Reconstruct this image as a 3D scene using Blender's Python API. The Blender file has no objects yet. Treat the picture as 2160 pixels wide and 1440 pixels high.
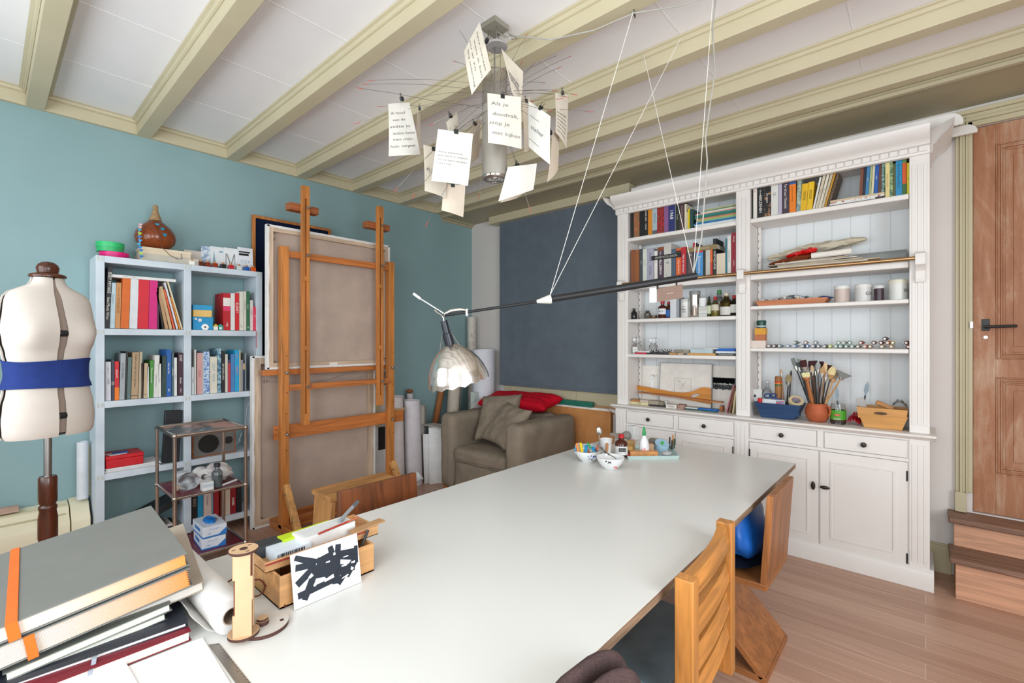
import bpy, bmesh, math, random
from mathutils import Vector, Matrix, noise
random.seed(7)
SC = bpy.context.scene
COL = SC.collection
# ---------------------------------------------------------------- camera
F, CX, CY, H = 985., 1080., 720., 1.45
TH = math.radians(41.48)
cd = bpy.data.cameras.new('camera'); cam = bpy.data.objects.new('camera', cd); COL.objects.link(cam)
cam.location = (0, 0, H); cam.rotation_euler = (math.pi/2, 0, TH-math.pi/2)
cd.sensor_width = 36; cd.lens = F/2160*36; cd.clip_start = .02; SC.camera = cam
# ---------------------------------------------------------------- view, world, window and fill light
SC.view_settings.view_transform = 'Standard'; SC.view_settings.look = 'None'
SC.view_settings.gamma = 1; SC.view_settings.use_curve_mapping = False
SC.view_settings.exposure = -0.1
W = bpy.data.worlds.new('world'); SC.world = W; W.use_nodes = True
W.node_tree.nodes['Background'].inputs[0].default_value = (.80, .90, 1, 1)
W.node_tree.nodes['Background'].inputs[1].default_value = 1.6
def area(name, loc, rot, sx, sy, power, col):
    l = bpy.data.lights.new(name, 'AREA'); l.shape = 'RECTANGLE'; l.size = sx; l.size_y = sy; l.energy = power; l.color = col
    o = bpy.data.objects.new(name, l); COL.objects.link(o); o.location = loc; o.rotation_euler = rot
    return o
R = math.radians
area('daylight_left_window', (-1.08, 2.55, 1.75), (R(90), 0, R(-90)), 1.7, 1.7, 38, (.85, .945, 1))
area('daylight_left_window', (-1.08, .1, 1.75), (R(90), 0, R(-90)), 1.7, 1.7, 58, (.85, .945, 1))
area('rear_fill_light', (.45, -1.88, 1.7), (R(90), 0, 0), 1.9, 1.8, 88, (.87, .95, 1))  # added fill light behind the camera to soften the room
# ---------------------------------------------------------------- geometry of the room seen from the camera
_f = (math.cos(TH), math.sin(TH)); _r = (math.sin(TH), -math.cos(TH))
def ray(px, py):
    a = (px-CX)/F; return (_f[0]+a*_r[0], _f[1]+a*_r[1], -(py-CY)/F)
def onZ(px, py, z):
    d = ray(px, py); t = (z-H)/d[2]; return Vector((d[0]*t, d[1]*t, z))
def onX(px, py, x):
    d = ray(px, py); t = x/d[0]; return Vector((x, d[1]*t, H+d[2]*t))
def onY(px, py, y):
    d = ray(px, py); t = y/d[1]; return Vector((d[0]*t, y, H+d[2]*t))
def onD(px, py, dep):
    d = ray(px, py); return Vector((d[0]*dep, d[1]*dep, H+d[2]*dep))
# ---------------------------------------------------------------- materials
MATS = {}
def lin(c):
    if isinstance(c, str):
        c = c.lstrip('#'); c = [int(c[i:i+2], 16)/255 for i in (0, 2, 4)]
    return tuple(((v+.055)/1.055)**2.4 if v > .04045 else v/12.92 for v in c)+(1,)
def base(name, col, rough=.6, metal=0, **k):
    m = bpy.data.materials.new(name); m.use_nodes = True
    b = m.node_tree.nodes['Principled BSDF']
    b.inputs['Base Color'].default_value = lin(col); b.inputs['Roughness'].default_value = rough; b.inputs['Metallic'].default_value = metal
    for kk, v in k.items(): b.inputs[kk.replace('_', ' ')].default_value = v
    return m, b, m.node_tree
def mixcol(nt, b, fac, c1, c2, lo=0., hi=1.):
    r = nt.nodes.new('ShaderNodeValToRGB'); r.color_ramp.elements[0].color = lin(c1); r.color_ramp.elements[1].color = lin(c2)
    r.color_ramp.elements[0].position = lo; r.color_ramp.elements[1].position = hi
    nt.links.new(fac, r.inputs[0]); nt.links.new(r.outputs[0], b.inputs['Base Color']); return r
def coords(nt, scale=(1, 1, 1), rot=(0, 0, 0), gen=False):
    t = nt.nodes.new('ShaderNodeTexCoord'); mp = nt.nodes.new('ShaderNodeMapping')
    mp.inputs['Scale'].default_value = scale; mp.inputs['Rotation'].default_value = rot
    nt.links.new(t.outputs['Object'], mp.inputs[0]); return mp.outputs[0]
def noisetex(nt, vec, scale, detail=4, rough=.55, dist=0):
    n = nt.nodes.new('ShaderNodeTexNoise'); n.inputs['Scale'].default_value = scale; n.inputs['Detail'].default_value = detail
    n.inputs['Roughness'].default_value = rough; n.inputs['Distortion'].default_value = dist
    nt.links.new(vec, n.inputs['Vector']); return n.outputs['Fac']
def bump(nt, b, fac, strength, dist=.002):
    n = nt.nodes.new('ShaderNodeBump'); n.inputs['Strength'].default_value = strength; n.inputs['Distance'].default_value = dist
    nt.links.new(fac, n.inputs['Height']); nt.links.new(n.outputs[0], b.inputs['Normal'])
def shade(c, k):
    c = c.lstrip('#'); v = [max(0, min(255, int(int(c[i:i+2], 16)*k))) for i in (0, 2, 4)]
    return '#%02x%02x%02x' % tuple(v)
def mt(col, rough=.55, metal=0, **k):
    key = ('p', col, rough, metal, tuple(k.items()))
    if key not in MATS:
        m, b, nt = base('paint_'+col.lstrip('#'), col, rough, metal, **k)
        f = noisetex(nt, coords(nt), 9, 3); mixcol(nt, b, f, shade(col, .96), shade(col, 1.03), .3, .7); MATS[key] = m
    return MATS[key]
def wood(col, axis='z', dark=.72, rough=.45, sc=9, contrast=1.):
    key = ('w', col, axis, dark, rough, sc)
    if key not in MATS:
        m, b, nt = base('wood_'+col.lstrip('#')+axis, col, rough)
        s = {'x': (.07, 1, 1), 'y': (1, .07, 1), 'z': (1, 1, .07)}[axis]
        v = coords(nt, s)
        f = noisetex(nt, v, sc*3, 6, .62, .8); mixcol(nt, b, f, shade(col, dark), shade(col, 1.12), .3, .68)
        bump(nt, b, f, .12, .001); MATS[key] = m
    return MATS[key]
def fabric(col, sc=350, rough=.95, var=.1, bs=.3):
    key = ('f', col, sc, rough, var)
    if key not in MATS:
        m, b, nt = base('fabric_'+col.lstrip('#'), col, rough); b.inputs['Specular IOR Level'].default_value = .2
        c = coords(nt); f = noisetex(nt, c, 6, 5, .6); g = noisetex(nt, c, sc, 2)
        mx = nt.nodes.new('ShaderNodeMath'); mx.operation = 'ADD'; ml = nt.nodes.new('ShaderNodeMath'); ml.operation = 'MULTIPLY'; ml.inputs[1].default_value = .5
        nt.links.new(f, mx.inputs[0]); nt.links.new(g, mx.inputs[1]); nt.links.new(mx.outputs[0], ml.inputs[0])
        mixcol(nt, b, ml.outputs[0], shade(col, 1-var), shade(col, 1+var), .38, .62); bump(nt, b, g, bs, .001); MATS[key] = m
    return MATS[key]
def speck(c1, c2, sc=40, lo=.45, hi=.55, rough=.5, c3=None):
    key = ('s', c1, c2, sc, lo, hi)
    if key not in MATS:
        m, b, nt = base('pattern_'+c1.lstrip('#'), c1, rough)
        f = noisetex(nt, coords(nt), sc, 3, .6, .4); r = mixcol(nt, b, f, c1, c2, lo, hi)
        if c3: e = r.color_ramp.elements.new(min(.95, hi+.12)); e.color = lin(c3)
        MATS[key] = m
    return MATS[key]
def glassm(col='#ffffff', rough=.02, ior=1.45):
    key = ('g', col, rough)
    if key not in MATS:
        m, b, nt = base('glass_'+col.lstrip('#'), col, rough); b.inputs['Transmission Weight'].default_value = 1; b.inputs['IOR'].default_value = ior; MATS[key] = m
    return MATS[key]
def metal(col, rough=.25): return mt(col, rough, 1.)
def noisy(name, col, c2, sc, rough=.6, bs=.0):
    m, b, nt = base(name, col, rough); f = noisetex(nt, coords(nt), sc, 5, .6); mixcol(nt, b, f, col, c2, .3, .7)
    if bs: bump(nt, b, noisetex(nt, coords(nt), sc*12, 2), bs)
    return m
M_BLUE = noisy('blue_wall_paint', '#8aa6a8', '#90acae', 2.2, .85, .05)
M_WALL = noisy('white_wall_paint', '#dcd4cf', '#e1dad5', 2, .85, .05)
M_CREAM = noisy('cream_beam_paint', '#c3b798', '#c9be9f', 3, .5)
M_OLIVE = noisy('cream_casing_paint', '#bfb494', '#c6bc9c', 3, .5)
M_CEIL = noisy('white_ceiling_panel', '#efecec', '#f3f0f0', 3, .6)
M_CAB = noisy('ivory_cabinet_paint', '#e8e2dd', '#ede7e2', 4, .42)
M_CABIN = noisy('pale_cabinet_back_paint', '#dfe1e2', '#e4e6e7', 4, .5)
M_CORK = mt('#b98b5e', .8)
M_BLACK = mt('#16171a', .45); M_CHROME = metal('#d8d6d2', .12); M_STEEL = metal('#a9a9a8', .3); M_WHITE = mt('#ecebea', .5); M_PAGES = mt('#e6ddcb', .8)
M_BRASS = metal('#b9936a', .32); M_PAPER = mt('#efe9df', .8); M_DARKBRONZE = mt('#3a342f', .35, .6)
def m_floor():
    m, b, nt = base('floor_planks', '#b28d78', .38)
    v = coords(nt, (1, 1, 1), (0, 0, R(90)))
    br = nt.nodes.new('ShaderNodeTexBrick'); nt.links.new(v, br.inputs['Vector'])
    br.offset = .37; br.inputs['Scale'].default_value = 1; br.inputs['Brick Width'].default_value = 1.75; br.inputs['Row Height'].default_value = .128
    br.inputs['Mortar Size'].default_value = .0016; br.inputs['Mortar Smooth'].default_value = .1; br.inputs['Bias'].default_value = 0
    br.inputs['Color1'].default_value = (0, 0, 0, 1); br.inputs['Color2'].default_value = (1, 1, 1, 1); br.inputs['Mortar'].default_value = (.5, .5, .5, 1)
    g = noisetex(nt, coords(nt, (1, .05, 1)), 26, 8, .65, 1.2)
    mx = nt.nodes.new('ShaderNodeMix'); mx.data_type = 'FLOAT'; mx.inputs[0].default_value = .26
    nt.links.new(g, mx.inputs[2]); nt.links.new(br.outputs['Color'], mx.inputs[3])
    r = mixcol(nt, b, mx.outputs[0], '#a8806a', '#d0ab95', .22, .76); e = r.color_ramp.elements.new(.5); e.color = lin('#bd957f')
    m2 = nt.nodes.new('ShaderNodeMix'); m2.data_type = 'RGBA'; nt.links.new(br.outputs['Fac'], m2.inputs[0]); nt.links.new(r.outputs[0], m2.inputs[6]); m2.inputs[7].default_value = lin('#d6b9a4')
    nt.links.new(m2.outputs[2], b.inputs['Base Color']); bump(nt, b, g, .08); return m
M_FLOOR = m_floor()
# ---------------------------------------------------------------- mesh builder
TXT = {}
def textmesh(s):
    if s not in TXT:
        c = bpy.data.curves.new('t', 'FONT'); c.body = s; c.resolution_u = 2
        o = bpy.data.objects.new('t', c); me = bpy.data.meshes.new_from_object(o)
        vs = [v.co.copy() for v in me.vertices]; fs = [tuple(p.vertices) for p in me.polygons]
        bpy.data.objects.remove(o); bpy.data.curves.remove(c); bpy.data.meshes.remove(me)
        if vs:
            x0 = min(v.x for v in vs); x1 = max(v.x for v in vs); y0 = min(v.y for v in vs); y1 = max(v.y for v in vs)
        else: x0 = x1 = y0 = y1 = 0
        TXT[s] = (vs, fs, x0, x1, y0, y1)
    return TXT[s]
class MB:
    def __init__(s): s.v = []; s.f = []; s.m = []; s.T = Matrix(); s.mi = 0
    def add(s, vs, fs, m=None, T=None):
        n = len(s.v); T = s.T if T is None else s.T @ T
        s.v += [T @ Vector(v) for v in vs]; s.f += [tuple(n+i for i in f) for f in fs]; s.m += [s.mi if m is None else m]*len(fs); return s
    def box(s, x0, x1, y0, y1, z0, z1, m=None, T=None):
        return s.add([(x0, y0, z0), (x1, y0, z0), (x1, y1, z0), (x0, y1, z0), (x0, y0, z1), (x1, y0, z1), (x1, y1, z1), (x0, y1, z1)],
            [(0, 3, 2, 1), (4, 5, 6, 7), (0, 1, 5, 4), (1, 2, 6, 5), (2, 3, 7, 6), (3, 0, 4, 7)], m, T)
    def bar(s, p0, p1, w, t, up=(0, 0, 1), m=None):
        p0 = Vector(p0); p1 = Vector(p1); d = p1-p0; L = d.length; d.normalize(); u = Vector(up); a = d.cross(u)
        if a.length < 1e-4: a = d.cross(Vector((1, 0, 0)))
        a.normalize(); b = a.cross(d); T = Matrix((d, a, b)).transposed().to_4x4(); T.translation = p0
        return s.box(0, L, -w/2, w/2, -t/2, t/2, m, T)
    def prism(s, poly, a, b, axis='z', m=None, T=None):
        def P(p, h): return {'z': (p[0], p[1], h), 'x': (h, p[0], p[1]), 'y': (p[0], h, p[1])}[axis]
        n = len(poly); vs = [P(p, a) for p in poly]+[P(p, b) for p in poly]
        fs = [tuple(range(n))[::-1], tuple(range(n, 2*n))]+[(i, (i+1) % n, n+(i+1) % n, n+i) for i in range(n)]
        return s.add(vs, fs, m, T)
    def lathe(s, prof, c=(0, 0, 0), n=24, m=None, T=None, sx=1, sy=1, closed=True):
        vs = []; fs = []
        for r, z in prof:
            for k in range(n):
                a = 2*math.pi*k/n; vs.append((c[0]+r*sx*math.cos(a), c[1]+r*sy*math.sin(a), c[2]+z))
        for j in range(len(prof)-1):
            for k in range(n): fs.append((j*n+k, j*n+(k+1) % n, (j+1)*n+(k+1) % n, (j+1)*n+k))
        if closed:
            if prof[0][0] > 1e-5: fs.append(tuple(range(n))[::-1])
            if prof[-1][0] > 1e-5: fs.append(tuple((len(prof)-1)*n+k for k in range(n)))
        return s.add(vs, fs, m, T)
    def cyl(s, p0, p1, r0, r1=None, n=16, m=None):
        p0 = Vector(p0); p1 = Vector(p1); r1 = r0 if r1 is None else r1; d = p1-p0
        q = d.to_track_quat('Z', 'Y').to_matrix().to_4x4(); q.translation = p0
        return s.lathe([(r0, 0), (r1, d.length)], n=n, m=m, T=q)
    def tube(s, pts, r, n=8, m=None, closed=False):
        pts = [Vector(p) for p in pts]; k = len(pts); vs = []; up = None
        for i, p in enumerate(pts):
            d = (pts[min(i+1, k-1)]-pts[max(i-1, 0)]).normalized()
            a = d.orthogonal().normalized() if up is None else (up-d*up.dot(d)).normalized()
            up = a; b = d.cross(a); rr = r[i] if isinstance(r, (list, tuple)) else r
            for j in range(n): t = 2*math.pi*j/n; vs.append(p+(a*math.cos(t)+b*math.sin(t))*rr)
        fs = [(i*n+j, i*n+(j+1) % n, (i+1)*n+(j+1) % n, (i+1)*n+j) for i in range(k-1) for j in range(n)]
        fs += [tuple(range(n))[::-1], tuple((k-1)*n+j for j in range(n))]
        return s.add(vs, fs, m)
    def grid(s, nu, nv, fn, m=None, T=None, wrap=False):
        vs = [fn(i/nu, j/nv) for i in range(nu+1) for j in range(nv+1)]
        fs = [(i*(nv+1)+j, (i+1)*(nv+1)+j, (i+1)*(nv+1)+j+1, i*(nv+1)+j+1) for i in range(nu) for j in range(nv)]
        return s.add(vs, fs, m, T)
    def sheet(s, nu, nv, fn, t=.0006, m=None, T=None):
        # a sheet with real thickness: two offset surfaces and a rim
        P = [[Vector(fn(i/nu, j/nv)) for j in range(nv+1)] for i in range(nu+1)]
        N = []
        for i in range(nu+1):
            for j in range(nv+1):
                a = P[min(i+1, nu)][j]-P[max(i-1, 0)][j]; b = P[i][min(j+1, nv)]-P[i][max(j-1, 0)]; c = a.cross(b)
                N.append(c.normalized()*t/2 if c.length > 1e-12 else Vector((0, 0, t/2)))
        A = [p for r in P for p in r]; n = len(A); vs = [a+d for a, d in zip(A, N)]+[a-d for a, d in zip(A, N)]
        ix = lambda i, j: i*(nv+1)+j
        fs = []
        for i in range(nu):
            for j in range(nv):
                q = (ix(i, j), ix(i+1, j), ix(i+1, j+1), ix(i, j+1)); fs.append(q); fs.append(tuple(n+k for k in q[::-1]))
        rim = [ix(i, 0) for i in range(nu)]+[ix(nu, j) for j in range(nv)]+[ix(i, nv) for i in range(nu, 0, -1)]+[ix(0, j) for j in range(nv, 0, -1)]
        for a, b in zip(rim, rim[1:]+rim[:1]): fs.append((a, n+a, n+b, b))
        return s.add(vs, fs, m, T)
    def sphere(s, c, r, n=12, m=None, sx=1, sy=1, sz=1, T=None):
        k = n//2+1
        return s.lathe([(max(1e-6, math.sin(math.pi*i/k))*r, -math.cos(math.pi*i/k)*r*sz) for i in range(k+1)], c, n, m, T, sx, sy)
    def text(s, str_, T, h=None, w=None, m=None):
        # centred text of height h (and at most w wide), drawn in the local xy plane of T
        vs, fs, x0, x1, y0, y1 = textmesh(str_)
        if not vs: return s
        k = h/max(1e-6, y1-y0) if h else 1e9
        kx = k
        if w: kx = min(kx, w/max(1e-6, x1-x0)); k = min(k, kx*1.6)
        return s.add([((v.x-(x0+x1)/2)*kx, (v.y-(y0+y1)/2)*k, 0) for v in vs], fs, m, T)
    def build(s, name, mats, parent=None, bevel=0, smooth=35, org=None, seg=2, sub=0):
        if not isinstance(mats, (list, tuple)): mats = [mats]
        me = bpy.data.meshes.new(name)
        if parent is None:
            if org is None:
                xs = [v.x for v in s.v]; ys = [v.y for v in s.v]; zs = [v.z for v in s.v]
                org = Vector(((min(xs)+max(xs))/2, (min(ys)+max(ys))/2, min(zs)))
            inv = Matrix.Translation(-Vector(org))
        else: inv = wm(parent).inverted(); org = (0, 0, 0)
        me.from_pydata([inv @ v for v in s.v], [], s.f)
        for m in mats: me.materials.append(m)
        for p, i in zip(me.polygons, s.m): p.material_index = min(i, len(mats)-1)
        bm = bmesh.new(); bm.from_mesh(me); bmesh.ops.recalc_face_normals(bm, faces=bm.faces); bm.to_mesh(me); bm.free()
        if smooth: me.polygons.foreach_set('use_smooth', [True]*len(me.polygons)); me.set_sharp_from_angle(angle=R(smooth))
        me.update()
        o = bpy.data.objects.new(name, me); COL.objects.link(o); o.location = org
        if parent is not None: o.parent = parent; o.location = (0, 0, 0)
        if bevel:
            b = o.modifiers.new('bevel', 'BEVEL'); b.width = bevel; b.segments = seg; b.limit_method = 'ANGLE'; b.angle_limit = R(40); b.harden_normals = False
        if sub:
            b = o.modifiers.new('subdivision', 'SUBSURF'); b.levels = sub; b.render_levels = sub
        return o
def wm(o):
    m = Matrix.LocRotScale(o.location, o.rotation_euler, None)
    return wm(o.parent) @ m if o.parent else m
def tag(o, label, cat, group=None):
    o['label'] = label; o['category'] = cat
    if group: o['group'] = group
    return o
def thing(name, label, cat, loc, rz=0, group=None):
    o = bpy.data.objects.new(name, None); COL.objects.link(o); o.location = loc; o.rotation_euler = (0, 0, rz); o.empty_display_size = .05
    return tag(o, label, cat, group)
def struct(name, mb, m, bevel=0):
    o = mb.build(name, m, bevel=bevel); o['kind'] = 'structure'; return o
def rot(rx=0, ry=0, rz=0): return Matrix.Rotation(R(rz), 4, 'Z') @ Matrix.Rotation(R(ry), 4, 'Y') @ Matrix.Rotation(R(rx), 4, 'X')
def at(p, rx=0, ry=0, rz=0): return Matrix.Translation(Vector(p)) @ rot(rx, ry, rz)
def basis(o, x, y):
    x = Vector(x).normalized(); z = x.cross(Vector(y)).normalized(); y = z.cross(x)
    T = Matrix((x, y, z)).transposed().to_4x4(); T.translation = Vector(o); return T
# ================================================================ THE ROOM
XL, XW, YN, YB, ZC = -1.2, 4.0, -2.0, 4.2, 3.01
struct('floor', MB().box(XL-.1, XW+.1, YN-.1, YB+.1, -.08, 0), M_FLOOR)
struct('ceiling', MB().box(XL-.1, XW+.1, YN-.1, YB+.1, ZC, ZC+.08), M_CEIL)
struct('wall_back', MB().box(XL-.1, XW+.1, YB, YB+.1, 0, ZC), M_BLUE)
DY0, DY1, DZ0, DZ1 = -1.08, -.218, .41, 2.755
w = MB(); w.box(XW, XW+.1, DY1, YB, 0, ZC); w.box(XW, XW+.1, YN, DY0, 0, ZC); w.box(XW, XW+.1, DY0, DY1, DZ1, ZC); w.box(XW, XW+.1, DY0, DY1, 0, DZ0)
struct('wall_right', w, M_WALL)
w = MB()
for a, b in ((YN, -.75), (.95, 1.7), (3.4, YB)): w.box(XL-.1, XL, a, b, 0, ZC)
for a, b in ((-.75, .95), (1.7, 3.4)): w.box(XL-.1, XL, a, b, 0, .9); w.box(XL-.1, XL, a, b, 2.6, ZC)
struct('wall_left', w, M_WALL)
w = MB()
for a, b in ((XL, -.5), (1.4, XW)): w.box(a, b, YN-.1, YN, 0, ZC)
for a, b in ((-.5, 1.4),): w.box(a, b, YN-.1, YN, 0, .8); w.box(a, b, YN-.1, YN, 2.6, ZC)
struct('wall_front', w, M_WALL)
for n, (ax, a, b, z0, z1) in enumerate([('x', -.75, .95, .9, 2.6), ('x', 1.7, 3.4, .9, 2.6), ('y', -.5, 1.4, .8, 2.6)]):  # last entry is the unseen rear window, added for fill light
    w = MB(); t = .06
    for (u0, u1, v0, v1) in ((a, b, z0, z0+t), (a, b, z1-t, z1), (a, a+t, z0+t, z1-t), (b-t, b, z0+t, z1-t), ((a+b)/2-.025, (a+b)/2+.025, z0+t, z1-t)):
        if ax == 'x': w.box(XL-.08, XL-.02, u0, u1, v0, v1)
        else: w.box(u0, u1, YN-.08, YN-.02, v0, v1)
    struct('window_%d' % (n+1), w, M_WHITE)
# fascia with a small moulding along the blue wall, and the beams
BX = [.172, .715, 1.283, 1.835, 2.372, 2.915, 3.415]; BW = .085; BZ = 2.912
def mould(w, poly, a, b, axis): w.prism(poly, a, b, axis)
w = MB()
w.box(XL, 3.5, YB-.028, YB, BZ, ZC)
w.prism([(YB-.028, ZC-.026), (YB-.046, ZC-.02), (YB-.05, ZC-.006), (YB-.064, ZC), (YB-.028, ZC)], XL, 3.5, 'x')
struct('trim_1', w, M_CREAM)
for i, x in enumerate([-.93, -.38]+BX):
    w = MB(); w.box(x, x+BW, YN, YB-.028, BZ, ZC)
    for s, e in ((-1, x), (1, x+BW)):
        w.prism([(e, ZC-.03), (e+s*.012, ZC-.026), (e+s*.016, ZC-.012), (e+s*.03, ZC-.008), (e+s*.032, ZC), (e, ZC)], YN, YB-.03, 'y')
    w.build('ceiling_beam', M_CREAM, bevel=.003)['kind'] = 'structure'
w = MB()  # raised battens over the ceiling panel joints
for y in (3.56, 2.905, 2.25, 1.6, .93, .27, -.4, -1.05):
    w.box(XL, 3.45, y-.0025, y+.0025, ZC-.0015, ZC)
struct('trim_2', w, M_WHITE)
# soffit over the cabinet wall
w = MB(); w.box(3.5, XW, YN, YB, 2.885, ZC)
w.prism([(3.5, 2.912), (3.488, 2.908), (3.486, 2.898), (3.496, 2.894), (3.5, 2.876), (3.52, 2.872), (3.53, 2.885), (3.5, 2.93)], YN, YB, 'y')
w.prism([(YB, 2.885), (YB-.05, 2.885), (YB-.045, 2.872), (YB-.02, 2.868), (YB-.012, 2.85), (YB, 2.845)], 3.52, XW, 'x')
struct('trim_3', w, noisy('shaded_cream_soffit', '#a89d80', '#aea386', 3, .5))  # cream paint darkened to stand for the shade over the cabinet
# cream box over the roller blind, window panelling under it
w = MB(); w.box(3.86, XW, 2.0, 3.77, 2.80, 2.884)
struct('trim_4', w, M_CREAM, .002)
w = MB(); w.box(3.965, XW, 2.04, 3.62, 0, .98)
for y in (2.12, 2.62, 2.69, 3.05, 3.12, 3.5): w.box(3.955, 3.965, y-.012, y+.012, .1, .98)
w.box(3.94, XW, 2.04, 3.62, .985, 1.02); w.box(3.95, XW, 2.04, 3.62, 0, .12)
struct('trim_5', w, M_CREAM, .002)
# skirting
struct('baseboard_right', MB().box(3.978, XW, -.125, .02, 0, .17).box(3.983, XW, -.125, .02, .17, .18), M_OLIVE, .002)
struct('baseboard_back', MB().box(.49, 3.98, YB-.02, YB, 0, .12), M_OLIVE, .002)
# door casing, door
w = MB()
for (a, b, t) in ((-.142, -.16, .03), (-.16, -.172, .045), (-.172, -.186, .034), (-.186, -.196, .042), (-.196, -.218, .025)):
    w.box(XW-t, XW, b, a, .53, DZ1+.06)
w.box(XW-.05, XW, -.19, -.138, .41, .53)
for (a, b, t) in ((0, .03, .025), (.03, .05, .04), (.05, .075, .032), (.075, .1, .05)): w.box(XW-t, XW, -1.2, -.142, DZ1+a, DZ1+b)
struct('trim_6', w, M_OLIVE, .002)
def m_door():
    m, b, nt = base('stripped_pine', '#b77f58', .55)
    v = coords(nt, (1, 1, .09)); f = noisetex(nt, v, 22, 8, .62, 1.1); g = noisetex(nt, coords(nt, (1, 1, .5)), 3.2, 6, .7, .8)
    mx = nt.nodes.new('ShaderNodeMix'); mx.data_type = 'FLOAT'; mx.inputs[0].default_value = .55; nt.links.new(f, mx.inputs[2]); nt.links.new(g, mx.inputs[3])
    r = mixcol(nt, b, mx.outputs[0], '#8a5230', '#cdb097', .3, .72); e = r.color_ramp.elements.new(.5); e.color = lin('#a97350'); return m
M_PINE = m_door()
d = MB(); dt = 4.012
cols = [(DY1-.003, -.318), (-.618, -.69), (-.985, DY0+.003)]
for a, b in cols: d.box(dt, dt+.04, b, a, DZ0+.004, DZ1-.004)
for z0, z1 in ((DZ0+.004, .66), (1.235, 1.345), (2.63, DZ1-.004)):
    for a, b in ((-.318, -.618), (-.69, -.985)): d.box(dt, dt+.04, b, a, z0, z1)
for a, b in ((-.318, -.618), (-.69, -.985)):
    for z0, z1 in ((.66, 1.235), (1.345, 2.63)):
        d.box(dt+.022, dt+.034, b, a, z0, z1)
        for (k, g, t) in ((0, .007, dt-.006), (.007, .013, dt+.004), (.02, .009, dt-.002), (.029, .012, dt+.012)):
            d.box(t, dt+.03, a-k-g, a-k, z0+k, z1-k); d.box(t, dt+.03, b+k, b+k+g, z0+k, z1-k)
            d.box(t, dt+.03, b+k+g, a-k-g, z0+k, z0+k+g); d.box(t, dt+.03, b+k+g, a-k-g, z1-k-g, z1-k)
        d.box(dt+.016, dt+.03, b+.075, a-.075, z0+.075, z1-.075)
door = struct('door_1', d, M_PINE, .002)
h = MB(); p = onX(2079, 685, dt)
h.box(dt-.008, dt, p.y-.017, p.y+.017, p.z-.035, p.z+.035)
h.cyl((dt-.008, p.y, p.z-.012), (dt-.05, p.y, p.z-.012), .01, n=12); h.tube([(dt-.045, p.y+.004, p.z-.012), (dt-.05, p.y-.02, p.z-.012), (dt-.048, p.y-.125, p.z-.01)], .009, 10)
h.build('door_handle', M_BLACK, door, .002)
h = MB(); h.cyl((dt-.004, p.y, p.z-.075), (dt, p.y, p.z-.075), .01); h.build('keyhole_plate', M_STEEL, door)
h = MB(); h.box(XW-.04, XW-.02, -.218, -.205, p.z-.02, p.z+.02); o = h.build('trim_7', M_STEEL); o['kind'] = 'structure'
# two wooden steps up to the door
M_TREAD = wood('#8f6c58', 'y', .7, .5); M_RISER = wood('#d39f80', 'y', .8, .6)
s = thing('wooden_steps', 'two pine steps with worn brown treads up to the stripped door', 'steps', (3.8, -.6, 0))
MB().box(3.635, 3.66, -1.2, -.13, 0, .205).build('riser', M_RISER, s, .002)
MB().box(3.60, 3.86, -1.2, -.105, .205, .235).build('tread', M_TREAD, s, .006)
MB().box(3.835, 3.86, -1.2, -.13, .235, .373).build('riser', M_RISER, s, .002)
MB().box(3.80, 4.0, -1.2, -.105, .373, .405).build('tread', M_TREAD, s, .006)
MB().box(3.66, 3.99, -1.19, -.135, 0, .2).build('carcass', M_RISER, s)
# ================================================================ IVORY DRESSER
cab = thing('dresser', 'large ivory painted dresser with open shelves, drawers and cupboards along the right wall', 'dresser', (3.8, .98, 0))
CB, CF, CU = 3.99, 3.645, 3.68          # back, base front, shelf front
Y0, Y1 = -.022, 2.02                     # right and left ends
YP = [(-.022, .07), (.95, 1.045), (1.92, 2.02)]
b = MB()
b.box(CF+.012, CB, Y0, Y1, 0, .875)
for a, c in YP: b.box(CF, CB-.2, a, c, .1, .875)
for ya_, yb__ in ((.0705, .9495), (1.0455, 1.9195)):
    b.box(CF, CF+.02, ya_, yb__, .862, .8715); b.box(CF, CF+.02, ya_, yb__, .733, .752); b.box(CF, CF+.02, ya_, yb__, .09, .118)
for c in (1.485, .515): b.box(CF, CF+.02, c-.018, c+.018, .7525, .8615)
for a, c in YP:
    n = 3 if c-a < .11 else 3
    for i in range(n):
        y = a+(c-a)*(i+.75)/(n+.5); b.add([], []); b.box(CF-.0035, CF, y-.0085, y+.0085, .15, .84)
b.build('base', M_CAB, cab, .0025)
b = MB(); b.prism([(CF-.022, 0), (CF-.022, .095), (CF-.016, .108), (CF-.004, .118), (CF, .122), (CB, .122), (CB, 0)], Y0-.018, Y1+.018, 'y'); b.build('plinth', M_CAB, cab, .002)
b = MB(); prof = [(CF-.002, .872), (CF-.012, .876), (CF-.018, .884), (CF-.034, .888), (CF-.04, .894), (CF-.04, .9), (CF-.034, .906), (CB, .906), (CB, .872)]
b.prism(prof, Y0-.028, Y1+.028, 'y'); b.build('worktop', M_CAB, cab, .0015)
def raised_panel(b, ya, yb, za, zb, x, i):
    b.box(x, x+.018, ya, yb, za, zb)
    for (p, q, r, s) in ((ya+i, yb-i, za+i, za+i+.012), (ya+i, yb-i, zb-i-.012, zb-i), (ya+i, ya+i+.012, za+i+.0122, zb-i-.0122), (yb-i-.012, yb-i, za+i+.0122, zb-i-.0122)):
        b.box(x-.006, x, p, q, r, s)
    b.box(x-.002, x, ya+i+.02, yb-i-.02, za+i+.02, zb-i-.02)
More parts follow.
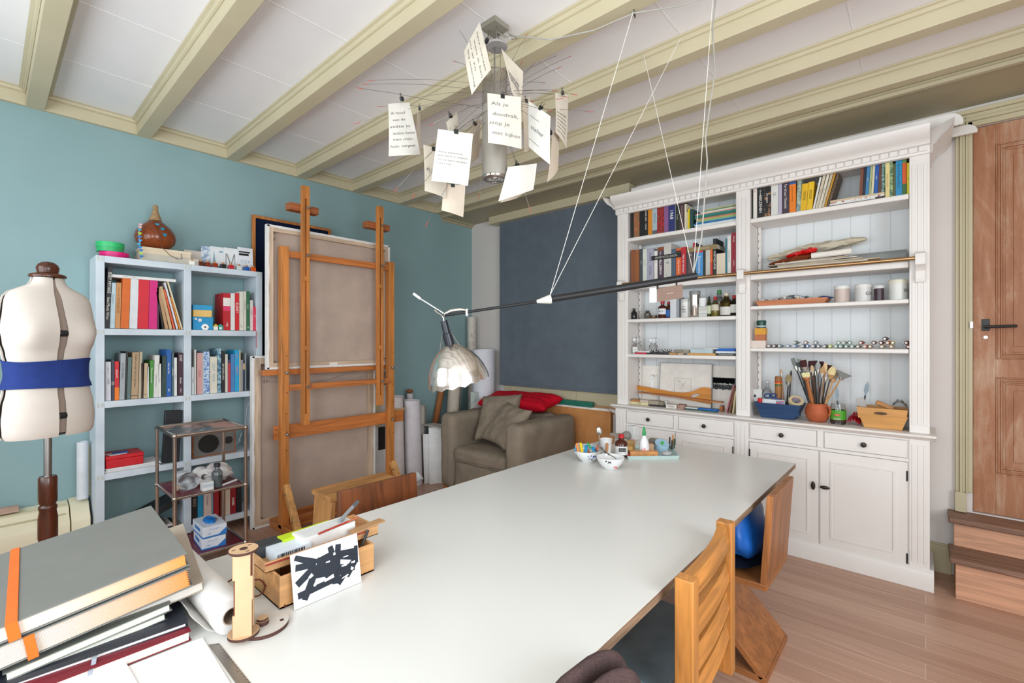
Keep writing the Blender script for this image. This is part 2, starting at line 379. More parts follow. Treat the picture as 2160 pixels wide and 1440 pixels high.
for k, (a, c) in enumerate([(1.503, 1.915), (1.05, 1.467), (.533, .945), (.075, .497)]):
    d = MB().box(CF-.004, CF+.3, a+.004, c-.004, .756, .858).build('drawer', M_CAB, cab, .003)
    kb = MB(); kb.lathe([(.005, 0), (.005, .012), (.013, .015), (.016, .022), (.012, .029), (0, .031)], T=basis((CF-.004, (a+c)/2, .807), (0, 1, 0), (0, 0, -1)) , n=16)
    kb.build('knob', M_DARKBRONZE, d)
for k, (a, c, hs) in enumerate([(1.488, 1.915, 1), (1.05, 1.484, 0), (.522, .945, 1), (.075, .518, 0)]):
    d = MB(); raised_panel(d, a+.003, c-.003, .118, .73, CF-.006, .055); d = d.build('door', M_CAB, cab, .002)
    hy = c-.004 if hs else a+.004
    for z in (.16, .65): MB().cyl((CF-.009, hy, z-.03), (CF-.009, hy, z+.03), .004, n=8).build('hinge', M_BLACK, d)
    py = a+.03 if hs else c-.03; p = MB()
    p.sphere((0, 0, 0), .028, 14, sx=.28, sy=1, sz=.42) if not hs else p.sphere((0, 0, 0), .028, 14, sx=.28, sy=.45, sz=1)
    p.v = [Vector((v.x+CF-.022, v.y+py, v.z+.5)) for v in p.v]; p.cyl((CF-.006, py, .5), (CF-.02, py, .5), .006, n=8)
    p.build('door_pull', M_DARKBRONZE, d)
# upper part
b = MB()
for a, c in YP: b.box(CU, CU+.022, a, c, .906, 2.6)
for y in (Y0+.004, .072-.02, .95, 1.03, 1.925, Y1-.02): b.box(CU+.02, CB, y, y+.016, .906, 2.6)
b.box(CU+.02, CB, .966, 1.03, .906, 2.6); b.box(CU, CU+.022, .0705, .9495, 2.555, 2.6); b.box(CU, CU+.022, 1.0455, 1.9195, 2.555, 2.6); b.box(CU+.02, CB, Y0, Y1, 2.585, 2.6)
for a, c in YP:
    for i in range(3):
        y = a+(c-a)*(i+.75)/3.5
        b.box(CU-.0035, CU, y-.0085, y+.0085, .95, 1.83 if 1 else 0); b.box(CU-.0035, CU, y-.0085, y+.0085, 1.97, 2.5)
b.build('upright_frame', M_CAB, cab, .002)
b = MB(); b.box(3.965, 3.975, Y0+.01, Y1-.01, .906, 2.59)
k = 0
while True:
    y = .06+k*.108; k += 1
    if y > 1.93: break
    b.box(3.9605, 3.965, y+.0025, y+.1055, .906, 2.59)
b.build('back_boards', M_CABIN, cab, .001)
for zt, th, a, c in ((2.34, .032, .072, .95), (1.935, .04, .072, .95), (1.706, .026, .072, .95), (1.404, .027, .072, .95),
                     (2.342, .032, 1.046, 1.925), (1.935, .04, 1.046, 1.925), (1.642, .03, 1.046, 1.925), (1.342, .028, 1.046, 1.925)):
    MB().box(CU+.004, 3.96, a, c, zt-th, zt).build('shelf', M_CAB, cab, .006)
for y in (.934, 1.905):                     # toothed strips that carry the shelves
    b = MB(); b.box(3.9, 3.955, y-.004, y+.012, .91, 2.3)
    z = .95
    while z < 2.3: b.box(3.885, 3.9, y-.006, y+.012, z, z+.038); z += .055
    b.build('shelf_rack', M_CAB, cab)
b = MB()                                    # cornice
b.prism([(CU, 2.6), (CU, 2.553), (CU-.014, 2.556), (CU-.018, 2.566), (CU-.018, 2.598), (CU-.04, 2.604), (CU-.046, 2.616), (CU-.066, 2.628), (CU-.094, 2.64), (CU-.118, 2.662), (CU-.13, 2.682), (CU-.13, 2.692), (CB, 2.692), (CB, 2.6)], Y0, Y1, 'y')
for sgn, ye in ((-1, Y0), (1, Y1)):
    pr = [(0, 2.553), (.014, 2.556), (.018, 2.566), (.018, 2.598), (.04, 2.604), (.046, 2.616), (.066, 2.628), (.094, 2.64), (.118, 2.662), (.13, 2.682), (.13, 2.692)]
    vs = []; n = len(pr)
    for q, z in pr: q *= .78 if sgn < 0 else .5; vs += [(CU-q*(1/.78 if sgn < 0 else 2), ye+sgn*q, z), (CB, ye+sgn*q, z)]
    vs += [(CU, ye, 2.692), (CB, ye, 2.692), (CU, ye, 2.553), (CB, ye, 2.553)]
    fs = [(2*i, 2*i+1, 2*i+3, 2*i+2) for i in range(n-1)]+[(2*n-2, 2*n-1, 2*n+1, 2*n)]
    fs += [tuple([2*i for i in range(n)]+[2*n]), tuple([2*i+1 for i in range(n)]+[2*n+1])]
    b.add(vs, fs)
b.build('cornice', M_CAB, cab)
b = MB(); y = Y0+.012                       # dentils
while y < Y1-.03: b.box(CU-.03, CU-.017, y, y+.036, 2.568, 2.598); y += .0445
b.build('dentil_moulding', M_CAB, cab)
r = MB(); r.cyl((3.625, .03, 1.94), (3.625, .995, 1.94), .0115); r.cyl((3.625, .995, 1.94), (3.625, 1.95, 1.94), .0115); r.build('ladder_rail', M_BRASS, cab)
for y in (.02, .998, 1.965):
    r = MB(); r.prism([(CU-.0035, 1.80), (CU-.02, 1.80), (CU-.03, 1.83), (CU-.026, 1.865), (CU-.04, 1.885), (CU-.07, 1.90), (CU-.075, 1.93), (CU-.07, 1.965), (CU-.05, 1.975), (CU-.0035, 1.975)], y-.023, y+.023, 'y')
    r.build('rail_bracket', M_CAB, cab, .002)
# boards lying on top of the dresser
def board(x, y0, y1, z, hh, rr, name, label):
    b = MB(); n = 8
    pts = [(y1, z), (y1, z+hh)]+[(y0+rr-rr*math.sin(a), z+hh-rr+rr*math.cos(a)) for a in [math.pi/2*i/n for i in range(n+1)]]+[(y0, z)]
    b.prism(pts, x, x+.022, 'x'); tag(b.build(name, M_CAB, None, .002), label, 'board')
board(3.70, -.165, 1.90, 2.694, .075, .06, 'shelf_board', 'long white shelf board with rounded end lying on top of the dresser')
board(3.90, -.235, .6, 2.694, .055, .05, 'shelf_board', 'shorter white board with rounded end behind the long one atop the dresser')
# ================================================================ WORK TABLE
M_TOP = noisy('table_laminate', '#dddbd6', '#e1dfda', 1.5, .26); M_PLY = wood('#9b7f66', 'x', .6, .6, 12)
tb = thing('work_table', 'long white laminate work table with plywood edge in the foreground', 'table', (1.45, 1.15, 0))
TX0, TX1, TY0, TY1, TZ = -.25, 3.14, .565, 1.742, .74
MB().box(TX0, TX1, TY0, TY1, TZ-.0015, TZ).build('laminate', M_TOP, tb)
MB().box(TX0, TX1, TY0, TY1, TZ-.028, TZ-.0016).build('tabletop', M_PLY, tb)
MB().box(.1, 2.85, .85, .89, .63, .711).box(.1, 2.85, 1.45, 1.49, .63, .711).box(.1, .14, .89, 1.45, .63, .711).box(2.81, 2.85, .89, 1.45, .63, .711).build('apron', M_WHITE, tb, .002)
for x in (.12, 2.78):
    for y in (.80, 1.48): MB().box(x, x+.06, y, y+.06, 0, .711).build('leg', M_WHITE, tb, .003)
# ================================================================ TRANSLUCENT SHELF UNIT
def m_frost():
    m, b, nt = base('frosted_plastic', '#c9d2da', .45); b.inputs['Subsurface Weight'].default_value = .0
    f = noisetex(nt, coords(nt), 5, 3); mixcol(nt, b, f, '#bcc6cf', '#d3dbe2', .3, .7); return m
M_FROST = m_frost(); M_CLIP = mt('#c4c5b8', .4)
SF, SB = 3.92, 4.185
su = thing('bookshelf', 'pale frosted plastic bookshelf unit with eight compartments against the blue wall', 'bookshelf', (.96, 4.05, 0))
b = MB()
for x0, x1 in ((.468, .511), (.937, .981), (1.414, 1.457)): b.box(x0, x1, SF, SB, 0, 1.997)
b.build('side_panels', M_FROST, su, .002)
for x0, x1 in ((.511, .937), (.981, 1.414)):
    for z1 in (1.997, 1.533, 1.067, .604, .14): MB().box(x0, x1, SF, SB, z1-.042, z1).build('shelf', M_FROST, su, .002)
b = MB()
for x in (.468, .937, 1.414):
    for z in (1.955, 1.491, 1.025, .562):
        for dx in (.006, .026):
            b.box(x+dx, x+dx+.009, SF-.0015, SF, z+.008, z+.034)
b.build('connector_clips', M_CLIP, su)
# ================================================================ ZIGZAG CHAIRS
def zigzag(label, loc, rz, wd, back_h, mcol, bx=.36, tilt=4):
    t = thing('zigzag_chair', label, 'chair', loc, rz)
    m = wood(mcol, 'y', .78, .4); mv = wood(mcol, 'z', .68, .4); th = .026
    W2 = wd/2; T = wm(t)
    def pb(name, p0, p1, mm):
        b = MB(); b.T = T; p0 = Vector((0,)+p0); p1 = Vector((0,)+p1); b.bar(p0, p1, th, wd, up=(1, 0, 0)); return b.build(name, mm, t, .002)
    # side profile in (y, z): y grows towards the seat front
    pb('base_board', (0, th/2), (.40, th/2), m)
    pb('diagonal_board', (.015, th*.75), (.385, .42-th*.75), m)
    pb('seat', (.0, .42-th/2), (.40, .42-th/2), m)
    k = math.tan(R(tilt)); pb('backrest', (.013, .42), (.013-(back_h-.42)*k, back_h), mv)
    return t
zigzag('reddish brown zigzag chair at the far right end of the white table', (2.385, .50, 0), 0, .40, .80, '#a0663a')
zigzag('dark walnut zigzag chair on the left side of the white table', (1.225, 1.90, 0), R(180), .41, .795, '#7a4526')
# cushions on the right-hand zigzag chair
def blob(name, label, cat, c, rx, ry, rz, mat, T=None, seed=0, amp=.12, flat=.7, group=None):
    b = MB()
    def fn(u, v):
        a = 2*math.pi*u; p = math.pi*(v-.5); cx, sx_ = math.cos(a), math.sin(a); e = flat
        x = math.copysign(abs(cx)**e, cx)*math.cos(p)**.6; y = math.copysign(abs(sx_)**e, sx_)*math.cos(p)**.6; z = math.sin(p)
        n = 1+amp*noise.noise(Vector((x*2+seed, y*2, z*2)))
        return Vector((x*rx*n, y*ry*n, z*rz*n))
    b.grid(40, 18, fn, T=(Matrix.Translation(Vector(c)) @ (T or Matrix())))
    return tag(b.build(name, mat, None, 0, 80), label, cat, group)
M_NAVY = fabric('#0a1226', 300); M_BLUEC = mt('#0f4f96', .42)
blob('cushion', 'flat black cushion lying on the seat of the reddish zigzag chair', 'cushion', (2.385, .72, .449), .18, .17, .026, M_NAVY, seed=3)
blob('cushion', 'shiny royal blue cushion propped on the black cushion of the zigzag chair', 'cushion', (2.37, .625, .585), .19, .062, .118, mt('#1560b8', .4), rot(-16), seed=5)
blob('cushion', 'teal blue cushion standing behind the royal blue one under the table edge', 'cushion', (2.40, .745, .585), .19, .04, .112, mt('#2b86a0', .5), rot(-8), seed=8)
# ================================================================ OAK SLAT CHAIR
oc = thing('slat_back_chair', 'chunky honey oak chair with horizontal back slats pushed against the table side', 'chair', (1.545, .62, 0))
OM = wood('#bf8040', 'z', .78, .42); OMX = wood('#bf8040', 'x', .78, .42)
yb = .52
for x0, x1, zt_, yc in ((1.262, 1.305, .80, .492), (1.70, 1.742, .822, .523)):
    b = MB(); b.box(x0, x1, yc-.026, yc+.026, .30, zt_); b.build('back_post', OM, oc, .003)
    b = MB(); b.bar(((x0+x1)/2+(.06 if x0 < 1.5 else -.06), .60, 0), ((x0+x1)/2+(.05 if x0 < 1.5 else -.05), .58, .429), .04, .04, (0, 1, 0)); b.build('rear_leg', OM, oc, .003)
def slat(z, h, name='back_slat', bow=.018, top=False):
    b = MB(); n = 10; x0, x1 = 1.3055, 1.6995; vs = []; fs = []
    for i in range(n+1):
        u = i/n; x = x0+(x1-x0)*u; y = .492+.031*u-bow*math.sin(math.pi*u); rise = .018*max(0, (u-.72)/.28)**2 if top else 0
        for (dy, dz) in ((-.020, 0), (.014, 0), (.020, h+rise), (-.010, h+rise)): vs.append((x, y+dy, z+dz))
    for i in range(n):
        for j in range(4): fs.append((4*i+j, 4*i+(j+1) % 4, 4*i+4+(j+1) % 4, 4*i+4+j))
    fs += [(0, 1, 2, 3), (4*n, 4*n+1, 4*n+2, 4*n+3)]
    b.add(vs, fs); b.build(name, OMX, oc, .002)
slat(.745, .052, 'top_rail', .008, True); slat(.628, .062, bow=.008); slat(.53, .058, bow=.008); slat(.432, .058, bow=.008)
b = MB(); b.box(1.27, 1.735, .553, .95, .43, .455); b.build('seat', noisy('worn_blue_leather', '#5f7078', '#77878d', 7, .3, .1), oc, .008, seg=3)
b = MB(); b.box(1.30, 1.705, .555, .575, .37, .429); b.box(1.31, 1.69, .91, .94, .37, .429); b.box(1.28, 1.30, .575, .91, .37, .429); b.box(1.705, 1.725, .575, .91, .37, .429); b.build('seat_rail', OMX, oc, .002)
for x in (1.27, 1.69): MB().box(x, x+.045, .905, .95, 0, .429).build('front_leg', OM, oc, .003)
# ================================================================ WOOL CHAIR (only its back shows)
wc = thing('upholstered_chair', 'dark brown wool upholstered chair back at the near right edge of the table', 'chair', (.71, .5, 0))
M_WOOL = fabric('#4a3a38', 500, .95, .25, .8)
def rounded_back(x0, x1, y, z0, z1, t, lean=.05):
    b = MB()
    def fn(u, v):
        a = 2*math.pi*u; ca, sa = math.cos(a), math.sin(a)
        k = (v-.5)*math.pi; w = math.cos(k)**.35; s_ = math.sin(k)
        px = math.copysign(abs(ca)**.45, ca)*w; pz = math.copysign(abs(sa)**.45, sa)*w
        x = (x0+x1)/2+px*(x1-x0)/2; z = (z0+z1)/2+pz*(z1-z0)/2
        bow = .035*(1-px*px)
        return Vector((x, y+bow-(z-z0)*lean*1.2+s_*t/2, z))
    b.grid(48, 14, fn); return b
rounded_back(.52, .900, .488, .40, .835, .045).build('backrest', M_WOOL, wc, 0, 80)
rounded_back(.50, .88, .445, .38, .83, .04).build('back_shell', M_WOOL, wc, 0, 80)
b = MB(); b.box(.47, .87, .5, .92, .38, .46); b.build('seat', M_WOOL, wc, .03, seg=4)
for x, y in ((.49, .5), (.85, .5), (.49, .9), (.85, .9)): MB().cyl((x, y, 0), (x, y, .39), .012, .016).build('leg', M_BLACK, wc)
# ================================================================ STEP STOOL
st = thing('wooden_stool', 'small solid beech stool with a handle slot beside the easel', 'stool', (1.73, 2.98, 0))
SM = wood('#c9935a', 'x', .8, .5)
b = MB(); 
for x0, x1, y0, y1 in ((1.47, 2.02, 2.855, 2.965), (1.47, 2.02, 2.995, 3.11), (1.47, 1.65, 2.965, 2.995), (1.82, 2.02, 2.965, 2.995)): b.box(x0, x1, y0, y1, .42, .45)
b.build('seat', SM, st)
for x, k in ((1.485, -.03), (1.975, .03)):
    b = MB(); b.add([(x+k, 2.865, 0), (x+.03+k, 2.865, 0), (x+.03+k, 3.1, 0), (x+k, 3.1, 0), (x, 2.865, .42), (x+.03, 2.865, .42), (x+.03, 3.1, .42), (x, 3.1, .42)], [(0, 3, 2, 1), (4, 5, 6, 7), (0, 1, 5, 4), (1, 2, 6, 5), (2, 3, 7, 6), (3, 0, 4, 7)])
    b.build('leg', wood('#c9935a', 'z', .8, .5), st, .003)
MB().box(1.515, 1.975, 2.97, 2.99, .32, .42).build('stretcher', SM, st, .002)
# ================================================================ EASEL
ez = thing('studio_easel', 'tall orange pine studio easel with two sliding masts and wing nuts', 'easel', (1.98, 3.66, 0))
EM = wood('#c67d3e', 'z', .8, .4); EX = wood('#c0733a', 'x', .8, .4); ey = 3.66
L0, L1, Q0, Q1 = 1.487, 1.547, 2.432, 2.492
for x0, x1 in ((L0, L1), (Q0, Q1)):
    b = MB(); b.box(x0, x1, ey-.02, ey+.035, .03, 2.175); p = b.build('upright', EM, ez, .003)
    h = MB()
    for z in (.62, .76, .9, 1.06, 1.2, 1.34): h.cyl(((x0+x1)/2+.012, ey-.0208, z), ((x0+x1)/2+.012, ey-.0195, z), .0045, n=10)
    h.build('peg_holes', M_BLACK, p)
def xbar(name, x0, x1, z0, z1, y, t, m=EX): return MB().box(x0, x1, y-t/2, y+t/2, z0, z1).build(name, m, ez, .003)
xbar('top_crossbar', L1, Q0, 2.095, 2.145, ey, .03)
xbar('crossbar', L1, Q0+.01, 1.075, 1.12, ey-.028, .022)
xbar('canvas_ledge', L0-.10, Q1-.0, 1.192, 1.235, ey+.085, .075)
xbar('lower_crossbar', L0-.03, Q1+.14, .70, .805, ey+.048, .025)
masts = []
for x, zt, zb in ((1.66, 2.66, .80), (2.325, 2.645, .885)):
    b = MB(); cuts = [zb, zb+.09, 1.38, 1.42, 1.92, 1.96, zt-.1, zt]
    for i_, (za_, zb_) in enumerate(zip(cuts, cuts[1:])):
        if i_ % 2 == 0: b.box(x-.03, x+.03, ey-.055, ey-.022, za_, zb_)
        else: b.box(x-.03, x-.006, ey-.055, ey-.022, za_, zb_); b.box(x+.006, x+.03, ey-.055, ey-.022, za_, zb_); b.box(x-.006, x+.006, ey-.036, ey-.022, za_, zb_)
    mo = b.build('mast', EM, ez, .002)
    h = MB(); h.box(x-.11, x+.12, ey-.018, ey+.06, zt-.195, zt-.14); h.build('canvas_clamp', wood('#b5683a', 'x', .7, .5), mo, .003)
    for z in (2.12, 1.1, zt-.17):
        n = MB(); n.cyl((x+.012, ey-.056, z), (x+.012, ey-.085, z), .007, n=8); n.bar((x-.012, ey-.075, z-.01), (x+.036, ey-.075, z+.012), .012, .004); n.sphere((x+.012, ey-.06, z), .012, 8)
        n.build('wing_nut', M_STEEL, mo)
for x in (L0, Q0):
    b = MB(); b.box(x, x+.06, ey-.28, ey+.20, .0, .06) ; b.build('foot', wood('#c67d3e', 'y', .78, .45), ez, .003)
    b = MB(); b.bar((x+.03, ey-.24, .06), (x+.03, ey-.03, .36), .045, .045, (1, 0, 0)); o = b.build('brace', wood('#d9a062', 'z', .8, .5), ez, .003)
    n = MB()
    for (yy, z) in ((ey-.20, .125), (ey-.075, .30)): n.cyl((x-.002+.008, yy, z), (x+.001, yy, z), .008, n=8); n.cyl((x+.052, yy, z), (x+.062, yy, z), .008, n=8)
    n.build('bolt', M_STEEL, o)
xbar('foot_crossbar', L1, Q0, .04, .11, ey+.1, .04)
xbar('foot_crossbar', L1, Q0, .04, .11, ey-.05, .04)
for x in (L1-.02, Q1-.025):
    for z in (.74, 1.21): n = MB(); n.sphere((x, ey-.025, z), .012, 8); n.bar((x-.015, ey-.028, z+.01), (x+.015, ey-.028, z-.008), .01, .008); n.build('clamp_bolt', M_STEEL, ez)
# ================================================================ CANVASES, PINBOARD
M_LINEN = fabric('#bfab9d', 900, .9, .05, .25); M_PRIMED = noisy('primed_canvas_edge', '#e2e0dd', '#efedea', 14, .7, .2); M_BARWOOD = wood('#cdb59c', 'z', .85, .6); M_BARX = wood('#cdb59c', 'x', .85, .6)
def canvas(name, label, x0, x1, y, z0, z1, lean=0, wd=.045, t=.035, key=True, grey=False, org=None):
    o = thing(name, label, 'canvas', ((x0+x1)/2, y, z0)); o.rotation_euler = (R(-lean), 0, 0)
    T = wm(o); W2 = (x1-x0)/2; hh = z1-z0
    def mk(nm, fn, m, par=o, bv=0):
        b = MB(); b.T = T; fn(b); return b.build(nm, m, par, bv)
    mk('linen', lambda b: b.box(-W2, W2, t-.003, t, 0, hh), M_LINEN)
    def edge(b):
        b.box(-W2-.003, -W2, -.004, t, -.003, hh+.003); b.box(W2, W2+.003, -.004, t, -.003, hh+.003); b.box(-W2, W2, -.004, t, hh, hh+.003); b.box(-W2, W2, -.004, t, -.003, 0)
        k = .016
        def rag(x, s): return k*(.9+.35*noise.noise(Vector((x*9, s, y))))
        n = 40
        for side in range(4):
            for i in range(n):
                u = i/n; v = (i+1)/n
                if side < 2:
                    za, zb_ = u*hh, v*hh; q = rag(za, side); xx = (-W2, -W2+q) if side == 0 else (W2-q, W2); b.box(xx[0], xx[1], -.0045, -.0015, za, zb_)
                else:
                    xa, xb = -W2+u*2*W2, -W2+v*2*W2; q = rag(xa, side); zz = (0, q) if side == 2 else (hh-q, hh); b.box(xa, xb, -.0045, -.0015, zz[0], zz[1])
    mk('primed_edge', edge, M_PRIMED)
    ms, mx_ = (M_BARWOOD, M_BARX)
    for a, c in ((-W2, -W2+wd), (W2-wd, W2)): mk('stretcher_bar', lambda b: b.box(a, c, -.001, t-.006, 0, hh), mt('#a9a49f', .7) if grey else ms)
    for a, c in ((0, wd), (hh-wd, hh)): mk('stretcher_bar', lambda b: b.box(-W2+wd, W2-wd, -.001, t-.006, a, c), mx_)
    if key:
        def ks(b):
            for sx in (-1, 1):
                for sz in (0, 1):
                    px = sx*(W2-wd-.012); pz = hh-wd-.012 if sz else wd+.012
                    b.cyl((px, .01, pz), (px, -.012, pz), .004, n=6); b.sphere((px, -.012, pz), .006, 6); b.cyl((px-sx*.0, .01, pz-.05), (px, .01, pz-.03), .003, n=6)
        mk('canvas_keys', ks, M_STEEL)
    return o
c1 = canvas('stretched_canvas', 'large stretched canvas standing on the easel, its linen back showing', 1.417, 2.492, 3.722, 1.2395, 2.335)
b = MB(); b.box(1.91, 1.98, 3.7195, 3.7205, 1.248, 1.275); b.build('paper_label', M_PAPER, c1)
c2 = canvas('stretched_canvas', 'tall unprimed canvas leaning on the blue wall behind the easel', 1.365, 2.43, 3.868, .005, 1.335, lean=0, wd=.06, t=.04)
b = MB(); b.tube([(1.46, 3.866, 1.14), (1.7, 3.862, 1.1), (1.98, 3.862, 1.12), (2.3, 3.866, 1.2)], .0012, 4)
for p in ((1.46, 3.866, 1.14), (2.3, 3.866, 1.2)): b.sphere(p, .011, 8)
b.build('hanging_wire', M_STEEL, c2)
pb = thing('pinboard', 'dark navy board in a thin orange wood frame leaning behind the easel canvas', 'board', (1.79, 4.12, 1.26))
p0 = onY(527, 450, 4.15); p1 = onY(697, 485, 4.15); x0, x1, zt = max(1.462, p0.x), p1.x, (p0.z+p1.z)/2
MB().box(x0+.02, x1-.02, 4.145, 4.16, .02, zt-.02).build('panel', fabric('#101b36', 300), pb)
b = MB(); b.box(x0, x0+.024, 4.135, 4.165, 0, zt); b.box(x1-.024, x1, 4.135, 4.165, 0, zt); b.box(x0+.024, x1-.024, 4.135, 4.165, zt-.024, zt); b.box(x0+.024, x1-.024, 4.135, 4.165, 0, .024)
b.build('frame', wood('#b8743a', 'z', .8, .5), pb, .002)
# ================================================================ ROLLER BLIND
rb = thing('roller_blind', 'large slate grey roller blind pulled down over the window beside the dresser', 'blind', (3.93, 2.85, .955))
M_BL = fabric('#666f78', 600, .9, .05, .3)
b = MB(); b.sheet(4, 4, lambda u, v: Vector((3.925, 2.145+u*1.395+.0*v+ (1-0)*0, .975+v*1.87)), .0015); 
MB().box(3.9245, 3.926, 2.15, 3.60+.06, .985, 2.85).build('cloth', M_BL, rb)
MB().box(3.918, 3.932, 2.15, 3.66, .955, .985).build('bottom_bar', M_BL, rb, .004)
b = MB()
for k in range(130): b.sphere((3.915, 2.10+(.006 if k > 125 else 0), 2.80-.0115*k), .0035, 5)
b.tube([(3.915, 2.085, 2.8), (3.915, 2.085, 1.32), (3.915, 2.0925, 1.30), (3.915, 2.10, 1.32)], .0008, 4)
b.build('bead_chain', mt('#d8d2c8', .5), rb)
# ================================================================ CONVECTOR HEATER
hb = thing('convector_heater', 'long cream painted convector heater low along the blue wall', 'heater', (-.3, 4.12, 0))
M_HEAT = noisy('yellowed_cream_enamel', '#ddd2b4', '#e6dcc0', 4, .4)
b = MB(); b.prism([(4.02, .10), (4.02, .30), (4.03, .325), (4.06, .345), (4.10, .40), (4.19, .42), (4.19, .08), (4.03, .08)], XL+.02, .36, 'x'); b.build('casing', M_HEAT, hb, .003)
b = MB(); b.prism([(4.01, .09), (4.01, .31), (4.02, .335), (4.05, .36), (4.10, .41), (4.192, .43), (4.192, .08), (4.02, .07)], .365, .455, 'x'); b.build('end_cap', M_HEAT, hb, .004)
b = MB()
for k in range(2): b.box(XL+.05, .34, 4.065+k*.05, 4.075+k*.05, .36+k*.04, .366+k*.044)
b.box(XL+.1, .1, 4.10, 4.15, 0, .09); b.build('grille', mt('#c3b998', .5), hb)
# ================================================================ BOOKS
def bframe(face, px, plane, z):
    if face == 'X': p = onX(px, 700, plane); return basis((plane, p.y, z), (0, -1, 0), (1, 0, 0))
    p = onY(px, 700, plane); return basis((p.x, plane, z), (1, 0, 0), (0, 1, 0))
def book_mesh(w, d, h, text=None, band=None, th=.0022, over=.003):
    b = MB(); th = min(th, w*.2)
    b.box(0, th, 0, d, 0, h, 0); b.box(w-th, w, 0, d, 0, h, 0); b.box(th, w-th, 0, th, 0, h, 0)
    b.box(th, w-th, th, d-.004, over*.6, h-over, 1)
    if band:
        for z0, z1, mi in band: b.box(-.0004, w+.0004, -.0005, th*.5, z0*h, z1*h, mi)
    if text:
        n = len(text)
        for (s, zc, zl, wf) in text:
            T = Matrix.Translation((w/2, -.0007, zc*h)) @ Matrix(((0, 1, 0, 0), (0, 0, -1, 0), (-1, 0, 0, 0), (0, 0, 0, 1)))
            b.text(s, T, h=w*wf, w=h*zl, m=2)
    return b
def cmat(c):
    if not isinstance(c, str): return c
    return mt(c, .5)
ALLB = []
def row(face, plane, z0, where, group, items, d=.17):
    prev = None; z0 += .0009
    for it in items:
        l, r, top, c, desc = it[:5]; o = it[5] if len(it) > 5 else {}
        pl = plane+o.get('dy', 0); z = o.get('z', z0)
        T = bframe(face, l, pl, z)
        if face == 'X': w = onX(l, 700, pl).y-onX(r, 700, pl).y; h = onX((l+r)/2, top, pl).z-z
        else: w = onY(r, 700, pl).x-onY(l, 700, pl).x; h = onY((l+r)/2, top, pl).z-z
        ln = o.get('lean', 0); w = max(w-.0006, .003)
        if ln:
            h = h/math.cos(R(ln)); w = w*math.cos(R(ln))
            # a leaning book rests on the corner it leans towards
            if ln > 0: T = T @ Matrix.Translation((w/math.cos(R(ln)), 0, 0)) @ Matrix.Rotation(R(ln), 4, 'Y') @ Matrix.Translation((-w, 0, 0))
            else: T = T @ Matrix.Rotation(R(ln), 4, 'Y')
        tx = o.get('t'); tcol = o.get('tc', '#f2efe8'); bands = []; mats = [cmat(c), o.get('pm', M_PAGES), mt(tcol, .6)]
        for bd in o.get('band', []): mats.append(cmat(bd[2])); bands.append((bd[0], bd[1], len(mats)-1))
        if tx is None: tx = []
        elif isinstance(tx, str): tx = [(tx, .55, .72, .5)]
        b = book_mesh(w, o.get('d', d), h, tx, bands)
        b.v = [T @ v for v in b.v]
        ob = b.build(o.get('name', 'book'), mats, None, 0, 30)
        rel = o.get('rel') or ('%s, next to the %s' % (where, prev) if prev else '%s, first from the left' % where)
        lab = desc+' '+rel
        for alt in (desc+' '+where+', by the '+(prev or '').split(' with ')[0], desc+' '+where.replace('shelf compartment', 'compartment')+', by '+(prev or '').split(' with ')[0], desc+' '+where):
            if len(lab.split()) <= 16: break
            lab = alt
        tag(ob, lab, o.get('cat', 'book'), group); prev = o.get('short', desc)
        ALLB.append(lab)
def flat(face, l, r, plane, z0, z1, c, name, label, cat, group, d=.2, dy=0, t=None, tc='#f0ece4', rz=0, pm=None, wf=.5, bookish=True):
    # a book or box lying flat with its long side to the front
    pl = plane+dy; T = bframe(face, l, pl, z0)
    w = (onX(l, 700, pl).y-onX(r, 700, pl).y) if face == 'X' else (onY(r, 700, pl).x-onY(l, 700, pl).x)
    h = z1-z0; b = MB(); th = min(.0016, h*.2)
    if bookish:
        b.box(0, w, 0, d, 0, th, 0); b.box(0, w, 0, d, h-th, h, 0); b.box(0, w, 0, th, th, h-th, 0); b.box(.003, w-.003, th, d-.003, th, h-th, 1)
    else: b.box(0, w, 0, d, 0, h, 0)
    if t: b.text(t, Matrix.Translation((w/2, -.0007, h/2)) @ rot(90), h=h*wf, w=w*.75, m=2)
    T = T @ Matrix.Translation((w/2, d/2, 0)) @ rot(0, 0, rz) @ Matrix.Translation((-w/2, -d/2, 0))
    b.v = [T @ v for v in b.v]
    return tag(b.build(name, [cmat(c), pm or M_PAGES, mt(tc, .6)], None, 0 if bookish else .0012, 30), label, cat, group)
M_FLOR = speck('#4d6b4a', '#c4552f', 120, .42, .58, .5, '#d8a05a'); M_REDBK = speck('#b3242a', '#1a1518', 90, .45, .6, .5, '#e0b060'); M_BLUEFL = speck('#3f6fb5', '#d6e4ee', 110, .4, .6); M_WAVE = speck('#31617f', '#a9cbd0', 45, .4, .6); M_MARB = speck('#3b2b21', '#7b6245', 140, .4, .65)
G = 'books on the top left shelf of the dresser'
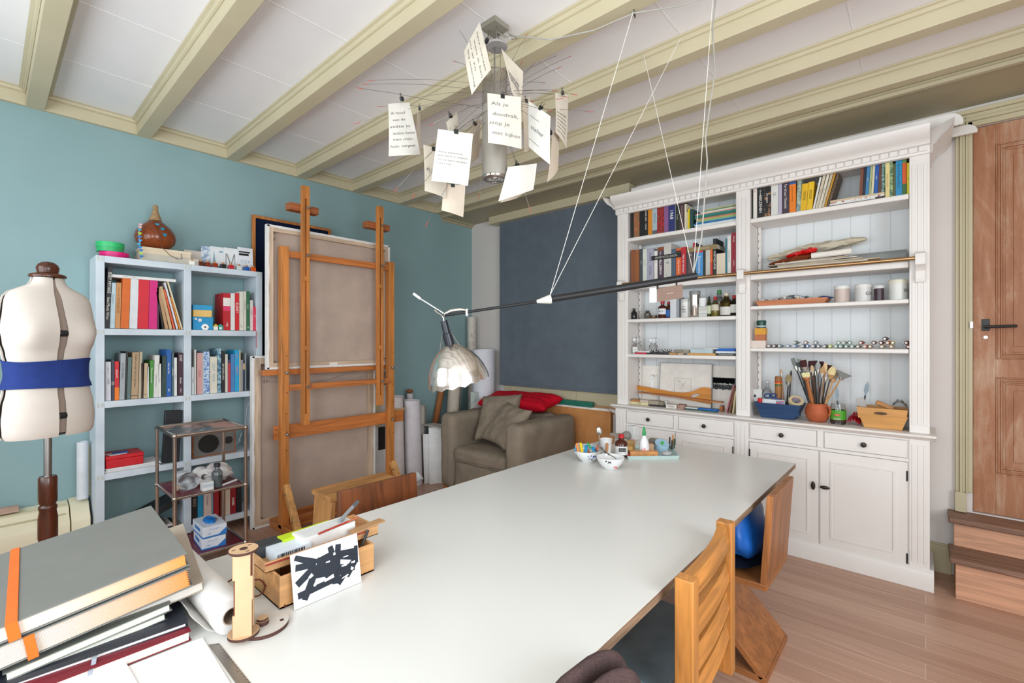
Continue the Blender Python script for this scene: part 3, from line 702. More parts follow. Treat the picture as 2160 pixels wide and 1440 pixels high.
row('X', 3.715, 2.342, 'on dresser top left shelf', G, [
 (1331, 1337, 446, '#1b1c1c', 'thin black book'), (1337, 1349, 444, M_FLOR, 'green book with red floral spine'), (1349, 1358, 443, '#141416', 'plain black book'),
 (1358, 1367, 441, '#1a1a1d', 'black book with white title', {'t': [('OVER HEM', .75, .4, .35), ('roman', .35, .3, .25)]}), (1367, 1376, 439, '#d98a22', 'orange paperback'),
 (1376, 1386, 437, '#a9bfc4', 'pale blue book with grey foot', {'t': [('BERGEN', .6, .5, .4)], 'tc': '#60788a', 'band': [(0, .16, '#5b6167')]}), (1386, 1401, 434, M_REDBK, 'red and black patterned book'),
 (1401, 1410, 432, '#8a5a8c', 'violet book'), (1410, 1424, 429, '#27306e', 'dark blue book titled 1968 in white'.replace('titled', 'titled'), {'t': [('1968', .6, .62, .5)], 'short': 'dark blue 1968 book'}),
 (1424, 1425.5, 428, '#8b8f8c', 'very thin grey booklet'), (1425.5, 1433, 428, '#20291f', 'blackish green book', {'t': [('kroniek', .5, .5, .35)], 'tc': '#b5c0a8'}),
 (1433, 1444, 426, '#4d3337', 'brown mauve book', {'t': [('Sentimentele jaren', .6, .6, .35)], 'tc': '#c5a9a4'}), (1444, 1448, 430, '#ded3b8', 'narrow cream book'),
 (1448, 1451, 447, '#cfc6a4', 'short cream booklet'), (1451, 1455, 441, '#e2c413', 'thin bright yellow book'), (1455.5, 1462, 441, '#1f4a46', 'dark teal book', {'d': .16})])
G = 'magazines stacked flat on the top left shelf of the dresser'
mcols = [('#dfe3e2', 'white'), ('#c9d5d8', 'pale grey blue'), ('#2d6ea3', 'blue'), ('#4c8fb8', 'light blue'), ('#88ad72', 'light green'), ('#c8b56a', 'mustard'), ('#c9806a', 'salmon'), ('#2d6f5e', 'dark green'), ('#2f8377', 'sea green'), ('#d8a59a', 'pink'), ('#e3dccb', 'cream'), ('#6f8f84', 'grey green'), ('#b8b565', 'lime yellow')]
z = 2.3435; random.seed(3); prev = None
for i, (c, nm) in enumerate(mcols):
    t = [.016, .008, .009, .006, .012, .008, .008, .014, .012, .009, .007, .008, .006][i]
    l = 1464+[2, 0, -1, 3, 8, 6, 4, 1, 2, 3, 14, 20, 24][i] if i else 1466
    flat('X', l, 1554, 3.712, z, z+t, c, 'magazine', '%s magazine lying flat at dresser top left, %s' % (nm, 'bottom of its pile' if not prev else 'just above the %s one' % prev), 'magazine', G, .2, dy=random.uniform(0, .012), rz=random.uniform(-.8, .8), pm=M_PAPER)
    z += t+.0006; prev = nm
G = 'books on the second shelf of the dresser, left bay'
# flat yellow-green booklet carries a few books
flat('X', 1331, 1378, 3.702, 1.9365, 1.944, '#b9b04a', 'book', 'flat yellow green booklet under the brown leather books, dresser left bay', 'book', G, .22)
z1 = 1.9455
row('X', 3.712, z1, 'on dresser left bay second shelf', G, [
 (1331, 1339.5, 527, '#8a4f28', 'tan leather book'), (1339.5, 1348.5, 527, '#95582d', 'second tan leather book'), (1349, 1356, 525, '#45474a', 'dark grey book', {'t': [('dagboek', .6, .4, .3)]}),
 (1356, 1364.5, 525, '#d4d9cd', 'pale green white book', {'t': [('verzen', .6, .4, .3)], 'tc': '#7a8a70'}), (1364.5, 1379, 524, '#a9a6b8', 'lavender grey book', {'t': [('KAIN', .75, .3, .35), ('VOGEL', .35, .3, .35)], 'tc': '#5a5f80'})])
row('X', 3.708, 1.9365, 'on dresser left bay second shelf', G, [
 (1380, 1387, 529, '#e6e2da', 'slim white book', {'t': [('gedichten', .7, .4, .35)], 'tc': '#333333', 'rel': 'on dresser left bay second shelf, after the lavender book'}),
 (1387, 1400, 521, '#4a3346', 'plum book with white title blocks', {'t': [('De kunst van', .72, .3, .3), ('ALLEEN', .5, .3, .4), ('wonen', .32, .2, .3)], 'band': [(.9, 1, '#8c4a28')]}),
 (1400.5, 1416, 513, '#c9c5bd', 'thick pale grey book', {'t': [('v', .5, .1, .4)], 'tc': '#2f6a6a'}), (1416.5, 1425.5, 525, '#4a5e72', 'slate blue book'),
 (1426, 1436.5, 524, '#e0601f', 'vivid orange book', {'t': [('Wige Hotelman', .45, .5, .4)], 'band': [(.82, .94, '#4a2a1a')]}), (1436.5, 1447.5, 521, '#b8202e', 'bright red book', {'t': [('Het Sel dienaar', .5, .7, .4)]}),
 (1448, 1452, 527, '#3a3b3f', 'thin dark grey book'), (1452, 1461.5, 525, '#5f4b4e', 'mauve brown book', {'t': [('C', .8, .1, .4)]}), (1461.5, 1468, 512, '#20242e', 'narrow navy book with red head', {'band': [(.88, 1, '#b02030')]}),
 (1468, 1483, 520, '#4a8fc8', 'sky blue book with red badge', {'t': [('Zomernacht', .45, .6, .35)], 'band': [(.82, .93, '#d42a30')]}), (1483.5, 1488, 524, '#23261f', 'thin black paperback'),
 (1488.5, 1498, 519, '#c3bfb6', 'light grey book with plain spine'), (1498.5, 1503, 520, '#e0661e', 'thin orange booklet', {'band': [(0, .5, '#c93a20')]}), (1504, 1511, 503, '#1b1b1d', 'tall black book with white capitals', {'t': [('VUISTVECHTER', .45, .85, .6)]}),
 (1511.5, 1530, 534, '#d9cbb4', 'low cream book showing its page edges', {'short': 'low cream book'}), (1530, 1534.5, 503, '#2f6f7c', 'tall thin teal book'), (1534.5, 1542, 497, '#dcd9d2', 'tall white book', {'t': [('verzameld werk', .5, .6, .4)], 'tc': '#444444'}),
 (1543, 1553.5, 490, '#96172a', 'tall crimson book', {'t': [('Liberati', .85, .2, .3), ('verhalen', .3, .2, .25)]})])
flat('X', 1374, 1437, 3.70, 2.128, 2.162, '#17171a', 'book', 'black hardback with silver capitals lying across the upright books', 'book', G, .19, t='GRAND HOTEL EUROPA', tc='#cfcac0', wf=.5)
flat('X', 1449, 1513, 3.70, 2.157, 2.192, '#8f7a52', 'book', 'thick gold brown book lying across the upright books', 'book', G, .19, t='IL CORTEGIANO', tc='#d9cda8', wf=.3)
G = 'books on the top right shelf of the dresser'
row('X', 3.715, 2.34, 'on dresser top right shelf', G, [
 (1586.5, 1589, 393, '#151515', 'black paper thin book'), (1589, 1597, 397, '#e3dcd4', 'white book with red lettering', {'t': [('stil', .9, .12, .4)], 'tc': '#c03030'}),
 (1597, 1612, 394, '#1c1c1f', 'thick black titled book', {'t': [('De avonturen', .75, .3, .25), ('GOLDENEN', .45, .55, .4)]}), (1612, 1625.5, 391, speck('#1d1a1e', '#b98860', 30, .5, .66), 'black book with sepia picture spine', {'t': [('De levens', .6, .3, .3)]}),
 (1626.5, 1641.5, 388, '#dedbd6', 'thick white book', {'t': [('12', .68, .1, .4)], 'tc': '#333333'}), (1642, 1649.5, 386, '#b9b3c6', 'lilac grey book'),
 (1649.5, 1665.5, 383, '#41303f', 'dark plum book', {'t': [('Ten de Leur / Dansende', .55, .75, .35)]}), (1665, 1679, 384, '#ec8016', 'orange book with blue head', {'t': [('Dansen & vertellen', .6, .5, .3)], 'tc': '#8a4a10', 'band': [(.93, 1, '#2a62a8')]}),
 (1679.5, 1688.5, 378, speck('#6d8890', '#b5bda4', 40, .4, .6), 'grey green landscape spine', {'lean': 2}), (1688, 1701, 388, '#e3b414', 'yellow book', {'t': [('MOOOI', .55, .3, .5)], 'tc': '#2a2620', 'lean': 3.5}),
 (1701.5, 1713.5, 384, '#e8bb1a', 'second yellow book', {'t': [('MOOOI', .55, .3, .5)], 'tc': '#2a2620', 'lean': 3.5}),
 (1714, 1718, 377, '#e6e2dc', 'white pamphlet leaning right', {'lean': 11, 'short': 'white pamphlet'}), (1719, 1725, 373, '#cfc2ac', 'beige paperback leaning right', {'lean': 12, 'short': 'beige paperback', 't': [('herinneringen', .5, .6, .4)], 'tc': '#5a4a3a'}),
 (1725.5, 1731, 371, '#ddd4c2', 'ivory paperback leaning right', {'lean': 13, 'short': 'ivory paperback', 't': [('reisverhalen', .5, .6, .4)], 'tc': '#5a4a3a'}), (1731.5, 1737, 370, '#c6b89f', 'sand paperback leaning right', {'lean': 14, 'short': 'sand paperback'}),
 (1737.5, 1742, 369, '#c08a2c', 'gold paperback leaning right', {'lean': 14.5, 'short': 'gold paperback'}), (1742.5, 1749, 371, M_MARB, 'brown marbled hardback leaning right', {'lean': 15.5, 'short': 'marbled hardback'})], .16)
G = 'thin magazines lying flat on the top right shelf of the dresser'
z = 2.3415
for i, (c, nm, l, r, t) in enumerate([('#37342f', 'dark', 1750, 1838, .006), ('#e2dfda', 'white', 1750, 1846, .01), (speck('#e8e6e2', '#b04a4a', 60, .52, .62, .5, '#5a7fae'), 'red and blue printed', 1752, 1866, .009), ('#cbb694', 'kraft', 1751, 1866, .012)]):
    flat('X', l, r, 3.708, z, z+t, c, 'magazine', '%s magazine lying flat on dresser top right shelf' % nm, 'magazine', G, .2, pm=M_PAPER); z += t+.0006
zs = z
G = 'books at the right end of the top right shelf of the dresser'
row('X', 3.722, zs, 'standing on the kraft magazine', G, [
 (1812, 1819, 349, '#7a4530', 'reddish brown book', {'lean': 3}), (1819.5, 1824.5, 348, '#1c2838', 'navy book', {'lean': 3}), (1825, 1832, 346, '#3f7fae', 'mid blue book', {'lean': 3, 't': [('reisgids', .5, .6, .4)]}), (1832.5, 1837, 345, '#a9b384', 'sage green book', {'lean': 3}),
 (1837.5, 1842.5, 344, '#d8cfaa', 'cream paperback', {'lean': 3}), (1843, 1851.5, 341, '#2057a8', 'royal blue book', {'lean': 2.5, 't': [('reisgids', .5, .6, .4)]}), (1852, 1858.5, 340, '#5f3c30', 'dark brown book', {'lean': 2}), (1859, 1866, 339, speck('#8fb0a8', '#3f5f50', 80), 'grey green patterned book', {'lean': 1.5})], .15)
row('X', 3.715, 2.3405, 'at dresser top right corner', G, [
 (1867.5, 1877, 337, '#e0cf8f', 'pale yellow book', {'t': [('Rituelen & Liederen', .45, .7, .35)], 'tc': '#a86a30', 'rel': 'at dresser top right, after the flat magazines'}), (1877, 1883.5, 337, speck('#9fb37c', '#4a6b52', 70), 'green mottled book'), (1883.5, 1889.5, 345, '#565a2c', 'olive book'),
 (1889.5, 1903, 334, '#2388b8', 'turquoise blue book', {'t': [('Zand & Water Mens', .55, .7, .4)], 'tc': '#10405a'}), (1903.5, 1912.5, 331, '#dc5a1c', 'orange book with green foot', {'band': [(0, .3, '#3f6b3a'), (.85, 1, '#5a8a4a')]}), (1913, 1920, 343, '#e3d31c', 'lemon yellow book', {'t': [('vogels', .5, .5, .4)], 'tc': '#4a6a20'})], .16)
# ---- frosted unit
UY = 3.952
G = 'books and binders in the top left compartment of the frosted shelf'
row('Y', UY-.012, 1.5345, 'in top left shelf compartment', G, [
 (220.5, 231, 562, '#2a2d33', 'black book with bold white title', {'t': [('ISSEY MIYAKE', .74, .45, .68), ('East Meets West', .32, .4, .6)], 'lean': 2.5, 'band': [(.001, .999, '#1d1e22')]}),
 (232, 242, 596, '#b9ccd4', 'pale blue hardback', {'t': [('Textielkunst', .65, .35, .4), ('I', .12, .05, .5)], 'tc': '#6b828c', 'lean': 1.5}), (242.5, 253.5, 596, '#c68a52', 'tan workbook', {'t': [('School of the', .8, .25, .3), ('WORKBOOK', .5, .35, .5)], 'tc': '#7a4a22', 'lean': 1.5}),
 (254, 271.5, 583, '#d5650f', 'orange ring binder', {'lean': 2, 'd': .21}), (272.5, 289.5, 585, '#d7d9db', 'white ring binder', {'lean': 1.5, 'd': .21}), (290, 313, 587, '#cf1128', 'wide red ring binder', {'lean': 1, 'd': .21}), (313.5, 331, 590, '#cf1276', 'magenta ring binder', {'lean': 1, 'd': .21}), (331.5, 335.5, 605, '#4a1a38', 'thin dark purple folder'),
 (343, 346, 617, '#2a2626', 'black folder leaning left', {'lean': -8, 'd': .2}), (348.5, 355.5, 609, '#b08a62', 'tan folder leaning left', {'lean': -9.5, 'd': .2}), (357.5, 364, 606, '#c4a177', 'beige folder leaning left', {'lean': -11, 'd': .2}), (366, 370, 612, '#d8582a', 'orange folder leaning left', {'lean': -12, 'd': .2}),
 (372.5, 376.5, 598, '#d4d2d6', 'white folder leaning left', {'lean': -12.8, 'd': .2}), (378.5, 381, 628, '#e58a1e', 'amber folder leaning left', {'lean': -13.5, 'd': .2}), (382.5, 386, 596, '#d8c6a4', 'cream folder leaning left', {'lean': -14.2, 'd': .2})], .2)
T = onY(237, 580, 3.93); T2 = onY(371, 590, 3.93)
b = MB(); b.box(0, T2.x-T.x, 0, .19, 0, .018); b.text('BENETT  KOPERS', Matrix.Translation(((T2.x-T.x)*.25, -.0007, .009)) @ rot(90), h=.006, m=1)
tt = at((T.x, 3.93, 1.866), 0, 0, 0); b.v = [tt @ v for v in b.v]; tag(b.build('sample_box', [mt('#dcdad7', .5), mt('#8a8a8a', .6)], None, .001), 'long flat white box lying across the ring binders', 'box')
G = 'books in the second left compartment of the frosted shelf'
row('Y', UY-.015, 1.068, 'in second left shelf compartment', G, [
 (222.5, 234, 763, '#d9d9e2', 'white book with black title', {'t': [('Hier zie ik', .78, .3, .25), ('LOESJE', .5, .35, .4)], 'tc': '#33343c'}), (235, 241.5, 759, '#39404e', 'dark slate binder', {'band': [(.38, .47, '#8a8078')]}),
 (242, 251, 762, '#cf1c26', 'red and orange slim book', {'band': [(0, .33, '#ee7a14')], 't': [('GEDACHT', .68, .35, .4)]}), (251.5, 262.5, 745, '#a3a8ac', 'tall grey art book', {'t': [('LES VERITABLES', .62, .55, .4)], 'tc': '#4a4e52', 'lean': 1.5}), (263, 267, 741, '#22241f', 'thin black picture book', {'lean': 1.5}),
 (267.5, 275.5, 753, '#5a716d', 'grey green cloth book', {'lean': 1.5}), (276.5, 290.5, 743, '#b39774', 'wide tan book', {'t': [('Nederland wat heb je nog meer', .6, .75, .45)], 'tc': '#3a2c20', 'lean': 1.5, 'band': [(.06, .075, '#3a2c20')]}), (291.5, 297.5, 742, '#b8a78c', 'beige cloth book', {'lean': 1.5}),
 (298, 301.5, 765, '#3a2a26', 'dark brown booklet'), (302.5, 310.5, 766, '#c2a888', 'short sand book', {'t': [('o', .1, .06, .4)], 'tc': '#2a2020', 'lean': 1.5}), (311, 314, 773, '#dfe6e6', 'white leaflet'), (314.5, 323, 760, '#458a35', 'grass green book', {'t': [('Vrouw van de nacht', .6, .7, .4)], 'lean': 1.5}),
 (323.5, 334, 749, '#d9d7d0', 'white hardback', {'t': [('brieven aan tuinen', .4, .6, .3)], 'tc': '#777777', 'lean': 1.5}), (334.5, 340, 767, '#e2e0da', 'slim white book', {'t': [('de stilte', .5, .4, .35)], 'tc': '#555555'}), (341, 350.5, 750, '#2a413c', 'dark green book', {'lean': 1}), (351, 361.5, 737, '#1c5ba3', 'tall cobalt blue book', {'t': [('Atlas der Zee', .6, .4, .35), ('BV', .13, .08, .4)]}),
 (362.5, 367, 743, '#516873', 'grey teal book', {'t': [('TEKENINGEN', .55, .5, .5)]}), (367.5, 373.5, 754, '#dcdcd8', 'narrow white booklet', {'t': [('brieven', .5, .3, .4)], 'tc': '#666666'}), (376, 387, 744, '#41202e', 'burgundy black book', {'t': [('ECHT', .87, .14, .5), ('Berthe', .35, .15, .35), ('uitgave', .12, .12, .3)]})], .2)
G = 'books in the top right compartment of the frosted shelf'
row('Y', UY-.01, 1.5345, 'in top right shelf compartment', G, [
 (471, 486, 618, '#b8121f', 'red ring file with white label', {'band': [(.65, .87, '#e8e0d8'), (.52, .64, '#e03a6a')], 't': [('map', .15, .1, .3)], 'rel': 'in top right shelf compartment, beside the little houses'}), (486.5, 495.5, 618, '#ded9d6', 'white wide book'), (496, 504.5, 618, '#d01a22', 'red hardback lettered KUNST', {'t': [('KUNST', .6, .4, .65)], 'short': 'red KUNST book'}),
 (505, 513, 615, '#dcd8ca', 'cream art book', {'t': [('M', .1, .05, .5)], 'tc': '#333333'}), (513.5, 519.5, 614, '#d5d0be', 'cream book with black capitals', {'t': [('Oude Bijbel West', .65, .5, .5)], 'tc': '#2a2a28', 'short': 'cream lettered book'}), (520, 526.5, 614, '#2e6b46', 'forest green book', {'t': [('botanica', .6, .3, .35), ('M', .08, .05, .5)]}),
 (527.5, 534, 633, '#d6cfc8', 'narrow white notebook', {'t': [('schetsen', .6, .5, .4)], 'tc': '#3a3a3a'}), (534.5, 541, 647, '#d8405a', 'coral pink notebook', {'t': [('dagboek', .6, .6, .3)], 'dy': -.012})], .19)
p = onY(539, 700, UY-.022)
b = MB(); b.box(p.x-.002, p.x+.002, 3.9165, 3.9175, 1.40, 1.5355); b.box(p.x-.002, p.x+.002, 3.9165, 3.942, 1.5345, 1.5355)
tag(b.build('ribbon', mt('#c22a3e', .7)), 'thin red ribbon hanging over the shelf edge under the coral notebook', 'ribbon')
G = 'books in the second right compartment of the frosted shelf'
row('Y', UY-.012, 1.068, 'in second right shelf compartment', G, [
 (404.5, 409.5, 774, '#d8dde0', 'white booklet', {'t': [('LITHOS', .5, .5, .5)], 'tc': '#333333'}), (410, 414, 737, '#d9d8d2', 'tall off-white book'), (414.3, 415.8, 745, '#4a1820', 'thin dark red booklet'), (416, 426.5, 744, '#cf9c98', 'dusty pink book', {'t': [('rozen', .5, .4, .35)], 'tc': '#b8574a'}), (427, 429.8, 744, '#c9cbc8', 'thin grey white book'),
 (430, 442, 741, M_BLUEFL, 'blue and white floral book'), (443, 458, 752, '#dcd5c3', 'thick ivory book', {'t': [('LUCHT', .72, .22, .4), ('WATER', .42, .22, .4)], 'tc': '#7aa6b4'}), (459, 466.5, 735, M_WAVE, 'teal wave patterned book'), (467.5, 474.5, 740, '#211c20', 'black book with white lettering', {'t': [('EEN LEVEN LANG', .5, .55, .5)], 'short': 'black lettered book'}),
 (475, 480.5, 747, '#cfc8b8', 'slim cream book'), (481, 486.5, 759, '#b8324a', 'short raspberry book', {'band': [(.9, 1, '#3a3a58')]}), (487, 495, 747, '#4a7eb4', 'steel blue book'), (495.5, 504.5, 738, '#1f9ccb', 'bright cyan book', {'t': [('kleur', .85, .15, .4), ('DELFTS', .5, .25, .5)], 'tc': '#e0708a'}), (505, 507.5, 738, '#d8cca6', 'thin straw book'),
 (508, 512.5, 759, '#8f8f92', 'short grey book'), (513, 516.5, 760, '#2a3444', 'short navy book', {'band': [(.7, .9, '#c8a878')]}), (517, 519.5, 744, '#8a9097', 'grey book against the canvas')], .19)
G = 'books in the bottom right compartment of the frosted shelf'
row('Y', UY-.012, .1415, 'in bottom right shelf compartment', G, [
 (404.5, 416.5, 1046, '#1c1a18', 'black book with tan lettering', {'t': [('BEELD', .75, .3, .5)], 'tc': '#b89a78'}), (417, 428.5, 1042, '#2488ae', 'teal blue book'), (429.5, 446, 1038, '#cfb8b0', 'wide pink grey book', {'t': [('stil leven', .7, .4, .25)], 'tc': '#5a3a3a'}), (446.5, 450, 1040, '#7f95a5', 'thin blue grey book'),
 (451, 462, 1034, '#9c1a24', 'dark red book'), (465.5, 475, 1032, '#8a4426', 'rust brown book'), (475.5, 485.5, 1030, '#c9b4a2', 'pinkish beige book'), (486, 498, 1026, '#8c121c', 'deep red book with white capitals', {'t': [('RABBI', .45, .4, .4)]}), (499, 510, 1024, '#141218', 'black hardback')], .19)
# ---- boxes and small things in the unit
G = 'small boxes in the top right compartment of the frosted shelf'
M_SKY = mt('#1a8fc4', .5)
def ybox(l, r, pl, z0, z1, d, c, name, label, cat, group=None, lid=None, lc=None, rz=0, bev=.002):
    a = onY(l, 700, pl).x; c1 = onY(r, 700, pl).x
    o = thing(name, label, cat, ((a+c1)/2, pl+d/2, z0), R(rz), group); T = wm(o); w = (c1-a)/2
    b = MB(); b.T = T; b.box(-w+.002*(lid is not None), w-.002*(lid is not None), -d/2+.002, d/2-.002, 0, (z1-z0)-(.004 if lid else 0)); b.build('body', cmat(c), o, bev)
    if lid: b = MB(); b.T = T; b.box(-w, w, -d/2, d/2, (z1-z0)-lid, z1-z0); b.build('lid', cmat(lc or c), o, bev)
    return o
o1 = ybox(406.5, 450, 3.935, 1.5345, 1.628, .14, M_SKY, 'gift_box', 'sky blue box with white daisies, lower of two stacked boxes', 'box', G, .03)
b = MB()
for (u, z, r_) in ((-.045, .078, .008), (-.02, .07, .012), (.012, .02, .024)):
    c = Vector((o1.location.x+u, 3.9335, 1.5345+z))
    for k in range(8): a = k*math.pi/4; b.sphere(c+Vector((math.cos(a)*r_*.6, 0, math.sin(a)*r_*.6)), r_*.42, 8, 0, 1, .15, 1)
    b.sphere(c+Vector((0, -.001, 0)), r_*.3, 8, 1, 1, .3, 1)
b.build('daisies', [mt('#f0efee', .6), mt('#6b4423', .6)], o1)
ybox(407, 448, 3.938, 1.6285, 1.715, .13, '#e0b86a', 'gift_box', 'yellow box with a blue lid standing on the daisy box', 'box', G, .036, '#2596c8')
for l, r, c, rc, lab in ((450, 461, '#e4ded0', '#d8b832', 'tiny white paper house with a yellow roof beside the daisy box'), (460, 471, '#1f9a8a', '#2aa38e', 'tiny green paper house with a white dot beside the red file')):
    a, c1 = onY(l, 700, 3.94).x, onY(r, 700, 3.94).x
    o = thing('paper_house', lab, 'ornament', ((a+c1)/2, 3.96, 1.5345), 0, G)
    MB().box(a, c1, 3.942, 3.978, 1.5345, 1.562).build('walls', cmat(c), o)
    b = MB(); b.prism([(a-.002, 1.562), (c1+.002, 1.562), ((a+c1)/2, 1.58)], 3.94, 3.98, 'y'); b.build('roof', cmat(rc), o)
    b = MB(); b.cyl(((a+c1)/2, 3.9415, 1.55), ((a+c1)/2, 3.942, 1.55), .009, n=14); b.build('dot', M_WHITE, o)
# red case, papers, postcards
zp = .605; G = 'papers in the third left compartment of the frosted shelf'
for i, (c, nm, w_) in enumerate([('#c9c7c6', 'grey', 0), ('#e6e4e4', 'white', -.004), ('#d7d7da', 'pale grey', .004), ('#ecebea', 'bright white', 0)]):
    b = MB(); b.box(.515+w_, .80+w_*2, 3.925+i*.002, 4.13, zp, zp+.006); tag(b.build('sketch_pad', mt(c, .8)), '%s sketch pad in the pad pile under the red case' % nm, 'pad', G); zp += .0066
rc_ = thing('storage_case', 'bright red flat case lying on the pad pile in the frosted shelf', 'case', (.62, 4.02, zp))
MB().box(.517, .71, 3.93, 4.12, zp, zp+.055).build('body', mt('#c5111d', .45), rc_, .003); MB().box(.515, .712, 3.928, 4.122, zp+.056, zp+.078).build('lid', mt('#cb141f', .42), rc_, .003)
b = MB(); b.box(.53, .62, 3.95, 4.03, zp+.0785, zp+.0805); b.v = [at((.575, 3.99, 0), 0, 0, 14) @ (v-Vector((.575, 3.99, 0))) for v in b.v]; tag(b.build('postcard', M_PAPER), 'white postcard lying on the red case', 'postcard')
b = MB(); b.box(.56, .64, 3.97, 4.05, zp+.081, zp+.085); b.v = [at((.6, 4.01, 0), 0, 0, -8) @ (v-Vector((.6, 4.01, 0))) for v in b.v]; tag(b.build('notebook', mt('#4a5a9a', .5)), 'small blue notebook on the postcard on the red case', 'notebook')
# speakers
def speaker(x0, x1, y0, y1, z0, z1, label, rz=0, small=False):
    o = thing('radio_speaker', label, 'speaker', ((x0+x1)/2, (y0+y1)/2, z0), rz); T = wm(o); w, d, h = (x1-x0)/2, (y1-y0)/2, z1-z0
    def mk(n, fn, m, bv=0, par=o): b = MB(); b.T = T; fn(b); return b.build(n, m, par, bv)
    mk('cabinet', lambda b: b.box(-w, w, -d+.004, d, 0, h), wood('#9c5a30', 'x', .75, .45), .002)
    mk('front_panel', lambda b: b.box(-w+.01, w-.01, -d, -d+.006, .01, h-.01), mt('#6d6965', .5), .001)
    r = h*.36; cx = -w*.28 if not small else 0
    mk('speaker_grille', lambda b: b.cyl((cx, -d-.003, h*.5), (cx, -d+.001, h*.5), r, n=28), mt('#191513', .8))
    if not small:
        mk('tuning_dial', lambda b: b.cyl((w*.62, -d-.012, h*.55), (w*.62, -d, h*.55), r*.42, n=20), M_BLACK)
        mk('dial_ring', lambda b: b.cyl((w*.62, -d-.003, h*.55), (w*.62, -d, h*.55), r*.52, n=20), M_STEEL)
        for k in (0, 1): mk('knob', lambda b: b.cyl((w*.3, -d-.008, h*(.4+.28*k)), (w*.3, -d, h*(.4+.28*k)), .006, n=10), M_STEEL)
speaker(.995, 1.28, 3.955, 4.10, .605, .79, 'wooden table radio with round speaker grille in the frosted shelf')
speaker(2.51, 2.66, 4.02, 4.15, 1.02, 1.15, 'small wooden cube speaker standing behind the paper rolls', R(-12), True)
b = MB(); b.box(2.50, 2.67, 4.00, 4.17, 0, 1.019); tag(b.build('speaker_pedestal', mt('#c9c2ba', .7)), 'pale column behind the paper rolls carrying the cube speaker', 'pedestal')
b = MB(); b.tube([(1.30, 4.1, .62), (1.33, 4.05, .66), (1.36, 4.08, .72), (1.34, 4.1, .68), (1.38, 4.09, .63), (1.40, 4.12, .75), (1.405, 4.1, .9), (1.41, 4.0, 1.02)], .0025, 6); tag(b.build('power_cable', M_WHITE), 'thin white cable coiled behind the table radio', 'cable')
# black case leaning out of the shelf, dark portfolios below
b = MB(); b.T = at((.812, 3.93, .612), 0, 3, 0); b.box(0, .10, 0, .035, 0, .36); tag(b.build('portfolio_case', mt('#14161d', .6), None, .006), 'narrow black portfolio case standing in the frosted shelf behind the trolley', 'case')
b = MB()
T = at((.55, 3.93, .165), 0, -22, 0); b.T = T; b.box(0, .39, 0, .2, 0, .045); tag(b.build('portfolio', mt('#17191d', .6), None, .004), 'dark slanted portfolio in the bottom left shelf compartment', 'portfolio')
random.seed(5); z = .141; G = 'folders in the bottom left compartment of the frosted shelf'
for i, (c, nm) in enumerate([('#8f867c', 'taupe'), ('#2a2a2d', 'charcoal'), ('#cfcac3', 'off-white'), ('#5f574f', 'brown')]):
    b = MB(); x1_ = .93-.03*i; b.box(x1_-.22, x1_, 3.925, 4.12, z, z+.014); tag(b.build('folder', mt(c, .7)), '%s folder in the pile at the bottom left of the frosted shelf' % nm, 'folder', G); z += .0146
# ---- on top of the unit
for c, l, r, z0, z1, lab in (('#cf1170', 209, 275, 1.998, 2.040, 'round magenta lidded box under the green round one'), ('#2fae68', 202, 265, 2.0405, 2.103, 'round green lidded box stacked on the magenta one')):
    a, e = onY(l, 700, 4.02).x, onY(r, 700, 4.02).x; cx = (a+e)/2; rr = (e-a)/2*.97
    o = thing('round_box', lab, 'box', (cx, 4.05, z0))
    b = MB(); b.lathe([(rr-.003, 0), (rr-.003, z1-z0-.012), (0, z1-z0-.012)], (cx, 4.05, z0), 36); b.build('body', mt(c, .45), o)
    b = MB(); b.lathe([(rr, 0), (rr, (z1-z0)*.5), (rr-.002, (z1-z0)*.5+.001), (0, (z1-z0)*.5+.001)], (cx, 4.05, z0+(z1-z0)*.5-.001), 36); b.build('lid', mt(shade(c, 1.08), .4), o)
o = thing('cardboard_box', 'grey archive box, lower of two under the gourd', 'box', (.87, 4.05, 1.998))
MB().box(.695, 1.035, 3.945, 4.14, 1.998, 2.045).build('body', mt('#bdb6a8', .7), o, .001)
o = thing('cardboard_box', 'cream archive box directly under the gourd', 'box', (.84, 4.06, 2.046))
MB().box(.705, .985, 3.955, 4.13, 2.046, 2.09).build('body', mt('#d9c8ad', .7), o, .001); MB().box(.702, .988, 3.952, 4.133, 2.072, 2.0915).build('lid', mt('#dccbb0', .7), o, .001)
gd = thing('gourd', 'glossy brown calabash gourd with corky neck and blue hearts on cream boxes', 'gourd', (.80, 4.055, 2.092))
gp = [(.0, 0), (.05, .003), (.085, .02), (.112, .05), (.12, .085), (.112, .12), (.09, .155), (.062, .182), (.038, .205)]
b = MB(); b.lathe(gp, (.80, 4.055, 2.092), 36); b.build('body', noisy('gourd_skin', '#6e3115', '#8e4720', 6, .16), gd, 0, 80)
b = MB(); b.lathe([(.04, .2), (.03, .23), (.02, .26), (.015, .285), (.017, .30), (.012, .315), (0, .318)], (.80, 4.055, 2.092), 20); b.build('neck', noisy('corky_neck', '#8a6a48', '#b0926a', 60, .9, .4), gd, 0, 80)
def heart(b, c, s, mi, nrm=(0, -1, 0)):
    pts = []
    for k in range(20):
        a = 2*math.pi*k/20; x = 16*math.sin(a)**3/17; z = (13*math.cos(a)-5*math.cos(2*a)-2*math.cos(3*a)-math.cos(4*a))/17; pts.append((x*s, z*s))
    n = Vector(nrm).normalized(); T = basis(c, Vector((0, 0, 1)).cross(n) if abs(n.z) < .9 else (1, 0, 0), (0, 0, 1)); b.prism(pts, -.0008, .0008, 'z', mi, T)
b = MB()
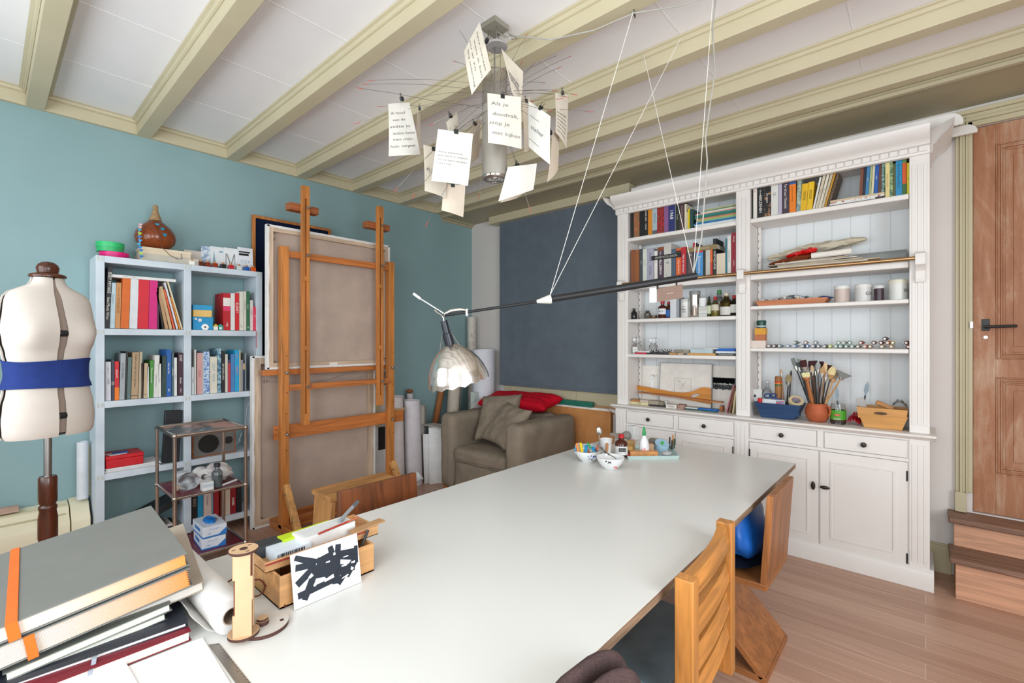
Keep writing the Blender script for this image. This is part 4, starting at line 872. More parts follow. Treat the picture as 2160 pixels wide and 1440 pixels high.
for (ang, z) in ((-95, .165), (-80, .135), (-76, .095)):
    rr = [q for q in gp if q[1] >= z][0][0]+.002; rr = {(.165): .082, (.135): .106, (.095): .121}[z]; n = (math.cos(R(ang)), math.sin(R(ang)), .25 if z > .12 else 0); heart(b, (.80+n[0]*rr, 4.055+n[1]*rr, 2.092+z), .014, 0, n)
b.build('painted_hearts', mt('#1a86a8', .5), gd)
b = MB(); b.tube([(.775, 3.99, 2.265), (.79, 3.945, 2.24), (.80, 3.93, 2.17), (.81, 3.932, 2.1), (.86, 3.94, 2.05), (.90, 3.938, 2.03), (.93, 3.942, 2.035), (.925, 3.945, 2.07)], .002, 5); b.build('leather_cord', mt('#5a3320', .6), gd)
hg = thing('heart_garland', 'string of blue, green and white paper hearts hanging down the left side of the gourd', 'garland', (.69, 3.93, 1.998))
pth = [(.70, 3.975, 2.24), (.69, 3.955, 2.2), (.688, 3.94, 2.15), (.69, 3.933, 2.10), (.693, 3.93, 2.06), (.695, 3.93, 2.02)]
b = MB(); b.tube(pth, .0012, 4); b.build('string', M_PAPER, hg)
hm = [mt('#d8b4b8'), mt('#2fa3c4'), mt('#a6cf4a'), mt('#1a7fc8'), mt('#3aa0e0'), mt('#1f6fb0')]
cnt = 11
for k in range(cnt):
    u = k/(cnt-1)*(len(pth)-1); i = min(int(u), len(pth)-2); p = Vector(pth[i]).lerp(Vector(pth[i+1]), u-i)
    b = MB(); heart(b, p+Vector((random.uniform(-.004, .004), -.004, 0)), .0115, 0); b.build('paper_heart', hm[[0, 0, 1, 2, 3, 4, 1, 3, 5, 2, 5][k]], hg)
# cards and ink bottles
G = 'cards propped behind the ink bottles on the frosted shelf'
def ycard(l, r, pt, pb_, pl, m, label, tx=None, lean=4, G=G, name='postcard', extra=None):
    a, e = onY(l, 700, pl).x, onY(r, 700, pl).x; z0 = onY((l+r)/2, pb_, pl).z; z1 = onY((l+r)/2, pt, pl).z; z0 = max(z0, 1.998)
    b = MB(); T = Matrix.Translation((0, pl, z0)) @ rot(-lean) @ Matrix.Translation((0, 0, 0)); b.T = T
    b.box(a, e, 0, .001, 0, z1-z0, 0)
    if extra: extra(b, a, e, z1-z0)
    return tag(b.build(name, [m, M_BLACK, mt('#7fa3b8')], None, 0), label, 'card', G)
ycard(389, 427, 528, 552, 4.05, mt('#cdc2b8', .8), 'beige card lying low behind the first ink bottles')
ycard(425, 444, 519, 560, 4.045, speck('#8fa6c4', '#dfe5ea', 20), 'blue printed card behind the brown ink bottles')
ycard(444, 489, 521, 562, 4.04, mt('#e4e6e8', .6), 'large white card with a small green triangle', extra=lambda b, a, e, h: (b.prism([(a+.015, .01), (a+.035, .01), (a+.025, h*.8)], -.001, 0, 'y', 2), b.box(a+.06, a+.085, -.0008, 0, h*.72, h*.8, 2)))
ycard(473, 506, 523, 568, 4.03, mt('#eceded', .6), 'white card with a striped black letter M', extra=lambda b, a, e, h: (b.bar((a+.012, 0, .0), (a+.012, 0, h*.72), .010, .0015, (1, 0, 0), 1), b.bar((a+.017, 0, h*.72), (a+.045, 0, .03), .014, .0015, (1, 0, 0), 1), b.bar((a+.045, 0, .03), (a+.07, 0, h*.72), .014, .0015, (1, 0, 0), 1), b.bar((a+.075, 0, .0), (a+.075, 0, h*.72), .006, .0015, (1, 0, 0), 1)))
ycard(502, 534, 522, 572, 4.02, mt('#e9e9ec', .6), 'white card with a black headline bar, rightmost of the propped cards', extra=lambda b, a, e, h: (b.box(a+.01, e-.02, -.0008, 0, h*.78, h*.84, 1), b.box(a+.01, e-.03, -.0008, 0, h*.66, h*.75, 1), b.text('T Z P', Matrix.Translation(((a+e)/2, -.0009, h*.4)) @ rot(90), h=.02, m=2)))
G = 'square ink bottles on the frosted shelf'
inks = [(399, 412, '#e9dfc0', 'white labelled'), (419, 431, '#5a2c1c', 'dark brown'), (433, 446, '#7c2f1c', 'red brown'), (448, 461, '#8f3316', 'rust'), (465, 479, '#2a2b2a', 'black'), (482, 495, '#c01f2c', 'bright red'), (499, 512, '#c9d2cf', 'clear'), (514, 528, '#0f56a8', 'cobalt blue'), (529, 542, '#d6521a', 'orange')]
for l, r, c, nm in inks:
    pl = 3.935; a, e = onY(l, 700, pl).x, onY(r, 700, pl).x; w = min(e-a, .034); cx = (a+e)/2; cy = pl+w/2
    o = thing('ink_bottle', 'square ink bottle of %s ink on top of the frosted shelf' % nm, 'ink bottle', (cx, cy, 1.998), 0, G)
    MB().box(cx-w/2, cx+w/2, cy-w/2, cy+w/2, 1.998, 2.030).build('ink_body', mt(c, .12), o, .003)
    b = MB(); b.lathe([(.010, 0), (.010, .012), (.009, .014), (0, .014)], (cx, cy, 2.030), 14); b.build('cap', mt('#b58a62', .4), o)
    if nm.startswith('white'): MB().box(cx-w/2+.002, cx+w/2-.002, cy-w/2-.0006, cy-w/2, 2.003, 2.022).build('label', M_WHITE, o)
b = MB(); b.box(1.013, 1.03, 3.975, 3.995, 1.998, 2.03); tag(b.build('ink_bottle', mt('#c9a040', .2), None, .003), 'small amber bottle behind the white labelled ink bottle', 'ink bottle', G)
# ================================================================ THINGS ON THE DRESSER SHELVES
def xpos(px, pl): return onX(px, 700, pl).y
def xbox(l, r, pl, z0, z1, d, c, name, label, cat, group=None, t=None, tc='#333333', bev=.001, rz=0, tf=.4):
    a, e = xpos(l, pl), xpos(r, pl); w = a-e; b = MB(); b.box(0, w, 0, d, 0, z1-z0, 0)
    if t: b.text(t, Matrix.Translation((w/2, -.0008, (z1-z0)/2)) @ rot(90), h=(z1-z0)*tf, w=w*.8, m=1)
    T = basis((pl, a, z0), (0, -1, 0), (1, 0, 0)) @ Matrix.Translation((w/2, d/2, 0)) @ rot(0, 0, rz) @ Matrix.Translation((-w/2, -d/2, 0))
    b.v = [T @ v for v in b.v]; return tag(b.build(name, [cmat(c), mt(tc, .6)], None, bev, 30), label, cat, group)
def xh(px, py, pl): return onX(px, py, pl).z
def bottle(px, pl, z0, r, h, col, label, cap='#b81f2a', lab='#e3e0da', neck=.4, group=None, glass=False, labh=(.15, .55), cat='bottle', capr=.45, name='bottle', liquid=None, xy=None, labtext=None):
    y = xpos(px, pl) if xy is None else xy[1]; x = pl+r if xy is None else xy[0]
    o = thing(name, label, cat, (x, y, z0), 0, group); c = (x, y, z0)
    hb = h*(.62 if neck else .85)
    b = MB(); b.lathe([(0, .0), (r*.92, .0), (r, .004), (r, hb), (r*.8, hb+h*.06), (r*neck, hb+h*.14), (r*neck, h*.88), (0, h*.88)] if neck else [(0, 0), (r*.94, 0), (r, .004), (r, h*.85), (0, h*.85)], c, 20)
    b.build('body', glassm(col, .05) if glass else mt(col, .12), o, 0, 50)
    if liquid: b = MB(); b.lathe([(0, .003), (r*.88, .003), (r*.88, hb*liquid[1]), (0, hb*liquid[1])], c, 18); b.build('contents', mt(liquid[0], .3), o)
    b = MB(); cr = r*capr if neck else r*1.02; b.lathe([(cr, h*.84), (cr, h*.985), (cr*.9, h), (0, h)], c, 18); b.build('cap', mt(cap, .4), o)
    if lab:
        b = MB(); b.lathe([(r*1.01, h*labh[0]), (r*1.01, h*labh[1])], c, 24, closed=False)
        if labtext: b.text(labtext, basis((x-r*1.02, y, z0+h*(labh[0]+labh[1])/2), (0, -1, 0), (0, 0, 1)), h=r*.35, w=r*1.2, m=1)
        b.build('label', [mt(lab, .7), mt('#444444', .6)], o)
    return o
S1 = 1.6425; G = 'bottles and jars on the third shelf of the dresser, left bay'
def hgt(px, py, pl, z0): return xh(px, py, pl)-z0
bottle(1335, 3.73, S1, .024, hgt(1335, 650, 3.74, S1), '#16181a', 'squat black bottle at the left end of the dresser bottle shelf', '#101112', None, .5, G)
bottle(1362.5, 3.74, S1, .03, .075, '#8a8577', 'small greenish glass jar beside the squat black bottle', '#6b6557', None, .6, G, True, name='jar', cat='jar')
bottle(1376, 3.74, S1, .028, .03, '#6a4a32', 'flat brown tin left of the large brown bottle', '#4a3526', None, 0, G, name='tin', cat='tin')
bottle(1393.5, 3.71, S1, .038, hgt(1393, 634, 3.72, S1), '#4a1c0e', 'large brown bottle with white label and red cap', '#b3202a', '#dfe2e4', .36, G, labh=(.22, .55), labtext='TERPENTIJN')
bottle(1407.5, 3.73, S1, .027, hgt(1407, 636, 3.74, S1), '#3e1a10', 'narrow brown bottle with blue and white label', '#a8202a', '#2f62a8', .4, G, labh=(.08, .5))
xbox(1413.5, 1426, 3.72, S1, xh(1419, 630, 3.72), .12, '#d6d8dc', 'carton', 'tall white carton between the brown bottles and the white canister', 'box', G)
xbox(1426, 1432, 3.73, S1, xh(1428, 626, 3.73), .12, '#9a9da3', 'carton', 'slim grey carton next to the tall white carton', 'box', G)
bottle(1442, 3.72, S1, .036, hgt(1442, 630, 3.72, S1), '#dcdad6', 'white round canister with a small black logo', '#c9c7c2', None, 0, G, name='canister', cat='canister')
b = MB(); p = Vector((3.7195, xpos(1442, 3.72), 0)); z = (S1+xh(1442, 630, 3.72))/2-.01
for dz in (-.02, .02): b.box(p.x-.0015, p.x, p.y-.014, p.y+.014, z+dz-.002, z+dz+.002)
b.text('bya', basis((p.x-.002, p.y, z), (0, -1, 0), (0, 0, 1)), h=.022); b.build('logo', M_BLACK, bpy.data.objects['canister'])
bottle(1461.5, 3.71, S1, .042, hgt(1461, 613, 3.72, S1), '#bdbdbd', 'tall shiny silver canister in the dresser', '#8a8a8a', None, 0, G, name='canister', cat='canister')
bpy.data.objects['canister.001'].children[0].data.materials[0] = M_CHROME
for i in range(3): xbox(1473.5, 1491, 3.725, S1+.0005+i*.027, S1+.0265+i*.027, .08, ['#d5d4cf', '#dedcd8', '#cfcdc6'][i], 'carton', 'small white carton beside the silver canister, %s of three' % ['bottom', 'middle', 'top'][i], 'box', G)
b = MB(); b.cyl((3.78, xpos(1482, 3.77), S1+.083), (3.78, xpos(1482, 3.77), S1+.15), .034, n=20); tag(b.build('paper_roll', M_WHITE), 'short white paper roll standing on the three white cartons', 'roll')
bottle(1494, 3.73, S1, .019, hgt(1494, 625, 3.73, S1), '#8a8f5a', 'slim olive oil bottle with black cap', '#26282c', '#c7cfae', .5, G, True, liquid=('#8f8a3a', .7))
bottle(1506, 3.72, S1, .03, hgt(1506, 625, 3.72, S1), '#c9bd8a', 'clear bottle with red cap and pale yellow liquid', '#b8202c', '#cfc7b4', .42, G, True, liquid=('#b7a860', .5), labh=(.3, .6))
bottle(1514, 3.79, S1, .036, hgt(1514, 611, 3.79, S1), '#dfe3dd', 'tall clear bottle with a green and white cap at the back', '#3f8f4a', '#e8ebe6', .5, G, True)
bottle(1528, 3.71, S1, .045, hgt(1528, 617, 3.72, S1), '#9c8b4a', 'wide amber oil bottle with cloth over its neck', '#d6c6b4', '#d9d6d0', .45, G, True, liquid=('#8f7a30', .9), labh=(.05, .4))
bottle(1546, 3.72, S1, .03, hgt(1546, 622, 3.72, S1), '#4a3a24', 'brown bottle with red cap at the right end of the bottle shelf', '#b8202c', '#d8d5cf', .42, G, True, liquid=('#5a4422', .8))
S2 = 1.3425; G = 'small things on the fourth shelf of the dresser, left bay'
for px, pl, sz, nm in ((1340, 3.73, 1, 'at the left end of the dresser shelf'), (1374.5, 3.78, .95, 'at the back of the shelf, right of the first')):
    y = xpos(px, pl); c = (pl+.035, y, S2); o = thing('glass_jar', 'clear glass jar with ground stopper %s' % nm, 'jar', c, 0, G)
    b = MB(); b.lathe([(0, 0), (.036*sz, 0), (.038*sz, .005), (.038*sz, .075*sz), (.022*sz, .092*sz), (.022*sz, .1*sz)], c, 22); b.build('body', glassm(), o, 0, 60)
    b = MB(); b.lathe([(.018*sz, .095*sz), (.03*sz, .105*sz), (.034*sz, .13*sz), (.028*sz, .148*sz), (0, .152*sz)], c, 22); b.build('stopper', glassm(), o, 0, 60)
    if sz == 1: b = MB(); b.box(pl-.0045, pl-.003, y-.022, y+.022, S2+.02, S2+.06); b.text('+', basis((pl-.005, y, S2+.04), (0, -1, 0), (0, 0, 1)), h=.012, m=1); b.build('label', [M_WHITE, mt('#3a8a7a')], o)
xbox(1339, 1363, 3.705, S2, S2+.014, .09, '#c92a44', 'pencil_tin', 'flat red tin on the dresser shelf below the glass jars', 'tin', G); xbox(1344, 1370, 3.708, S2+.0145, S2+.027, .08, '#ddd6d2', 'carton', 'flat white carton lying on the red tin', 'box', G)
random.seed(11)
for i, (px, w_) in enumerate([(1366, 14), (1379, 12), (1390, 14), (1402, 12), (1412, 10)]):
    xbox(px-w_/2, px+w_/2, 3.708+random.uniform(0, .01), S2, S2+.018+.002*(i % 2), .07, ['#232226', '#35323a', '#1d1c20', '#2c2a2e', '#3a2c2a'][i], 'eraser_block', '%s small block in the row behind the red tin' % ['jet black', 'grey black', 'deep black', 'dark slate', 'dark brown'][i], 'block', G, rz=random.uniform(-9, 9))
M_BW = speck('#17171a', '#dedede', 70, .48, .53)
for i, px in enumerate((1378, 1389, 1400, 1411)):
    y = xpos(px, 3.74)
    b = MB()
    def fn(u, v, y=y, i=i):
        a = 2*math.pi*u; q = math.pi*(v-.5); n_ = 1+.25*noise.noise(Vector((u*4, v*4, i*3.)))
        return Vector((3.74+.022*math.cos(a)*math.cos(q)*n_, y+.026*math.sin(a)*math.cos(q)*n_, S2+.0225+.012+.0125*math.sin(q)))
    b.grid(18, 10, fn); tag(b.build('charcoal_rag', M_BW, None, 0, 80), 'crumpled black and white ' + ['rag on the jet black block', 'rag, second in the row of four', 'rag, third in the row of four', 'rag nearest the tan boxes'][i], 'rag', G)
xbox(1411, 1427, 3.704, S2, S2+.017, .06, '#b98a5e', 'carton', 'small tan box in front of the grey one', 'box', G); xbox(1429, 1441, 3.706, S2, S2+.015, .06, '#c7a884', 'carton', 'tiny beige box between the tan ones', 'box', G)
xbox(1421, 1439, 3.725, S2+.0175, S2+.042, .06, '#8f8676', 'carton', 'grey brown box on top of the small tan box', 'box', G); xbox(1440, 1454, 3.73, S2+.0155, S2+.04, .06, '#a09684', 'carton', 'taupe box on the tiny beige box', 'box', G)
xbox(1451.5, 1509, 3.702, S2, S2+.017, .1, '#cf9a52', 'pencil_box', 'long honey wood pencil box with flat lid', 'box', G); xbox(1456, 1503, 3.706, S2+.0175, S2+.048, .1, '#b9c8cf', 'carton', 'pale blue carton on the honey pencil box', 'box', G)
flat('X', 1486, 1513, 3.71, S2+.0485, S2+.054, '#e0e0e0', 'folded_card', 'white folded card on the pale blue carton', 'card', G, .09, rz=6)
flat('X', 1511, 1552, 3.704, S2, S2+.018, '#18191b', 'book', 'black book with white script lying at the shelf end', 'book', G, .15, t='The Conscious Colours', wf=.45)
xbox(1509.5, 1552, 3.706, S2+.0185, S2+.034, .14, '#d5dbe3', 'carton', 'flat white box on the black script book', 'box', G); xbox(1512, 1551, 3.71, S2+.0345, S2+.05, .13, '#2160b8', 'carton', 'flat blue box on top of the white one', 'box', G, rz=-3)
flat('X', 1514, 1552, 3.715, S2+.0505, S2+.056, '#3f7fcb', 'book', 'thin light blue booklet at the top of the right hand pile', 'book', G, .12, rz=3)
# right bay, white tubs and the tray with tubes
S3 = 1.7065
tr = thing('wooden_tray', 'sloping sided wooden tray full of paint tubes on the dresser shelf', 'tray', (3.76, xpos(1668, 3.72), S3))
ya, yb_ = xpos(1593, 3.71), xpos(1746, 3.71); M_TRAY = wood('#c47a50', 'y', .85, .5)
def traymesh(b, x0, x1, ya, yb_, z0, h, fl, t=.006):
    # ya > yb_; walls flare outwards by fl
    for s in (0, 1):
        xa, xb = (x0, x0+t) if s == 0 else (x1-t, x1); f = -fl*.4 if s == 0 else fl*.4
        b.add([(xa, yb_+fl, z0), (xb, yb_+fl, z0), (xb, ya-fl, z0), (xa, ya-fl, z0), (xa+f, yb_, z0+h), (xb+f, yb_, z0+h), (xb+f, ya, z0+h), (xa+f, ya, z0+h)], [(0, 3, 2, 1), (4, 5, 6, 7), (0, 1, 5, 4), (1, 2, 6, 5), (2, 3, 7, 6), (3, 0, 4, 7)])
        y0_, y1_ = (yb_, yb_+t) if s == 0 else (ya-t, ya); g = fl if s == 0 else -fl
        b.add([(x0+t, y0_+g, z0), (x1-t, y0_+g, z0), (x1-t, y1_+g, z0), (x0+t, y1_+g, z0), (x0+t, y0_, z0+h), (x1-t, y0_, z0+h), (x1-t, y1_, z0+h), (x0+t, y1_, z0+h)], [(0, 3, 2, 1), (4, 5, 6, 7), (0, 1, 5, 4), (1, 2, 6, 5), (2, 3, 7, 6), (3, 0, 4, 7)])
    b.box(x0, x1, yb_+fl, ya-fl, z0, z0+t)
b = MB(); traymesh(b, 3.715, 3.86, ya, yb_, S3, .038, .02); b.build('tray_body', M_TRAY, tr, .001)
def tube_obj(p, ang, label, c, G, tilt=0, L=.11, r=.013, cap='#e4e2dc', z=None):
    # a paint tube lying down: cap end, shoulder, body flattened towards the crimp
    b = MB(); n = 14; T = at(p, 0, 0, ang) @ rot(0, tilt)
    rings = [(0, 0.55, 0.55, 1), (.012, .55, .55, 1), (.0125, .3, .3, 0), (.02, 1, 1, 0), (.055, 1, .95, 0), (.085, 1.15, .5, 0), (.105, 1.3, .12, 0), (L, 1.3, .06, 0)]
    vs = []; fs = []; ms = []
    for (x, sy, sz, mi) in rings:
        for k in range(n): a = 2*math.pi*k/n; vs.append((x, r*sy*math.cos(a), r*sz*math.sin(a)))
    b.add(vs[:2*n], [(k, (k+1) % n, n+(k+1) % n, n+k) for k in range(n)]+[tuple(range(n))[::-1], tuple(range(n, 2*n))], 1, T)
    rest = vs[2*n:]; m_ = len(rings)-2
    b.add(rest, [(j*n+k, j*n+(k+1) % n, (j+1)*n+(k+1) % n, (j+1)*n+k) for j in range(m_-1) for k in range(n)]+[tuple(range(n))[::-1], tuple((m_-1)*n+k for k in range(n))], 0, T)
    return tag(b.build('paint_tube', [cmat(c), mt(cap, .4)], None, 0, 50), label, 'paint tube', G)
random.seed(21); G = 'paint tubes in the wooden tray'
nms = ['white', 'silver grey', 'blue banded', 'pale', 'black capped', 'dull grey', 'off-white', 'light blue', 'dark', 'cream', 'pewter', 'snowy', 'ash grey', 'indigo']
for i in range(14):
    y = ya-.045-(ya-yb_-.1)*i/13; hump = .022*math.exp(-((i-7)/2.5)**2)
    tube_obj((3.74+random.uniform(0, .02), y, S3+.038+hump+random.uniform(0, .004)), random.uniform(-75, 75), '%s paint tube lying in the wooden tray of tubes' % nms[i], ['#d8dadc', '#a9adb2', '#8fa0bd', '#cfd4d8', '#c0c2c4', '#85888c', '#dedcd6', '#9fb4c8', '#4a4d52', '#ded8c4', '#777b80', '#e6e8ea', '#a6a8a8', '#3a4a8a'][i], G, 0, .11, .012, ['#e4e2dc', '#22242a'][i % 3 == 1])
for i, (l, r, pt, c, lc, lab, tx) in enumerate([(1755, 1793, 602, '#cbb8ad', '#e5e3e0', 'beige paint tub with white lid, left of the three white tubs', None), (1799, 1840, 599, '#d7d5d2', '#e3e1de', 'white plastic tub with a black square logo', 'GO'), (1841, 1866, 602, '#3e2832', '#d9d6d4', 'dark purple paint jar with white lid between the tubs', None), (1870, 1917, 589, '#dfdfdb', '#e2dccb', 'largest white tub at the right end of the dresser shelf', 'IIII')]):
    pl = 3.72; ya_, ye = xpos(l, pl), xpos(r, pl); rr = (ya_-ye)/2*.93; cx, cy = pl+rr, (ya_+ye)/2; h = xh((l+r)/2, pt, pl)-S3+.002
    o = thing('plastic_tub', lab, 'tub', (cx, cy, S3), 0, 'tubs on the third shelf of the dresser, right bay')
    b = MB(); b.lathe([(rr*.93, 0), (rr*.96, h*.82), (0, h*.82)], (cx, cy, S3), 32); b.build('body', mt(c, .35), o)
    b = MB(); b.lathe([(rr, h*.8), (rr*1.01, h*.84), (rr, h*.97), (rr*.93, h), (0, h)], (cx, cy, S3), 32); b.build('lid', mt(lc, .4), o)
    if tx: b = MB(); a = -.75 if i == 1 else -.95; n = Vector((math.cos(math.pi+(-a)), math.sin(math.pi-a), 0)); q = Vector((cx, cy, S3+h*.45))+n*rr*.965; b.text(tx, basis(q, Vector((0, 0, 1)).cross(n), (0, 0, 1)), h=.02, w=.035); b.build('label', M_BLACK, o)
# rolls of paper etc on the rail shelf
S4 = 1.936; G = 'papers on the rail shelf of the dresser'
def crumple(name, label, cat, y0, y1, x0, x1, zf, m, amp=.01, nu=36, nv=14, seed=0, group=None, th=.001):
    b = MB(); b.sheet(nu, nv, lambda u, v: Vector((x0+(x1-x0)*v, y1+(y0-y1)*u, zf(u, v)+amp*abs(noise.noise(Vector((u*6+seed, v*3, seed))))+amp*.5*abs(noise.noise(Vector((u*15+seed, v*8, seed)))))), th)
    return tag(b.build(name, m, None, 0, 60), label, cat, group)
z = S4+.001
for i, (l, r, c, nm) in enumerate([(1622, 1815, '#cfc4b4', 'cream'), (1610, 1770, '#b9b0a6', 'grey'), (1628, 1800, '#e0d9d0', 'white'), (1632, 1792, '#8c7f72', 'brown edged'), (1625, 1830, '#d9d2c6', 'ivory'), (1640, 1856, '#cbb79b', 'kraft coloured')]):
    flat('X', l, r, 3.70, z, z+.0065, mt(c, .8), 'sketch_folder', '%s folder in the paper pile on the rail shelf' % nm, 'folder', G, .22, dy=.004*i, rz=random.uniform(-2, 2), bookish=(i % 2 == 0)); z += .0072
y0, y1 = xpos(1840, 3.75), xpos(1612, 3.75)
for i, (l, r, c, nm) in enumerate([(1640, 1822, '#c9bba6', 'sand'), (1618, 1760, '#a89c90', 'mouse grey'), (1634, 1806, '#ddd5ca', 'eggshell'), (1650, 1790, '#b7a58c', 'light brown')]):
    flat('X', l, r, 3.715, z, z+.0065, mt(c, .8), 'sketch_folder', '%s folder near the top of the paper pile on the rail shelf' % nm, 'folder', G, .2, rz=random.uniform(-3, 3), bookish=(i % 2 == 1)); z += .0072
def mass(name, label, cat, pl, pr_, x0, x1, za, zb, ha, hb, m, seed, rough=.5):
    # crumpled bulk running along the shelf: za, zb heights of its underside at the left and right end, ha, hb its own thickness
    ya, ye = xpos(pl, x0), xpos(pr_, x0); b = MB()
    def fn(u, v):
        a = 2*math.pi*v; q = math.sin(math.pi*min(1, max(0, u*1.0)))**.4; n_ = 1+rough*(noise.noise(Vector((u*7+seed, math.cos(a)*1.5, math.sin(a)*1.5)))+.6*abs(noise.noise(Vector((u*19+seed, math.cos(a)*3, math.sin(a)*3)))))
        h = (ha+(hb-ha)*u)/2; cz = za+(zb-za)*u+h
        return Vector(((x0+x1)/2+(x1-x0)/2*math.cos(a)*q*n_*.8, ya+(ye-ya)*u, max(za+(zb-za)*u, cz+h*math.sin(a)*q*n_)))
    b.grid(60, 28, fn); return tag(b.build(name, m, None, 0, 50), label, cat)
mass('suede_offcut', 'rust brown suede piece draped over the folder pile on the rail shelf', 'cloth', 1618, 1712, 3.705, 3.80, z-.022, z+.006, .03, .04, fabric('#7a3a1e', 200), 2)
b = MB(); b.cyl((3.73, xpos(1712, 3.73), z+.022), (3.73, xpos(1797, 3.73), z+.028), .02, n=20); tag(b.build('paper_roll', M_PAPER), 'short rolled white sheet lying on the rail shelf pile', 'roll')
mass('silk_scarf', 'crumpled vivid red silk on the rail shelf papers', 'cloth', 1655, 1722, 3.74, 3.82, z+.026, z+.05, .028, .045, mt('#d81414', .4), 6, .8)
mass('blue_cloth', 'folded dull blue cloth behind the red silk', 'cloth', 1716, 1782, 3.81, 3.87, z+.004, z+.004, .05, .05, fabric('#54608c', 200), 9, .3)
mass('wrapping_paper', 'large crumpled cream wrapping paper on top of the rail shelf pile', 'paper', 1612, 1828, 3.81, 3.93, z+.028, z+.085, .06, .07, mt('#cfc3ac', .8), 4, .6)
b = MB(); b.cyl((3.88, xpos(1800, 3.88), S4+.05), (3.88, .085, S4+.05), .048, n=26); tag(b.build('paper_roll', noisy('grey_roll', '#8b8f8e', '#a1a5a3', 5, .7)), 'thick grey paper roll lying at the back of the rail shelf', 'roll')
# tube shelf
S5 = 1.4045
o = xbox(1583.8, 1614.5, 3.715, S5, S5+.052, .09, '#e0cfc4', 'wooden_box', 'pale wooden box at the bottom of the box tower', 'box'); xbox(1592, 1613.5, 3.725, S5+.0525, S5+.095, .06, '#b8683a', 'wooden_box', 'terracotta coloured box, second in the box tower', 'box')
xbox(1592, 1614.5, 3.725, S5+.0955, S5+.142, .06, '#d89a1c', 'carton', 'mustard yellow box under the green tin', 'box')
o = thing('round_tin', 'dark green round tin on top of the box tower', 'tin', (3.757, xpos(1603.5, 3.725), S5+.1425)); c = (3.757, xpos(1603.5, 3.725), S5+.1425)
b = MB(); b.lathe([(.031, 0), (.031, .036), (0, .036)], c, 26); b.build('body', mt('#123c33', .35), o); b = MB(); b.lathe([(.0325, .036), (.0325, .052), (.03, .056), (0, .056)], c, 26); b.build('lid', mt('#0f4a3e', .3), o); b = MB(); b.lathe([(.0314, .008), (.0314, .02)], c, 26, closed=False); b.build('label', mt('#9fb6b4', .5), o)
G = 'paint tubes in a row on the tube shelf of the dresser'
tubes = [(297, 830, '#8f8a88', 'white'), (352, 828, '#77686a', 'mauve'), (408, 832, '#7f8f9c', 'grey'), (495, 832, '#9fb2c8', 'pale blue'), (560, 832, '#8fa6c4', 'light blue'), (568, 797, '#6f7d7a', 'green grey'), (650, 835, '#5f6e86', 'slate blue'), (700, 837, '#5a78a8', 'mid blue'), (680, 803, '#a88f84', 'rosy'), (755, 838, '#8a93a0', 'bluish grey'), (812, 835, '#7a7e86', 'iron grey'), (785, 800, '#8f8f98', 'lilac grey'), (875, 842, '#6f7470', 'moss grey'), (932, 838, '#bcc862', 'lime green'), (992, 840, '#8fb0a4', 'mint'), (1040, 842, '#7fa294', 'green'), (1022, 803, '#9fbcae', 'pale green'), (1072, 800, '#a8b0a4', 'sage'), (1100, 842, '#86a096', 'sea green'), (1138, 806, '#7fa096', 'bluish green'), (1160, 842, '#93a8a0', 'celadon'), (1222, 845, '#8a7f70', 'khaki'), (1252, 802, '#8f4a44', 'brick red'), (1292, 842, '#cf8a78', 'salmon pink'), (1350, 838, '#9a7a60', 'tan'), (1388, 815, '#74524a', 'brown'), (1462, 803, '#6a2a26', 'maroon'), (1500, 770, '#4f4a48', 'charcoal'), (1530, 806, '#a8603a', 'burnt orange'), (1470, 845, '#a89a78', 'straw'), (1585, 788, '#b09a58', 'ochre'), (1570, 840, '#c9a07a', 'peach'), (1725, 805, '#7c2c24', 'oxblood'), (1745, 842, '#a03a34', 'scarlet brown')]
random.seed(4)
for i, (zx, zy, c, nm) in enumerate(tubes):
    px = 1560+zx/4.909; py = 560+zy/4.909; pl = 3.705; p = onX(px, py, pl); zz = max(p.z, S5+.0135)
    lvl = 0 if zy > 822 else (1 if zy > 780 else 2); zz = S5+.0135+lvl*.0245
    tube_obj((pl+random.uniform(0, .006), p.y, zz), random.uniform(-7, 7), '%s paint tube, round cap forward, on the dresser tube shelf' % nm, c, G, 0, .115, .0128, '#e3e1dc')
crumple('foil_pack', 'crumpled silver foil pack among the paint tubes at the shelf end', 'foil pack', xpos(1911, 3.70), xpos(1880, 3.70), 3.702, 3.74, lambda u, v: S5+.004+.026*math.sin(math.pi*u), mt('#a9adb4', .35), .008, 16, 6, 3)
# ================================================================ DRESSER WORKTOP
ZW = .9068
def pane(name, label, cat, l, r, pt, x, m, lean=6, t=.004, frame=None, draw=None, group=None):
    ya, ye = xpos(l, x), xpos(r, x); h = (xh((l+r)/2, pt, x)-ZW)/math.cos(R(lean)); w = ya-ye
    # stands on the worktop and leans back against the boards
    T = basis((x-math.tan(R(lean))*h*.5, ya, ZW+.001), (0, -1, 0), (1, 0, 0)) @ rot(-lean)
    o = thing(name, label, cat, (x, (ya+ye)/2, ZW), 0, group)
    b = MB(); b.T = T; b.box(0, w, 0, t, 0, h, 0); b.build('panel', m, o)
    if frame: 
        b = MB(); b.T = T; f = .006
        for q in ((0, f, 0, h), (w-f, w, 0, h), (f, w-f, 0, f), (f, w-f, h-f, h)): b.box(q[0], q[1], -.006, t, q[2], q[3])
        b.build('frame', frame, o, .001)
    if draw: b = MB(); b.T = T; draw(b, w, h); b.build('drawing', mt('#8a8784', .8), o)
    return o
M_CHAR1 = speck('#efeeec', '#4b4a4b', 7, .5, .75, .7); M_CHAR2 = speck('#f0f0f0', '#161618', 9, .52, .7, .7)
